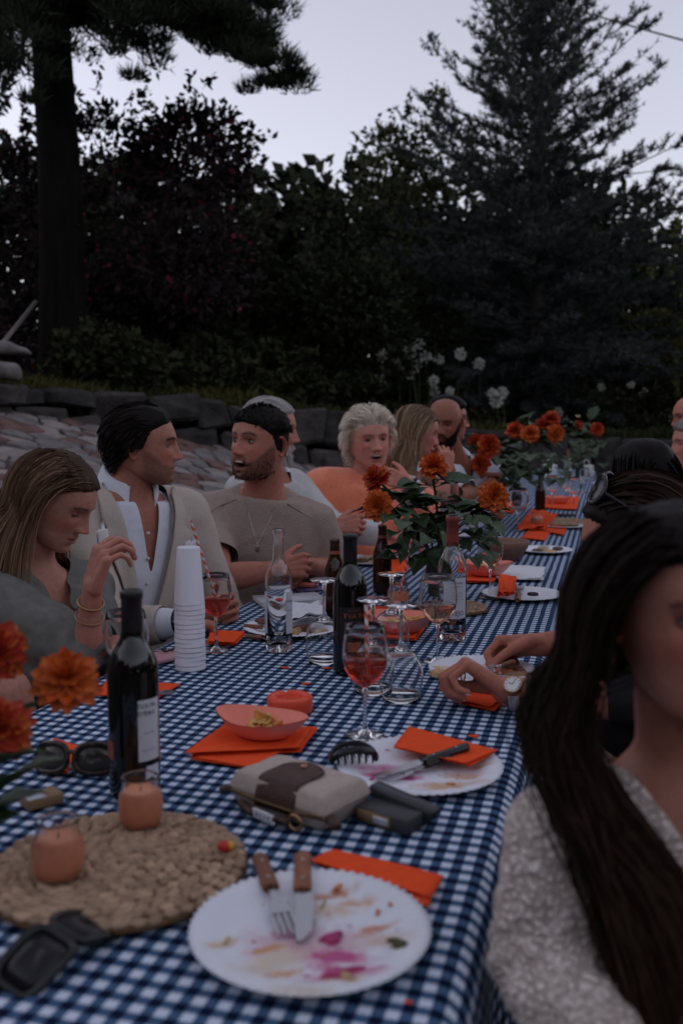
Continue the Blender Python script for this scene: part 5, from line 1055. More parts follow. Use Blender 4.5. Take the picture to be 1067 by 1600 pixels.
h = dict(pos=N + A(-.12, 0, .13), yaw=180, pitch=-30, skin=TAN, fem=1, res=(48, 50))
b = dict(H=(N[0] + .05, N[1], .48), N=N, ty=180, sw=.165, neck=.05, arms=[dict(el=hw + A(.25, -.06, .02), wr=hw, hand=dict(d=-CR * .9 - CU * .25, n=-CU + CR * .1, curl=(24, 30, 32, 34), voxel=.004)), dict(el=N + A(-.1, .2, -.26), wr=N + A(-.3, .14, -.24), hand=None)])
p14 = person('far diner mostly hidden, one bare hand reaching to a white plate', h, b, 0.020)
garment(p14, 'dark_top', pm('black_cotton'), .014, (.4, .4), (.062, .055, .05), neckcut(), .004, .012, seed=3)
zl = [.078, .070, .05, .01, -.01, -.05, -.09]; g = hair_cap(p14, zl, .024, hairm, (.02, .013, .01), 2); hair_obj(p14, g)
# ================================================================ THINGS ON THE TABLE
glass = mat_glass('clear_glass'); plate_m = pm('paper_plate', rough=.55, attr=True, var=.02, scale=40); orange_n = pm('orange_paper', (.88, .095, .025), .9, .06, 60, .3, 300)
darkglass = pm('dark_bottle_glass', (.004, .0045, .004), .06, spec=.6, coat=.3); brownglass = pm('brown_bottle_glass', (.045, .016, .006), .06, spec=.5, trans=.35)
paper = pm('white_paper', (.72, .73, .76), .8, .04, 60); labelp = pm('label_paper', (.62, .63, .68), .6, .03, 80); ink = pm('ink', (.03, .03, .04), .7)
def lathe_part(prof, name, m, parent, seg=40, c=(0, 0, 0), **k): g = MB(); g.lathe(prof, seg, c, **k); return g.build(name, m, parent)
WG = [(0, .0), (.033, 0), (.0345, .0012), (.032, .0026), (.010, .0055), (.0045, .011), (.0034, .03), (.0034, .070), (.0044, .082), (.012, .088), (.026, .099), (.0355, .116), (.0392, .135), (.0385, .155), (.0355, .175), (.0325, .190)]
def inner(prof, start, t=.0011):
    q = [p_ for p_ in prof if p_[1] >= start]; return [(max(r - t, .001), z + (t * .3 if z > start + .01 else t * 2)) for r, z in q][::-1] + [(0, start + .0045)]
def wine_glass(loc, label, h=.19, r=1.0, drink=None, level=.4, flip=False, group='wine glasses on the table', tilt=0):
    t = thing('wine_glass', loc, label, 'wine glass', group); k = h / .19; pr = [(a * (r if z > .08 else 1) * (1 if z > .08 else min(1, r * 1.0)), z * k) for a, z in WG]
    full = pr + inner(pr, .088 * k)
    if flip: full = [(a, h - z) for a, z in full][::-1]
    o = lathe_part(full, 'glass', glass, t)
    if drink:
        ins = inner(pr, .088 * k, .0009); zt = .094 * k + (h - .094 * k) * level; q = [p_ for p_ in ins if p_[1] < zt]; rt = np.interp(zt, [p_[1] for p_ in ins][::-1], [p_[0] for p_ in ins][::-1])
        lathe_part([(a, z) for a, z in q[::-1]] + [(rt, zt), (0, zt)], 'drink', drink, t)
    if tilt: t.rotation_euler = (0, 0, tilt)
    return t
def drinkm(name, c): return pm(name, c, .02, trans=.92, ior=1.33, spec=.3)
aperol = drinkm('orange_spritz', (.85, .085, .035)); rose = drinkm('rose_wine', (.86, .46, .30)); redw = pm('red_wine', (.03, .004, .006), .05, trans=.2)
DARKB = [(0, .004), (.028, 0), (.0345, .001), (.0368, .006), (.0372, .02), (.0372, .185), (.0350, .200), (.0270, .218), (.0185, .232), (.0150, .246), (.0146, .292), (.0160, .293), (.0162, .302), (.0140, .3035), (0, .3035)]
CLEARB = [(0, .016), (.020, .003), (.028, 0), (.0320, .003), (.0325, .02), (.0325, .165), (.0310, .182), (.0225, .203), (.0150, .218), (.0130, .235), (.0125, .276), (.0145, .277), (.0148, .290), (.0128, .2915)]
def hollow(pr, t=.0022): return pr + [(max(r - t, 0.0), z + t * .5) for r, z in pr[::-1] if z > .012] + [(0, .02)]
BEER = [(0, .004), (.024, 0), (.0300, .003), (.0305, .02), (.0305, .115), (.0285, .132), (.0205, .155), (.0150, .172), (.0132, .205), (.0142, .206), (.0142, .218), (.0125, .2185), (0, .2185)]
def patch(name, m, parent, r, z0, z1, a0, a1, seg=16, txt=None, tm=None):
    """a label on the glass; txt: (string, size, height, angle)"""
    a = np.linspace(a0, a1, seg); z = np.linspace(z0, z1, 3); Aq, Zq = np.meshgrid(a, z, indexing='ij'); g = MB(); g.grid(np.stack([r * np.cos(Aq), r * np.sin(Aq), Zq], -1)); o = g.build(name, m, parent)
    for s_, size, zz, aa in txt or ():
        v, f = text_mb(s_, size); th = aa + v[:, 0] / r; g = MB(); g.add(np.stack([(r + .0005) * np.cos(th), (r + .0005) * np.sin(th), zz + v[:, 1]], -1), f); g.build('lettering', tm or ink, o)
    return o
def toward(loc): return math.atan2(CC[1] - loc[1], CC[0] - loc[0])

# --- bottles
p_ = at(212, 1240); t = thing('wine_bottle', p_, 'dark wine bottle with a white back label, nearest bottle, behind the candles', 'wine bottle', 'wine bottles'); lathe_part(DARKB, 'bottle', darkglass, t)
f_ = toward(p_); copper = pm('copper_print', (.42, .12, .06), .4, metal=.4)
patch('label', labelp, t, .0376, .060, .150, f_ + .15, f_ + 1.15, txt=[('TVA PA', .0095, .138, f_ + .52), ("D'EIRA", .0095, .127, f_ + .52), ('vinho tinto', .004, .10, f_ + .6), ('750 ml   13% vol', .0035, .075, f_ + .6)]); patch('small_label', labelp, t, .0376, .032, .052, f_ + .45, f_ + 1.1)
patch('band', copper, t, .0376, .062, .088, f_ - 1.5, f_ - .9); lathe_part([(.0150, .232), (.0153, .246), (.0150, .292), (.0164, .2925), (.0167, .303), (.0140, .3045), (0, .3045)][0:], 'capsule', pm('black_foil', (.012, .012, .012), .35), t)
p_ = at(547, 1050); t = thing('wine_bottle', p_, 'dark wine bottle with copper lettering, standing mid table beside upturned glasses', 'wine bottle', 'wine bottles'); lathe_part(DARKB, 'bottle', darkglass, t)
f_ = toward(p_); patch('label', pm('black_label', (.012, .011, .011), .6), t, .0377, .085, .150, f_ - .7, f_ + .7, txt=[('TVA PA', .0155, .126, f_ + .28), ("D'EIRA", .0155, .108, f_ + .28), ('VINHO TINTO', .004, .142, f_ + .2), ('ALENTEJO', .004, .098, f_ + .2)], tm=copper)
patch('band', copper, t, .0377, .052, .074, f_ - .45, f_ + .6); lathe_part([(.0150, .235), (.0153, .246), (.0150, .292), (.0164, .2925), (.0167, .303), (.0140, .3045), (0, .3045)], 'capsule', MATS['black_foil'], t)
p_ = at(436, 1016); t = thing('glass_bottle', p_, 'empty clear glass bottle with a narrow white label', 'bottle', 'clear bottles'); lathe_part(hollow(CLEARB), 'bottle', glass, t); f_ = toward(p_)
patch('label', labelp, t, .0328, .045, .145, f_ + .55, f_ + 1.4, txt=[('Vinho', .010, .120, f_ + .85), ('branco', .006, .10, f_ + .85)]); patch('label', labelp, t, .0328, .045, .145, f_ - 1.6, f_ - .95)
p_ = at(705, 998); t = thing('glass_bottle', p_, 'clear wine bottle with red capsule, white label and a little rosé left', 'bottle', 'clear bottles'); lathe_part(hollow([(r * 1.12, z * 1.07) for r, z in CLEARB]), 'bottle', glass, t); f_ = toward(p_)
lathe_part([(0, .021), (.0335, .022), (.0340, .05), (0, .05)], 'wine', rose, t)
patch('label', labelp, t, .0368, .058, .160, f_ - .55, f_ + 1.15, txt=[('Rosado', .0075, .146, f_ + .45), ('do Alentejo', .005, .137, f_ + .45), ('vinho regional', .0042, .122, f_ + .45), ('colheita selecionada', .0036, .114, f_ + .45), ('engarrafado na origem', .0036, .106, f_ + .45), ('TEJO', .016, .066, f_ + .42)])
lathe_part([(.0150, .235), (.0152, .255), (.0148, .296), (.0172, .297), (.0174, .312), (.0150, .3135), (0, .3135)], 'capsule', pm('red_foil', (.26, .055, .035), .4), t)
lathe_part([(.0176, .3115), (.0165, .3145), (0, .315)], 'cap_top', blackp, t)
for (px, py), lb in (((523, 962), 'brown beer bottle left of the copper lettered wine bottle'), ((597, 926), 'brown beer bottle right behind the copper lettered wine bottle'), ((843, 800), 'brown beer bottle far down the table near the dahlias')):
    t = thing('beer_bottle', at(px, py), lb, 'beer bottle', 'brown beer bottles'); lathe_part(BEER, 'bottle', brownglass, t, 32); patch('label', pm('amber_label', (.30, .09, .05), .5), t, .0151, .176, .186, -3.1, 3.1, 24)
t = thing('wine_bottle', at(683, 818), 'dark wine bottle behind the leaves of the middle dahlias', 'wine bottle', 'wine bottles'); lathe_part(DARKB, 'bottle', darkglass, t, 28)
t = thing('glass_bottle', at(886, 752), 'clear bottle with a red capsule at the far end of the table', 'bottle', 'clear bottles'); lathe_part(hollow(CLEARB), 'bottle', glass, t, 24); patch('label', labelp, t, .0328, .045, .13, -3.1, 3.1, 20); lathe_part([(.0135, .222), (.0135, .292), (0, .2935)], 'capsule', MATS['red_foil'], t, 20)
# --- glasses
wine_glass(at(570, 1148), 'full glass of orange spritz with a striped straw, nearest standing glass', .195, 1.02, aperol, .42)
straw_m = [pm('straw_white', (.75, .72, .70), .6), pm('straw_orange', (.80, .13, .06), .6)]
def straw(p0, p1, label, r=.0032):
    p0, p1 = A(*p0), A(*p1); d = nrm(p1 - p0); L_ = np.linalg.norm(p1 - p0); u = nrm(np.cross(d, A(0, .3, .9))); w = np.cross(d, u); seg, nz_ = 12, 60; g = MB()
    a = np.linspace(0, 2 * np.pi, seg, endpoint=False); P = np.array([p0 + d * L_ * i / nz_ + r * (np.cos(a)[:, None] * u + np.sin(a)[:, None] * w) for i in range(nz_ + 1)]); g.grid(P, cv=True)
    g.m = [int(((i * L_ / nz_) / .022 + j / seg) % 1 < .5) for i in range(nz_) for j in range(seg)]
    o = g.build('drinking_straw', straw_m, off=p0); o.location = p0; tag(o, label, 'straw', 'striped paper straws')
b0 = A(*at(570, 1148)); straw(b0 + A(.004, .004, .100), b0 + A(-.006, .03, .225), 'striped straw standing in the full orange spritz')
wine_glass(at(338, 1016), 'half full orange spritz glass in front of the man in beige blazer', .185, .98, aperol, .40); b0 = A(*at(338, 1016)); straw(b0 + A(.012, 0, .095), dep(298, 813, 2.20), 'striped straw leaning from the spritz by the cup stack')
wine_glass(at(683, 1034), 'glass of pale rosé in front of the red capped bottle', .20, 1.12, rose, .34)
wine_glass(at(765, 934), 'glass of rosé beside the wooden bowl', .205, 1.0, rose, .36)
wine_glass(at(200, 1108), 'nearly empty wine glass behind the nearest wine bottle', .19, 1.08, redw, .10)
for (px, py), h_, lb in (((507, 1034), .19, 'upturned wine glass left of the copper lettered bottle'), ((582, 1080), .19, 'upturned wine glass right behind the spritz glass'), ((611, 1020), .19, 'upturned wine glass farthest back of the upturned cluster'), ((626, 1092), .19, 'upturned wine glass nearest on the right of the spritz')):
    wine_glass(at(px, py), lb, h_, 1.12, flip=True, group='upturned wine glasses')
for (px, py), h_, r_, lb in (((808, 828), .21, 1.35, 'large empty wine glass beside the far candle jar'), ((714, 822), .15, 1.2, 'short empty glass right of the middle dark bottle'), ((757, 812), .19, 1.1, 'empty wine glass right behind the single tall dahlia'), ((752, 795), .17, 1.1, 'empty wine glass left under the far dahlias'), ((862, 792), .2, 1.1, 'left empty wine glass of the far cluster of three'), ((884, 786), .2, 1.1, 'middle empty wine glass of the far cluster of three'), ((896, 796), .2, 1.1, 'right empty wine glass of the far cluster of three'), ((912, 770), .19, 1.0, 'empty wine glass beyond the far cluster of three'), ((700, 880), .18, .95, 'empty glass among the leaves of the middle dahlias')):
    wine_glass(at(px, py), lb, h_, r_)
jar = [(0, .003), (.028, 0), (.034, .003), (.0375, .018), (.0385, .035), (.0350, .055), (.0300, .066), (.0298, .074), (.0315, .080), (.0310, .0835)]
wax = pm('coral_wax', (.90, .36, .20), .45, .05, 60, sss=.1)
def candle(loc, label, s=1.0, fill=.052):
    t = thing('candle_jar', loc, label, 'candle', 'coral candles in glass jars'); t.scale = (s, s, s); lathe_part(jar + [(r - .0022, z) for r, z in jar[::-1] if z > .004] + [(0, .006)], 'glass_jar', glass, t)
    ins = [(max(r - .0019, 0), z + (.003 if i < 2 else 0)) for i, (r, z) in enumerate(jar) if z < fill]; rt = np.interp(fill, [z for r, z in jar], [r for r, z in jar]) - .0019
    lathe_part(ins + [(rt, fill), (.010, fill - .0015), (0, fill - .003)], 'wax', wax, t); g = MB(); g.tube([(0, 0, fill - .004), (.001, .001, fill + .006)], .0009, 6); g.build('wick', blackp, t)
candle(at(93, 1386)[:2] + (TZ + .016,), 'coral candle jar nearest on the round woven mat', .80, .058); candle(at(221, 1304)[:2] + (TZ + .016,), 'coral candle jar farther on the round woven mat, beside the wine bottle', .77, .060)
candle(at(838, 822), 'small coral candle jar far down the table', .85, .05); candle(at(777, 812), 'coral candle jar under the single tall dahlia', .95, .05)
t = thing('drinking_jar', at(622, 955), 'small glass jar of coral drink holding a tall striped straw', 'jar'); lathe_part(hollow([(0, .003), (.026, 0), (.030, .003), (.031, .06), (.027, .07), (.027, .085)]), 'glass', glass, t); lathe_part([(0, .022), (.0275, .022), (.0285, .05), (0, .05)], 'drink', wax, t)
b0 = A(*at(622, 955)); straw(b0 + A(0, 0, .03), dep(643, 842, 2.66), 'tall striped straw standing in the small glass jar')
# --- stack of plastic cups
cupm = pm('white_plastic', (.80, .80, .85), .4, trans=.05); cpos = A(*at(298, 1044)); nc_ = 15
ORD = ['second', 'third', 'fourth', 'fifth', 'sixth', 'seventh', 'eighth', 'ninth', 'tenth', 'eleventh', 'twelfth', 'thirteenth', 'fourteenth']
for i in range(nc_):
    pr = [(.0338, 0), (.0341, .0008), (.0341, .0022), (.0337, .0030), (.0252, .124), (.0242, .126), (0, .1255)]; g = MB(); g.lathe(pr, 36)
    o = g.build('plastic_cup', cupm); o.location = cpos + A(RNG.normal(0, .0006) , RNG.normal(0, .0006), RNG.uniform(-.0006, .0006) + .0104 * i)
    tag(o, 'topmost white plastic cup of the tall upturned stack' if i == nc_ - 1 else 'bottom white plastic cup of the tall upturned stack' if i == 0 else 'white plastic cup, ' + ORD[i - 1] + ' from the bottom of the tall upturned stack', 'cup', 'stacked plastic cups')
# --- woven mats
straw_w = pm('seagrass', (.36, .225, .125), .85, attr=True, var=.22, scale=70, bump=.6, bscale=260)
def mat_round(loc, r, label):
    t = thing('woven_mat', loc, label, 'placemat', 'round woven placemats'); base = MB(); base.lathe([(0, .001), (r - .006, .001), (r, .005), (r - .004, .010), (0, .010)], 64, col=(.15, .085, .045)); base.build('mat_base', straw_w, t)
    rng = np.random.default_rng(5); g = MB(); R0 = .012
    while R0 < r:
        n_ = max(5, int(2 * math.pi * R0 / .0185))
        for k in range(n_):
            a = 2 * math.pi * (k + rng.uniform(-.12, .12)) / n_ + R0 * 40; c = A(R0 * math.cos(a), R0 * math.sin(a), .0095 + rng.uniform(-.001, .0015)); sh = rng.uniform(.75, 1.2)
            g.ell(c, (.0135, .0080, .0046), rz(a + math.pi / 2 + .42) @ ry(rng.normal(.12, .08)), 8, 5, col=A(.45, .31, .205) * sh)
        R0 += .0135
    o = g.build('coil_weave', straw_w, t); o['kind'] = 'stuff'; return t
c0 = on(186, 1362); mat_round((c0[0], c0[1], TZ), .157, 'large round woven mat under the two near candle jars'); c0 = on(706, 953); mat_round((c0[0], c0[1], TZ), .105, 'small woven mat beside the red capped bottle'); c0 = on(880, 818); mat_round((c0[0], c0[1], TZ), .17, 'woven mat far down the table under the candle')
# --- plates
def plate(loc, r, label, stains=(), seed=1):
    t = thing('paper_plate', loc, label, 'plate', 'scalloped white paper plates')
    def wob(P, a):
        rr = np.linalg.norm(P[..., :2], axis=-1, keepdims=True); k = np.clip((rr - .72 * r) / (.28 * r), 0, 1); P = P.copy(); P[..., :2] *= 1 + .007 * k * np.cos(64 * a)[None, :, None]; P[..., 2] += (.0011 * k[..., 0] * np.cos(64 * a)[None]); return P
    top_ = [(k * r, .002) for k in np.linspace(0.001, .62, 34 if stains else 2)] + [(.70 * r, .0035), (.80 * r, .0095), (.93 * r, .013), (r, .0125)]
    g = MB(); g.lathe((top_ + [(r, .0118), (.93 * r, .0120), (.80 * r, .0082), (.70 * r, .0022), (.6 * r, .0007), (0, .0007)])[::-1], 256, wob=wob); P = g.arr(); C = np.tile(A(.78, .80, .86), (len(P), 1))
    for px, py, rad, col, k, st, an in stains:
        q = P[:, :2] - (on(px, py, TZ + .004) - A(*loc))[:2]; x = (q[:, 0] * math.cos(an) + q[:, 1] * math.sin(an)) / st; y = (-q[:, 0] * math.sin(an) + q[:, 1] * math.cos(an)) * st
        n_ = vn(P + px, 130, 3) * .6 + vn(P + py, 300, 5) * .5 + vn(P * A(1, 1, 0) + px, 45, 7) * .6; rad = rad * 1.25; m = np.clip(1.4 * k * (1.5 * np.exp(-(x * x + y * y) / rad ** 2) + .55 * n_ * np.exp(-(x * x + y * y) / (2.2 * rad * rad)) - .35), 0, 1)[:, None] * (P[:, 2] > .0015)[:, None]; C = C * (1 - m) + A(*col) * m
    g.c = [C]; g.hascol = True; g.build('dish', plate_m, t)
    return t
def splodge(g, c, r, z, col, rng, th=.0012, stretch=1.0, ang=0.0, n=22):
    a = np.linspace(0, 2 * np.pi, n, endpoint=False); rr = r * (1 + .35 * np.sin(a * 2 + rng.uniform(0, 6)) + .25 * np.sin(a * 3 + rng.uniform(0, 6)) + .18 * np.sin(a * 5 + rng.uniform(0, 6))); rr = np.maximum(rr, r * .2)
    x, y = rr * np.cos(a) * stretch, rr * np.sin(a) / stretch; x, y = x * math.cos(ang) - y * math.sin(ang), x * math.sin(ang) + y * math.cos(ang)
    P = [np.stack([c[0] + x * k, c[1] + y * k, np.full(n, z + h)], -1) for k, h in ((1, -.0001), (.9, th * .6), (.55, th), (.05, th * 1.05))]; o = g.n; g.grid(np.array(P), cv=True, col=np.tile(col, (4 * n, 1)))
sauce_m = pm('food', attr=True, rough=.45, var=.25, scale=120, bump=.5, bscale=200)
PINK, MAG, OIL, OR_, BR, GRN, TAN_ = (.62, .25, .38), (.45, .035, .16), (.62, .50, .44), (.62, .22, .08), (.16, .07, .03), (.08, .07, .015), (.55, .36, .18)
def pz(q, r): return float(np.interp(np.linalg.norm(q), A(0, .62, .70, .80, .93, 1) * r, [.002, .002, .0035, .0095, .013, .0125])) + .0006
def food(loc, r, items, label, seed=1):
    rng = np.random.default_rng(seed); g = MB()
    for (px, py), rad, col, st, th in items:
        c = on(px, py, TZ + .004) - A(*loc); splodge(g, c, rad, pz(c[:2], r), A(*col) * rng.uniform(.85, 1.15), rng, th, st, rng.uniform(0, 3))
    for k in range(26):
        q = rng.normal(0, r * .3, 2)
        if np.linalg.norm(q) < r * .75: splodge(g, q, rng.uniform(.0008, .003), pz(q, r), [OIL, OIL, OR_, PINK][rng.integers(4)], rng, .0006, 1.3, rng.uniform(0, 3), 10)
    o = g.build('food_scraps', sauce_m); o.location = loc; tag(o, label, 'food scraps', kind='stuff')
PINK_, MAGS = (.66, .34, .46), (.55, .09, .26)
c0 = on(485, 1462); P1 = (c0[0], c0[1], TZ); R1 = .1285; plate(P1, R1, 'large near plate smeared with pink sauce, fork and knife on it', [(480, 1470, .045, (.68, .50, .56), .8, 1.3, .2), (500, 1488, .024, PINK_, 1.0, 1.5, .1), (455, 1455, .014, PINK_, .9, 1.3, .4), (530, 1492, .016, MAGS, 1.1, 1.7, .1), (545, 1520, .016, MAGS, 1.2, 1.8, -.1), (505, 1530, .014, PINK_, 1, 1.6, .2), (575, 1518, .012, PINK_, 1, 1.5, 0), (540, 1535, .012, (.62, .40, .22), .9, 1.7, .1), (430, 1500, .030, (.68, .58, .46), .7, 1.3, 1.), (420, 1480, .010, (.64, .32, .16), .9, 1.8, .8), (440, 1520, .010, (.64, .36, .2), .9, 1.6, .5), (520, 1398, .012, (.62, .26, .12), 1, 2.0, .5), (500, 1420, .022, (.68, .52, .40), .7, 1.6, .3), (585, 1450, .012, (.62, .3, .2), .9, 1.6, .8), (600, 1470, .020, (.68, .52, .44), .7, 1.5, .3), (350, 1478, .009, (.64, .48, .26), 1, 2.2, 1.2), (560, 1410, .010, (.66, .42, .28), .9, 1.7, .2), (470, 1560, .02, (.68, .60, .5), .6, 1.6, .1)])
food(P1, R1, [((520, 1466), .010, MAG, 1.7, .006), ((541, 1518), .009, MAG, 1.9, .004), ((520, 1524), .006, (.50, .06, .20), 1.7, .004), ((622, 1482), .008, GRN, 1.7, .006), ((590, 1425), .004, OR_, 2.0, .002), ((528, 1391), .006, OR_, 2.2, .003), ((545, 1537), .006, TAN_, 2.0, .004), ((352, 1473), .005, (.66, .5, .25), 2.4, .003), ((610, 1420), .003, OR_, 1.6, .002), ((505, 1412), .004, TAN_, 2.0, .002)], 'slices of pink onion and scraps on the near plate', 2)
c0 = on(655, 1204); P2 = (c0[0], c0[1], TZ); R2 = .130; plate(P2, R2, 'second plate with a black handled knife and orange napkin across it', [(605, 1202, .032, (.66, .30, .48), 1, 1.4, .1), (590, 1210, .016, MAGS, 1.0, 1.5, .3), (630, 1214, .014, MAGS, .9, 1.7, .2), (700, 1226, .026, (.64, .42, .28), .9, 1.7, .2), (725, 1212, .018, (.66, .48, .34), .8, 1.6, .1), (690, 1234, .012, (.62, .32, .18), 1, 2, .1), (745, 1200, .010, (.64, .42, .25), .9, 1.5, .2), (645, 1235, .012, (.66, .45, .3), .8, 1.6, 0)])
food(P2, R2, [((598, 1246), .006, (.5, .2, .06), 1.7, .004), ((592, 1240), .004, OR_, 1.6, .004), ((580, 1222), .005, MAG, 1.8, .003), ((612, 1208), .004, (.62, .16, .40), 1.9, .002), ((622, 1200), .004, PINK, 1.9, .002), ((600, 1198), .004, PINK, 2.0, .002), ((705, 1224), .004, OR_, 1.9, .002)], 'shreds of pink onion and crumbs on the second plate', 3)
c0 = on(752, 1052); P3 = (c0[0], c0[1], TZ); plate(P3, .115, 'plate of bread and meat under the hands with the watch')
food(P3, .115, [((795, 1040), .020, (.12, .045, .02), 1.3, .020), ((805, 1050), .016, (.18, .07, .03), 1.3, .016), ((775, 1062), .014, PINK, 1.4, .001), ((812, 1060), .02, (.30, .16, .09), 1.6, .008), ((730, 1066), .012, OIL, 1.5, .001)], 'pieces of browned meat on the plate under the hands', 4)
g = MB(); rng = np.random.default_rng(3); splodge(g, A(0, 0), .021, 0, (.62, .38, .18), rng, .014, 1.35, .3); splodge(g, A(.002, .002), .016, .0135, (.74, .60, .42), rng, .003, 1.3, .3); o = g.build('bread_piece', sauce_m); o.location = A(*on(693, 1054, TZ + .008)); tag(o, 'torn piece of bread on the plate under the hands', 'bread')
c0 = on(455, 985); P4 = (c0[0], c0[1], TZ); plate(P4, .125, 'crowded plate with meat and a crumpled napkin behind the empty clear bottle')
food(P4, .125, [((430, 985), .022, (.10, .04, .02), 1.5, .018), ((460, 990), .020, (.42, .26, .12), 1.4, .014), ((480, 985), .022, (.14, .06, .03), 1.4, .016), ((500, 990), .014, (.4, .26, .12), 1.4, .014), ((410, 975), .018, (.16, .05, .04), 1.6, .01)], 'meat and leftovers on the crowded plate', 5)
g = MB(); g.ell((0, 0, .010), (.013, .013, .011), seg=14, rings=8); o = g.build('tomato', pm('tomato', (.62, .04, .02), .25)); o.location = A(*on(437, 972, TZ + .02)); tag(o, 'small red tomato on the crowded plate', 'tomato')
for (px, py), r_, lb in (((815, 932), .125, 'plate with a crumpled orange napkin and fork on the right'), ((600, 832), .10, 'white plate beside the arm of the man in white jumper'), ((575, 878), .13, 'plate of leftovers behind the brown beer bottles'), ((850, 862), .115, 'white plate with meat at the right edge of the table'), ((880, 824), .11, 'small white plate on the far woven mat'), ((948, 757), .13, 'white plate under the far reaching hand'), ((720, 838), .10, 'white plate hidden behind the middle dahlias')):
    c0 = on(px, py); plate((c0[0], c0[1], TZ), r_, lb)
    if (px, py) in ((575, 878), (850, 862), (948, 757)): food((c0[0], c0[1], TZ), r_, [((px + dx, py + dy), .022, c, 1.4, .014) for dx, dy, c in ((-12, 0, BR), (8, 2, TAN_), (20, -3, (.14, .06, .03)), (0, -5, (.5, .4, .3)))], 'leftover food on the ' + {575: 'plate behind the beer bottles', 850: 'plate at the right table edge', 948: 'plate under the far hand'}[px], px)
# --- napkins
def napkin(pts, label, layers=3, m=None, lift=.004, name='napkin', crumple=0.0, z=TZ):
    """pts: four corners in the photograph, lying on the table"""
    q = [on(*p_, z)[:2] for p_ in pts]; c = sum(q) / 4; rng = np.random.default_rng(abs(hash(label)) % 9999 if False else len(label)); t = thing(name, (c[0], c[1], z), label, 'napkin', 'paper napkins')
    for L_ in range(layers):
        u = np.linspace(0, 1, 15); U, V = np.meshgrid(u, u, indexing='ij'); sh = rng.normal(0, .0045, (4, 2)) * (L_ > 0); k = [q[i] - c + sh[i] for i in range(4)]
        XY = k[0] * ((1 - U) * (1 - V))[..., None] + k[1] * (U * (1 - V))[..., None] + k[2] * (U * V)[..., None] + k[3] * ((1 - U) * V)[..., None]
        Z = .0015 + L_ * .0022 + (.0012 + crumple) * (1 + vn(np.stack([XY[..., 0], XY[..., 1], XY[..., 0] * 0 + L_], -1), 30 if crumple else 14, 2)) + lift * (np.maximum(np.abs(U - .5), np.abs(V - .5)) * 2) ** 6 * rng.uniform(.2, 1) * (L_ + 1) / layers
        if crumple: XY = XY * (1 + .12 * vn(np.stack([U, V, U * 0 + L_], -1), 5, 4))[..., None]
        g = MB(); g.grid(np.concatenate([XY, Z[..., None]], -1)); g.build('sheet', m or orange_n, t, solid=.0006)
    return t
napkin(((298, 1186), (345, 1142), (492, 1146), (470, 1178)), 'folded orange napkins under the near coral bowl', 4); napkin(((300, 1190), (352, 1150), (480, 1156), (392, 1204)), 'lowest folded orange napkin fanned under the near coral bowl', 2)
napkin(((488, 1352), (515, 1338), (690, 1383), (664, 1416)), 'folded orange napkin tucked beneath the large near plate', 3)
napkin(((615, 1172), (640, 1142), (778, 1176), (735, 1201)), 'folded orange napkin lying across the second plate', 2, z=TZ + .014)
napkin(((708, 1100), (725, 1086), (790, 1098), (772, 1114)), 'orange napkin under the wrist with the watch', 3); napkin(((322, 1008), (330, 990), (384, 993), (366, 1010)), 'folded orange napkin by the spritz near the cups', 3)
napkin(((150, 1090), (170, 1066), (282, 1072), (250, 1092)), 'orange napkin under a fork behind the nearest wine bottle', 2); napkin(((62, 1205), (80, 1162), (118, 1172), (105, 1212)), 'orange napkin beside the tortoiseshell sunglasses', 2)
napkin(((575, 1000), (580, 950), (678, 962), (650, 1003)), 'orange napkin under the bowl of chips at mid table', 3); napkin(((722, 912), (730, 880), (798, 885), (770, 912)), 'orange napkin under the coral bowl near the rosé glass', 2)
napkin(((778, 908), (785, 888), (850, 890), (848, 910)), 'white paper napkin above the plate on the right', 2, paper, crumple=.003); napkin(((445, 985), (448, 955), (500, 955), (505, 975)), 'crumpled white napkin on the crowded plate', 3, paper, crumple=.016, z=TZ + .012)
napkin(((775, 942), (780, 912), (806, 915), (802, 940)), 'crumpled orange napkin on the plate on the right', 3, crumple=.018, z=TZ + .006); napkin(((590, 905), (600, 880), (640, 885), (635, 905)), 'crumpled orange napkin left under the middle dahlias', 2, crumple=.012)
napkin(((808, 830), (830, 800), (872, 808), (850, 832)), 'orange napkin beside the far candle jar', 2, crumple=.01); napkin(((815, 842), (828, 826), (862, 830), (850, 846)), 'orange napkin right of the big empty glass', 2)
napkin(((850, 832), (860, 822), (885, 826), (880, 838)), 'orange napkin by the small plate on the far mat', 2); napkin(((840, 795), (850, 775), (905, 778), (900, 798)), 'orange napkin beneath the far cluster of three glasses', 2); napkin(((770, 800), (780, 785), (810, 787), (800, 803)), 'orange napkin left of the far brown beer bottle', 2)
# --- bowls
coralp = pm('coral_card', (.90, .27, .19), .55, .04, 50); coral_o = pm('coral_outer', (.86, .40, .34), .6, .04, 50); potato = pm('potato_chip', (.66, .40, .13), .6, .2, 60, .4, 160)
def oval_bowl(loc, rx_, ry_, h, label, rot=0, pinch=.12):
    t = thing('paper_bowl', loc, label, 'bowl', 'coral paper bowls', rot)
    for nm, m, dr in (('outer_side', coral_o, 0), ('inside', coralp, -.0012)):
        P = []; a = np.linspace(0, 2 * np.pi, 56, endpoint=False)
        for k, z in ((.02, 0), (.5, 0), (.58, .002), (.80, h * .5), (1.0, h)):
            pk = 1 + pinch * k * np.abs(np.cos(a)) ** 8; P.append(np.stack([(rx_ * k + dr) * np.cos(a) * pk, (ry_ * k + dr) * np.sin(a), np.full_like(a, z + (.0014 if dr else 0) + .004 * k * np.cos(2 * a) * (k > .9))], -1))
        g = MB(); g.grid(np.array(P), cv=True, flip=True); g.build(nm, m, t)
    return t
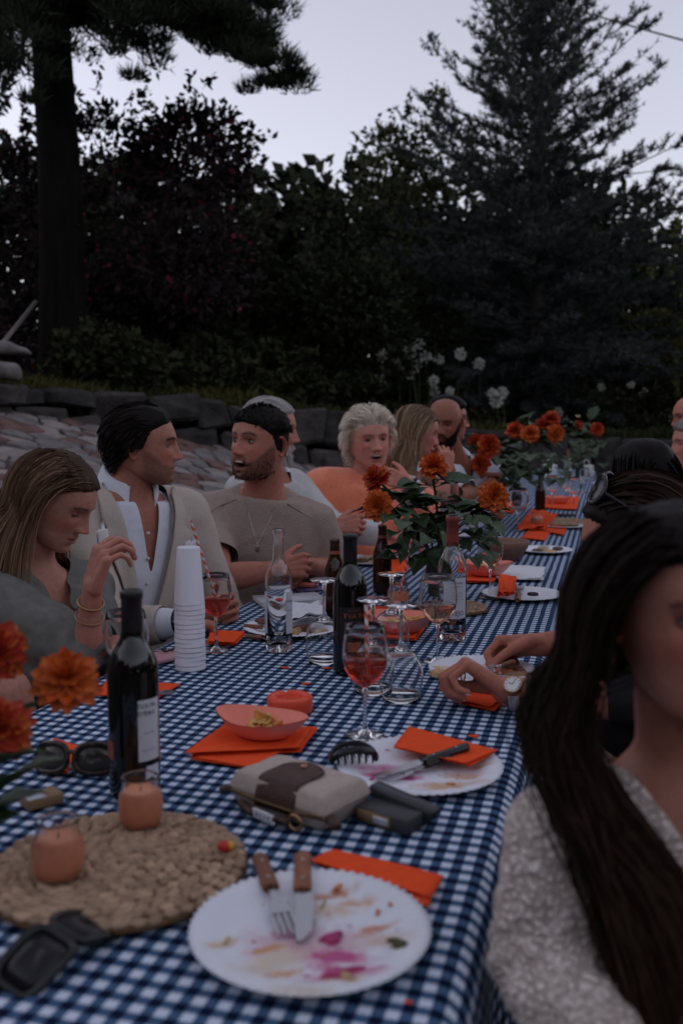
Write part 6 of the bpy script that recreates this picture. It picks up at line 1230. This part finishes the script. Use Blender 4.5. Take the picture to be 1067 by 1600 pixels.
def chips(loc, n, r, label, seed, kind='crisp'):
    rng = np.random.default_rng(seed); t = thing('crisps', loc, label, 'crisps')
    for k in range(n):
        a = rng.uniform(0, 6.28); rr = r * math.sqrt(rng.random()); c = A(rr * math.cos(a), rr * math.sin(a), .006 + .018 * (k / n)); g = MB()
        if kind == 'crisp':
            u = np.linspace(-1, 1, 5); U, V = np.meshgrid(u, u); m = np.sqrt(np.maximum(U ** 2, V ** 2) / np.maximum(U ** 2 + V ** 2, 1e-6)); Q = np.stack([U * m * .020, V * m * .015, .007 * (U * m) ** 2 - .004 * (V * m) ** 2], -1); g.grid(Q @ (rz(a * 2) @ rx(rng.normal(0, .5)) @ ry(rng.normal(0, .5))).T + c); g.build('crisp', potato, t, solid=.0012)
        else: g.box(c, (.055, .009, .009), rz(rng.uniform(-.8, .8)) @ ry(rng.normal(0, .25)), bev=.0015, seg=1); g.build('chip', potato, t)
c0 = on(409, 1148, TZ + .012); B1 = (c0[0], c0[1], TZ + .012); oval_bowl(B1, .078, .058, .034, 'near oval coral bowl holding a few crisps', R_(-8)); chips((B1[0] + .004, B1[1] + .004, B1[2]), 7, .022, 'few pale crisps in the near coral bowl', 2)
c0 = on(625, 985, TZ + .009); B2 = (c0[0], c0[1], TZ + .009); oval_bowl(B2, .085, .075, .042, 'coral bowl full of chips behind the upturned glasses', 0, .04); chips((B2[0], B2[1], B2[2] + .006), 26, .046, 'thin yellow chips filling the coral bowl at mid table', 3, 'chip')
c0 = on(757, 898, TZ + .009); B3 = (c0[0], c0[1], TZ + .009); oval_bowl(B3, .09, .07, .045, 'coral bowl of crisps behind the rosé glass on the right', 0, .08); chips((B3[0], B3[1], B3[2] + .008), 12, .04, 'pale crisps in the bowl behind the rosé glass', 4)
c0 = on(870, 788); oval_bowl((c0[0], c0[1], TZ + .005), .09, .08, .045, 'far coral bowl behind the cluster of three glasses', 0, .04); chips((c0[0], c0[1], TZ + .014), 10, .04, 'crisps in the far coral bowl', 5)
t = thing('ashtray', at(453, 1110), 'round orange ashtray behind the near coral bowl', 'ashtray'); g = MB(); g.lathe([(0, 0), (.042, 0), (.043, .002), (.043, .026), (.040, .029), (.026, .029), (.0235, .025), (.022, .008), (0, .007)], 48, wob=lambda P, a: P * 1 - np.stack([0 * P[..., 0], 0 * P[..., 0], .006 * (np.abs(P[..., 2] - .028) < .003) * (np.cos(3 * a) > .93)[None]], -1)); g.build('dish', pm('orange_plastic', (.84, .08, .03), .4), t)
t = thing('serving_bowl', at(790, 874), 'brown wooden bowl beside the middle dahlias', 'bowl'); lathe_part([(0, 0), (.05, 0), (.055, .004), (.085, .05), (.092, .075), (.088, .0775), (.082, .072), (.07, .04), (0, .012)], 'bowl', pm('dark_bowl_wood', (.23, .125, .085), .6, .25, 25, .3, 60, aniso=(1, 1, 5)), t)
# --- cutlery
wood_h = pm('handle_wood', (.20, .075, .035), .5, .25, 60, aniso=(8, 1, 1)); steelb = pm('brushed_steel', (.50, .50, .52), .3, metal=1.0)
def cutlery(kind, p0, p1, label, hm, z0=TZ + .014, z1=TZ + .014, hk=.45, w=1.0):
    """p0 handle end, p1 tip, in the photograph"""
    a, b_ = on(*p0, z0), on(*p1, z1); t = thing(kind, a, label, kind, 'knives and forks'); d = b_ - a; L_ = np.linalg.norm(d); d /= L_; s_ = nrm(np.cross(A(0, 0, 1), d)); n_ = np.cross(d, s_); Rm = np.stack([d, s_, n_], 1)
    g = MB(); P = []
    for k, ww in ((0, .006), (.04, .0095), (.5, .0085), (.9, .0095), (1, .0088)): P.append([A(L_ * hk * k, ww * w * math.cos(q), .0055 * math.sin(q)) @ Rm.T for q in np.linspace(0, 6.283, 14, endpoint=False)])
    g.grid(np.array(P), cv=True); g.f.append(tuple(range(14))[::-1]); g.m.append(0); g.f.append(tuple(56 + i for i in range(14))); g.m.append(0); h_ = g.build('handle', hm, t)
    for k in (.25, .75): q = MB(); q.ell(A(L_ * hk * k, 0, .0052) @ Rm.T, (.0022, .0022, .0012), Rm, 8, 5); q.build('rivet', steelb, h_)
    g = MB()
    def strip(pts, th=.0014):
        pts = np.array(pts); up = np.stack([pts[:, 0], pts[:, 1], np.full(len(pts), th)], -1); lo = np.stack([pts[:, 0], pts[:, 2], np.full(len(pts), th)], -1); dn = up * A(1, 1, -1); dl = lo * A(1, 1, -1); g.grid(np.stack([up, lo, dl, dn], 1) @ Rm.T, cv=True)
    h0 = L_ * hk
    if kind == 'knife': strip([(h0, .006, -.006), (h0 + .008, .010 * w, -.007 * w), (h0 + (L_ - h0) * .5, .0105 * w, -.0075 * w), (h0 + (L_ - h0) * .8, .009 * w, -.007 * w), (L_ - .006, .003, -.006), (L_, -.003, -.005)])
    else:
        strip([(h0, .004, -.004), (h0 + (L_ - h0) * .25, .004, -.004), (h0 + (L_ - h0) * .40, .011, -.011), (h0 + (L_ - h0) * .55, .0125, -.0125)])
        for k in range(4): y_ = -.0108 + .0072 * k; strip([(h0 + (L_ - h0) * .54, y_ + .0018, y_ - .0018), (L_ - .004, y_ + .0014, y_ - .0014), (L_, y_ + .0004, y_ - .0004)])
    g.build('blade' if kind == 'knife' else 'tines', steelb, t, smooth=False)
cutlery('fork', (405, 1338), (452, 1462), 'fork with a dark wooden handle on the large near plate', wood_h, TZ + .020, TZ + .007, .44, 1.1); cutlery('knife', (473, 1335), (472, 1472), 'knife with a reddish wooden handle on the large near plate', pm('handle_red_wood', (.27, .10, .045), .5, .25, 60), TZ + .020, TZ + .007, .46, 1.15)
cutlery('knife', (730, 1166), (585, 1214), 'knife with a black handle on the second plate', blackp, TZ + .026, TZ + .008, .50, 1.1); cutlery('fork', (705, 1180), (600, 1218), 'fork lying under the black handled knife', blackp, TZ + .018, TZ + .006, .42)
cutlery('knife', (382, 978), (445, 982), 'dark handled knife on the edge of the crowded plate', wood_h); cutlery('knife', (386, 994), (440, 1000), 'second dark handled knife in front of the crowded plate', wood_h, TZ + .006, TZ + .006)
cutlery('fork', (215, 1088), (272, 1080), 'steel fork on the orange napkin behind the nearest bottle', steelb, TZ + .008, TZ + .008); cutlery('fork', (808, 938), (812, 915), 'fork on the plate with the crumpled orange napkin', wood_h, TZ + .016, TZ + .016); cutlery('fork', (85, 1190), (130, 1200), 'fork beside the tortoiseshell sunglasses', steelb, TZ + .008, TZ + .008)
hf = p10['tips'][1][0][0]; e_ = off(hf, .03, .02, 0); 
t = thing('fork', e_, 'fork in the right hand of the woman with pushed up sunglasses', 'fork', 'knives and forks'); tip = on(762, 1046, TZ + .03); g = MB(); d = nrm(tip - e_); L_ = np.linalg.norm(tip - e_); g.tube([e_ * 0, d * L_ * .5], .0062, 10, flat=.8); g.build('handle', wood_h, t); g = MB(); s_ = nrm(np.cross(d, CF)); g.tube([d * L_ * .5, d * L_ * .8], .0028, 8)
for k in (-1.5, -.5, .5, 1.5): g.tube([d * L_ * .78 + s_ * k * .0045, d * L_ * 1.0 + s_ * k * .0042], .0011, 6)
g.tube([d * L_ * .78 - s_ * .008, d * L_ * .78 + s_ * .008], .002, 6); g.build('tines', steelb, t)
# --- handbag, case, box, hair claw
canvas = pm('cream_canvas', (.50, .42, .36), .85, .08, 120, .4, 500); leather = pm('brown_leather', (.065, .026, .018), .5, .2, 60, .4, 200)
bc = on(468, 1262); rb = along((380, 1218), (545, 1270)); t = thing('pouch', (bc[0], bc[1], TZ), 'cream pouch with a brown leather flap and brass snap', 'pouch', rot=rb)
def pillow(a, b_, h, n=26, pw=.38):
    u = np.linspace(-1, 1, n); U, V = np.meshgrid(u, u, indexing='ij'); th = h * ((1 - np.abs(U) ** 10) * (1 - np.abs(V) ** 8)) ** pw; return U * a, V * b_, th
U, V, th = pillow(.088, .052, .030); g = MB(); wr_ = .0022 * vn(np.stack([U, V, U * 0], -1), 40, 3); g.grid(np.stack([U, V, .028 + th * .8 + wr_ * (th > .01)], -1)); g.grid(np.stack([U, V, .028 - np.minimum(th, .0272)], -1), flip=True); g.build('body', canvas, t)
tht = lambda x, y: .028 + .8 * .030 * max(0, (1 - abs(x / .088) ** 10) * (1 - abs(y / .052) ** 8)) ** .38
Q = []; sh = [(math.cos(a) * .036 + 0, .004 + .028 * max(math.sin(a), -.0) if math.sin(a) > 0 else .004 + math.sin(a) * .0) for a in np.linspace(0, math.pi, 24)]
for k in (1.0, .5, .02): Q.append([(x * k, (y) * k - .0 + (1 - k) * -.02, tht(x * k, y * k) + .003) for x, y in sh])
rows = []
for al in np.linspace(0, 1, 14):
    y = .030 - .088 * al; hw_ = .036 * min(1, math.sqrt(max(0, 1 - max(0, (y - .004) / .028) ** 2)) if y > .004 else 1); z = tht(0, max(y, -.050)) + .0035 if y > -.048 else .030
    if y < -.046: z = max(.012, .034 - (-.046 - y) * 1.6); y = -.0545
    rows.append([(hw_ * s_, y, z - .002 * s_ ** 2) for s_ in np.linspace(-1, 1, 11)])
g = MB(); g.grid(np.array(rows)); g.build('flap', leather, t, solid=.0022); g = MB(); g.ell((0, .010, tht(0, .01) + .006), (.0055, .0055, .003), seg=16, rings=8); g.build('snap', gold, t)
for sx in (-1, 1): g = MB(); g.tube([(sx * .086, -.040, .022), (sx * .098, -.046, .020), (sx * .106, -.050, .016)], .0085, 10, flat=.6); g.build('zip_end', leather, t)
g = MB(); g.tube([(-.085, -.050, .022), (-.03, -.0535, .021), (.03, -.0535, .021), (.085, -.050, .022)], .003, 8); g.build('zip', pm('brass_zip', (.20, .13, .07), .4, metal=.8), t)
g = MB(); g.tube([(-.06, -.056, .010), (-.03, -.066, .008), (.02, -.064, .010), (.035, -.062, .009)], .0075, 10, flat=.7); g.build('strap', leather, t); g = MB(); a = np.linspace(0, 2 * np.pi, 20); g.tube(np.stack([.045 + .011 * np.cos(a), -.062 + 0 * a, .011 + .010 * np.sin(a)], -1), .0026, 8, caps=False); g.build('strap_ring', gold, t)
ch = MB(); ch.box((0, -.074, .007), (.040, .004, .003), rz(-.1)); ch.box((0, -.076, .018), (.040, .004, .003), rz(-.1))
for k in range(5): ch.box((-.016 + .008 * k, -.075 - .0008 * k, .0125), (.0032, .003, .012), rz(-.1))
ch.build('comb_charm', paper, t)
rc = along((570, 1262), (680, 1296)); p_ = at(626, 1284); t = thing('slim_case', (p_[0] - .0, p_[1] + .02, TZ + .022), 'slim black case lying on a cigarette packet beside the pouch', 'case', rot=rc); g = MB(); g.box((0, 0, .0), (.108, .026, .018), ry(.12), bev=.006, seg=3); g.build('body', pm('slate_plastic', (.035, .038, .045), .35), t); g = MB(); g.box((.052, 0, -.006), (.004, .020, .012), ry(.12), bev=.002); g.build('end_cap', blackp, t)
t = thing('cigarette_packet', (p_[0] - .012, p_[1] - .004, TZ), 'dark cigarette packet with a tan side under the slim case', 'packet', rot=rc); g = MB(); g.box((0, 0, .0105), (.085, .052, .021), bev=.001, seg=1); g.build('box', pm('dark_card', (.05, .05, .055), .5), t); g = MB(); g.box((-.012, -.0262, .0105), (.055, .0006, .017)); g.build('side_panel', pm('tan_card', (.30, .19, .09), .6), t); g = MB(); g.box((.0, -.0268, .0105), (.024, .0006, .010)); pn = g.build('white_panel', paper, t)
v, f = text_mb('SMOKING', .0045); g = MB(); g.add(np.stack([v[:, 0], np.full(len(v), -.0273), .0095 + v[:, 1]], -1), f); g.build('lettering', ink, pn)
p_ = on(552, 1190, TZ + .014); t = thing('hair_claw', p_, 'black hair claw resting on the rim of the second plate', 'hair claw', rot=along((520, 1195), (585, 1190)))
for sg in (-1, 1):
    a = np.linspace(0, np.pi, 14); g = MB(); g.tube(np.stack([.036 * np.cos(a), sg * (.004 + .012 * np.sin(a)), .004 + .020 * np.sin(a)], -1), .0042, 8, flat=1.6); o = g.build('jaw', blackp, t)
    for k in range(6): x = -.028 + .011 * k; q = MB(); q.tube([(x, sg * .014, .018), (x, sg * .020, .008), (x + .001, sg * .012, .0)], [.0026, .0022, .001], 6); q.build('tooth', blackp, o)
# --- sunglasses on the table
tort = pm('tortoiseshell', (.05, .028, .016), .25, scale=90, color2=(.012, .008, .006))
def table_shades(loc, rot, label, lens, frame, w=.030, hgt=.024, tilt=1.15, square=3.0):
    t = thing('sunglasses', loc, label, 'sunglasses', 'sunglasses on the table', rot); a = np.linspace(0, 2 * np.pi, 36, endpoint=False); ex = 2 / square; X = w * np.sign(np.cos(a)) * np.abs(np.cos(a)) ** ex; Zz = hgt * np.sign(np.sin(a)) * np.abs(np.sin(a)) ** ex; Rt = rx(tilt - math.pi / 2)
    fr = MB()
    for sx in (-1, 1):
        rim = np.stack([sx * .035 + X, -.06 * ((sx * .035 + X) / .1) ** 2 * -1, Zz], -1); g = MB(); g.grid(np.array([(rim - A(sx * .035, 0, 0)) * k + A(sx * .035, 0, 0) for k in (.02, .5, .97)]) @ Rt.T + A(0, 0, .028), cv=True); g.build('lens', lens, t, solid=.0018)
        fr.tube(np.vstack([rim, rim[:1]]) @ Rt.T + A(0, 0, .028), .0048, 8, caps=False); fr.tube(A((sx * .065, .022, .008), (sx * .068, .05, .006), (sx * .060, .10, .004), (sx * .05, .13, .0)) @ Rt.T + A(0, 0, .026), .0032, 8, flat=1.5)
    fr.tube(A((-.007, -.0, .006), (0, -.002, .010), (.007, 0, .006)) @ Rt.T + A(0, 0, .028), .0034, 8); fr.build('frame', frame, t); return t
p_ = at(100, 1492); table_shades((p_[0], p_[1], TZ - .006), along((50, 1522), (165, 1446)), 'black square sunglasses lying nearest, by the round woven mat', lensm, blackp, .031, .027, .22, 4.5)
p_ = at(112, 1212); table_shades((p_[0], p_[1], TZ), R_(10), 'tortoiseshell sunglasses behind the round woven mat', pm('amber_lens', (.05, .045, .04), .12), tort, .029, .022, 1.2, 2.6)
# --- phone, notebook, lighter, small things
p_ = at(238, 1034); t = thing('phone', (p_[0], p_[1], TZ), 'pink phone lying face down beside the cup stack', 'phone', rot=along((200, 1045), (265, 1030))); g = MB(); g.box((0, 0, .006), (.148, .074, .011), bev=.0045, seg=3); g.build('case', pm('pink_case', (.62, .33, .36), .4), t); g = MB(); g.box((.052, .016, .0125), (.032, .032, .002), bev=.0009, seg=1); cb_ = g.build('camera_bump', MATS['pink_case'], t)
for dx, dy in ((.045, .008), (.059, .008), (.052, .024)): g = MB(); g.lathe([(0, .0165), (.006, .0165), (.0065, .0145), (.0065, .013)][::-1], 16, (dx, dy, 0)); g.build('camera_lens', blackp, cb_)
p_ = at(452, 940); t = thing('notebook', (p_[0], p_[1], TZ), 'white spiral notebook behind the empty clear bottle', 'notebook', rot=along((390, 945), (508, 938))); g = MB(); g.box((0, 0, .006), (.20, .13, .011), bev=.001, seg=1); g.build('pages', paper, t); g = MB(); g.box((0, 0, .0125), (.202, .132, .0012)); g.build('cover', labelp, t)
for k in range(16): g = MB(); a = np.linspace(0, 2 * np.pi, 10); g.tube(np.stack([0 * a - .09 + .012 * k, .066 + .005 * np.cos(a), .007 + .008 * np.sin(a)], -1), .0008, 5, caps=False); g.build('spiral_ring', blackp, t)
p_ = at(492, 918); t = thing('booklet', (p_[0], p_[1], TZ), 'purple and blue printed booklet under the orange lighter', 'booklet', rot=along((440, 922), (512, 916))); g = MB(); g.box((0, 0, .002), (.17, .12, .003)); g.build('cover', pm('purple_print', (.09, .07, .20), .5, scale=14, color2=(.30, .20, .34)), t)
p_ = at(478, 920); t = thing('lighter', (p_[0], p_[1], TZ + .004), 'orange lighter lying on the purple booklet', 'lighter', rot=along((456, 920), (488, 921))); g = MB(); g.box((0, 0, .009), (.062, .022, .014), bev=.006, seg=3); g.build('body', coralp, t); g = MB(); g.box((.036, 0, .009), (.012, .018, .012), bev=.002); g.build('cap', steelb, t)
p_ = on(832, 930, TZ + .016); t = thing('ring_tin', p_, 'small black and red ring shaped lid on the plate on the right', 'lid'); lathe_part([(.011, 0), (.017, 0), (.017, .006), (.015, .0075), (.011, .006)], 'rim', blackp, t); lathe_part([(0, .002), (.0112, .002), (.0112, .0055)], 'centre', pm('red_plastic', (.3, .03, .03), .4), t)
p_ = at(66, 1256); t = thing('matchbox', (p_[0], p_[1], TZ), 'tan matchbox beside the round woven mat', 'matchbox', rot=along((42, 1262), (96, 1248))); g = MB(); g.box((0, 0, .008), (.052, .034, .015), bev=.001, seg=1); g.build('sleeve', pm('tan_card'), t); g = MB(); g.box((-.012, 0, .0159), (.026, .034, .0006)); g.build('paper_strip', labelp, t)
g = MB(); g.ell((0, 0, .007), (.010, .007, .007), seg=12, rings=8); g.ell((.007, .002, .008), (.006, .006, .006), seg=10, rings=6, mat=1); o = g.build('petal_scrap', [pm('scrap_red', (.55, .03, .02), .4), pm('scrap_yellow', (.75, .38, .05), .4)]); o.location = A(*on(351, 1331, TZ + .014)); tag(o, 'small red and yellow scrap on the round woven mat', 'petal')
for i, ((px, py), lb) in enumerate((((445, 1043), 'orange paper dot left of the copper lettered bottle'), ((511, 1044), 'orange paper dot beside the copper lettered bottle'), ((478, 1068), 'orange paper dot just behind the orange ashtray'), ((638, 1566), 'orange crumb at the right of the large near plate'), ((750, 945), 'orange paper dot by the small woven mat'), ((740, 1150), 'orange paper dot near the second plate'))):
    g = MB(); g.lathe([(0, .0), (.010 if i != 3 else .004, .0), (.010 if i != 3 else .004, .0008), (0, .0016)], 14, wob=lambda P, a: P * A(1, .7, 1)); o = g.build('paper_dot', orange_n); o.location = A(*at(px, py)); tag(o, lb, 'paper scrap', 'orange scraps on the cloth')
for (px, py), lb, h_ in (((770, 745), 'white paper bag left behind the far dahlias', .14), ((858, 745), 'white paper bag with handle behind the far glasses', .12), ((915, 744), 'white paper bag with handle right of the far clear bottle', .11)):
    t = thing('paper_bag', at(px, py), lb, 'bag', 'white paper bags'); g = MB(); g.box((0, 0, h_ / 2), (.12, .07, h_), rz(.3), bev=.004); v = g.v[-1]; v[:, :2] *= (1 + .12 * vn(v, 20, 2))[:, None]; g.build('body', paper, t); g = MB(); a = np.linspace(0, np.pi, 12); g.tube(np.stack([.03 * np.cos(a), 0 * a, h_ - .005 + .06 * np.sin(a)], -1), .004, 6); g.build('handle', paper, t)
t = thing('phone', at(878, 806), 'black phone lying by the far woven mat', 'phone'); g = MB(); g.box((0, 0, .005), (.15, .075, .009), rz(.3), bev=.003); g.build('body', blackp, t)
# ================================================================ DAHLIAS
petal_m = pm('dahlia_petal', attr=True, rough=.55, sss=.05, var=.08, scale=40); leaf_d = pm('dahlia_leaf', (.034, .064, .024), .5, .2, 30, .4, 60); stem_d = pm('dahlia_stem', (.055, .06, .025), .6)
def petal_mesh(L_, w, cup, c0, c1, rng):
    u = np.linspace(0, 1, 6); v = np.linspace(-1, 1, 5); U, V = np.meshgrid(u, v, indexing='ij'); ww = w * np.array([.25, .62, .92, 1.0, .72, .12])[:, None]
    X = L_ * U; Y = V * ww * .5; Z = cup * L_ * (U ** 1.6) * .35 + .22 * w * V ** 2 * (1 - U * .5) + .04 * L_ * np.sin(U * 3)
    c = A(*c0) * (1 - U[..., None]) + A(*c1) * U[..., None]; c = c * (1 - .10 * np.abs(V)[..., None] * 0); g = MB(); g.grid(np.stack([X, Y, Z], -1), col=c.reshape(-1, 3)); return g
_pm = {}
def petal_data(key, ring):
    k = (key, ring)
    if k not in _pm:
        c0, c1 = {'red': ((.36, .022, .010), (.50, .050, .014)), 'orange': ((.58, .080, .012), (.66, .165, .03)), 'amber': ((.64, .14, .016), (.58, .085, .012))}[key]
        g = petal_mesh(1.0, .62 - .10 * ring, .15 + .55 * ring, c0, c1, None); o = g.build('petal', petal_m); _pm[k] = (o.data, g); bpy.data.objects.remove(o)
    return _pm[k]
def bloom(parent, pos, axis, r, key, seed, single=True, n=(15, 14, 13, 11, 8, 5)):
    rng = np.random.default_rng(seed); axis = nrm(axis); s_ = nrm(np.cross(axis, A(.3, .8, .2))); u = np.cross(axis, s_); joined = MB(); b = MB(); b.ell(A(*pos) - axis * r * .10, (r * .26, r * .26, r * .2), np.stack([s_, u, axis], 1), 12, 8)
    head = b.build('flower_head', stem_d, parent)
    for ring, m in enumerate(n):
        el = R_([-14, 6, 24, 42, 60, 78][ring]); ln = r * [1.0, .98, .88, .72, .52, .34][ring]
        for k in range(m):
            a = 2 * math.pi * (k + .5 * (ring % 2)) / m + rng.normal(0, .07); d = (s_ * math.cos(a) + u * math.sin(a)) * math.cos(el + rng.normal(0, .09)) + axis * math.sin(el); d = nrm(d); sd = nrm(np.cross(axis, d) + rng.normal(0, .10, 3)); sd = nrm(sd - d * (sd @ d)); nn_ = np.cross(d, sd); L_ = ln * rng.uniform(.88, 1.1)
            M = np.eye(4); M[:3, 0] = d * L_; M[:3, 1] = sd * L_ * rng.uniform(.85, 1.1); M[:3, 2] = nn_ * L_; M[:3, 3] = A(*pos) + axis * (r * .10 * ring) + d * r * .06
            data, gm = petal_data(key if rng.random() < .8 else {'red': 'orange', 'orange': 'amber', 'amber': 'orange'}[key], min(ring // 2, 2))
            if single:
                o = bpy.data.objects.new('petal', data); COL.objects.link(o); o.parent = head; o.matrix_local = Matrix(M.tolist())
            else: joined.merge(gm, M)
    if not single: joined.build('petals', petal_m, head)['kind'] = 'stuff'
def dleaf(parent, p0, d, L_, rng, name='leaf'):
    d = nrm(d); sd = nrm(np.cross(d, A(0, 0, 1)) + rng.normal(0, .25, 3)); nn_ = np.cross(sd, d); u = np.linspace(0, 1, 9); w = L_ * .30 * np.sin(np.pi * u ** .75) * (1 + .12 * np.sin(u * 40)); v = np.array([-1, -.5, 0, .5, 1])
    P = A(*p0) + u[:, None, None] * L_ * d + (w[:, None] * v)[..., None] * sd + (np.abs(v)[None] * w[:, None] * .35 - (u ** 2)[:, None] * L_ * .22 + .015 * L_ * np.sin(u * 30)[:, None])[..., None] * nn_ ; g = MB(); g.grid(P); return g.build(name, leaf_d, parent, solid=.0006)
def dahlia(px, py, d_, r, key, vase_top, label, seed, axis=None, nleaf=4, single=True, group='orange and red dahlias in vases', leafL=.09):
    rng = np.random.default_rng(seed); pos = dep(px, py, d_); vt = A(*vase_top) + rng.normal(0, .012, 3) * A(1, 1, 0); t = thing('dahlia', vt - A(0, 0, .10), label, 'flower', group); o0 = vt - A(0, 0, .10); ax = nrm(axis if axis is not None else -CF * .7 + CU * .5 + CR * rng.uniform(-.4, .4))
    e_ = pos - ax * r * .2; P = np.array([o0, vt, vt + (e_ - vt) * .45 + A(0, 0, .05) * np.linalg.norm(e_ - vt) * 3, e_ - ax * .03, e_]) - o0; k = np.linspace(0, 1, 4)
    tt = np.linspace(0, 4, 22); Q = np.stack([np.interp(tt, range(5), P[:, i]) for i in range(3)], -1)
    for _ in range(6): Q[1:-1] = (Q[:-2] + Q[1:-1] * 2 + Q[2:]) / 4
    g = MB(); g.tube(Q, .0038, 8); g.build('stem', stem_d, t); bloom(t, pos - o0, ax, r, key, seed, single)
    for j in range(nleaf):
        i = rng.integers(7, 17); dv = nrm(rng.normal(0, 1, 3) * A(1, 1, .4) + A(0, 0, .1)); q = Q[i] + dv * .02
        g = MB(); g.tube([Q[i], Q[i] + dv * .035], .0018, 5); ls = g.build('leaf_stalk', stem_d, t)
        for s2 in (-1, 0, 1): dleaf(ls, Q[i] + dv * (.035 - .008 * abs(s2)), dv + s2 * np.cross(dv, A(0, 0, 1)) * .8, leafL * rng.uniform(.75, 1.15), rng)
    return t
def vase(loc, label, h=.15, r=.045, m=None):
    t = thing('vase', loc, label, 'vase', 'vases of dahlias'); lathe_part([(0, .002), (r * .8, 0), (r * .9, .004), (r, h * .4), (r * .8, h * .8), (r * .85, h), (r * .78, h), (r * .72, h * .8), (r * .9, h * .4), (0, .012)], 'body', m or pm('dark_vase', (.03, .034, .03), .2), t, 28); return A(*loc) + A(0, 0, h - .01)
v0 = on(-75, 1345); vt = vase((v0[0], v0[1], TZ), 'dark vase at the near left edge holding blurred dahlias', .14)
dahlia(104, 1066, 1.22, .041, 'orange', vt, 'large orange dahlia nearest, in front of the dark wine bottle', 1, -CF * .55 + CU * .6 + CR * .15, 0); dahlia(-6, 1022, 1.20, .040, 'red', vt, 'red orange dahlia cut by the left edge, upper one', 2, -CF * .8 + CU * .3, 0); dahlia(2, 1142, 1.12, .038, 'red', vt, 'red dahlia cut by the left edge, lower one', 3, -CF * .7 + CU * .5, 0, leafL=.11)
fl = thing('leaf_sprig', vt, 'dark green dahlia leaves drooping at the near left edge', 'leaves'); rng = np.random.default_rng(5)
for (a, b_) in (((-10, 1245), (82, 1160)), ((-20, 1275), (62, 1218)), ((-30, 1210), (60, 1150)), ((-30, 1290), (22, 1262))): p0 = dep(*a, 1.10) - vt; p1 = dep(*b_, 1.08) - vt; dleaf(fl, p0, p1 - p0, np.linalg.norm(p1 - p0), rng)
v0 = on(684, 930); vt = vase((v0[0], v0[1], TZ), 'dark vase of dahlias at mid table behind the red capped bottle', .13)
for (px, py), d_, r, key, ax, lb in (((590, 750), 2.78, .044, 'red', -CF * .3 - CR * .5 + CU * .5, 'dark red orange dahlia, upper left of the middle vase'), ((592, 790), 2.72, .044, 'orange', -CF * .85 - CR * .3, 'orange dahlia facing the viewer, lower left of the middle vase'), ((677, 731), 2.80, .043, 'amber', -CF * .5 + CU * .6, 'amber dahlia topmost in the middle vase'), ((770, 776), 2.75, .044, 'orange', -CF * .85 + CR * .1 + CU * .2, 'single tall orange dahlia right of the red capped bottle')):
    dahlia(px, py, d_, r, key, vt, lb, int(px), ax, 7, leafL=.10)
fl = thing('leaf_sprig', vt, 'mass of dark green dahlia leaves spilling from the middle vase', 'leaves'); rng = np.random.default_rng(6)
for k in range(58):
    c = dep(rng.uniform(618, 770), rng.uniform(802, 872), rng.uniform(2.62, 2.95)) - vt; dv = nrm(c * A(1, 1, .3) + rng.normal(0, .05, 3) + A(0, 0, -.02)); dleaf(fl, c, dv, rng.uniform(.055, .092), rng)
for k in range(14): c = dep(rng.uniform(630, 765), rng.uniform(800, 860), rng.uniform(2.65, 2.9)) - vt; g = MB(); g.tube([(0, 0, -.05), c * .5 + A(0, 0, .02), c], .0026, 6); g.build('stem', stem_d, fl)
v0 = on(805, 795); vt = vase((v0[0], v0[1], TZ), 'dark vase holding the largest bunch of far dahlias', .16)
for i, ((px, py), d_, key, ax, lb) in enumerate((((763, 697), 5.0, 'red', -CF * .8, 'far dahlia, large one at the left of the bunch'), ((751, 725), 4.9, 'red', -CF * .7 - CR * .4, 'far dahlia, lowest left of the bunch'), ((745, 692), 5.15, 'red', -CF * .6 - CR * .6, 'far dahlia peeking out at the far left of the bunch'), ((804, 674), 5.1, 'red', -CF * .6 + CU * .4, 'far dahlia second from the left along the top of the bunch'), ((828, 679), 5.0, 'orange', -CF * .5 + CU * .5, 'far orange dahlia in the middle of the bunch'), ((847, 668), 5.2, 'red', -CF * .4 + CU * .7, 'far dahlia behind the middle of the bunch'), ((860, 657), 5.2, 'red', -CF * .5 + CU * .6, 'far dahlia topmost of the bunch'), ((866, 678), 5.0, 'orange', -CF * .7 + CR * .4, 'far orange dahlia at the right of the bunch'))):
    dahlia(px, py, d_, .062 if i in (0,) else .050, key, vt, lb, 40 + i, ax, 5, False, leafL=.12)
fl = thing('leaf_sprig', vt, 'dark leaves under the far bunch of dahlias', 'leaves'); rng = np.random.default_rng(7)
for k in range(44): c = dep(rng.uniform(775, 880), rng.uniform(705, 755), rng.uniform(4.7, 5.2)) - vt; dleaf(fl, c, nrm(c * A(1, 1, .3) + rng.normal(0, .1, 3)), rng.uniform(.09, .14), rng)
v0 = on(905, 745); vt = vase((v0[0], v0[1], TZ), 'dark vase of two dahlias at the end of the table', .16)
dahlia(901, 665, 7.6, .045, 'red', vt, 'small red dahlia seen from its side at the end of the table', 61, CR * .9 - CF * .3, 4, False, leafL=.14); dahlia(932, 671, 7.5, .055, 'red', vt, 'red dahlia farthest right at the end of the table', 62, -CF * .8, 5, False, leafL=.14)
fl = thing('leaf_sprig', vt, 'leaves under the two dahlias at the end of the table', 'leaves')
for k in range(22): c = dep(rng.uniform(885, 945), rng.uniform(685, 725), rng.uniform(7.3, 7.9)) - vt; dleaf(fl, c, nrm(c * A(1, 1, .3) + rng.normal(0, .1, 3)), rng.uniform(.10, .17), rng)
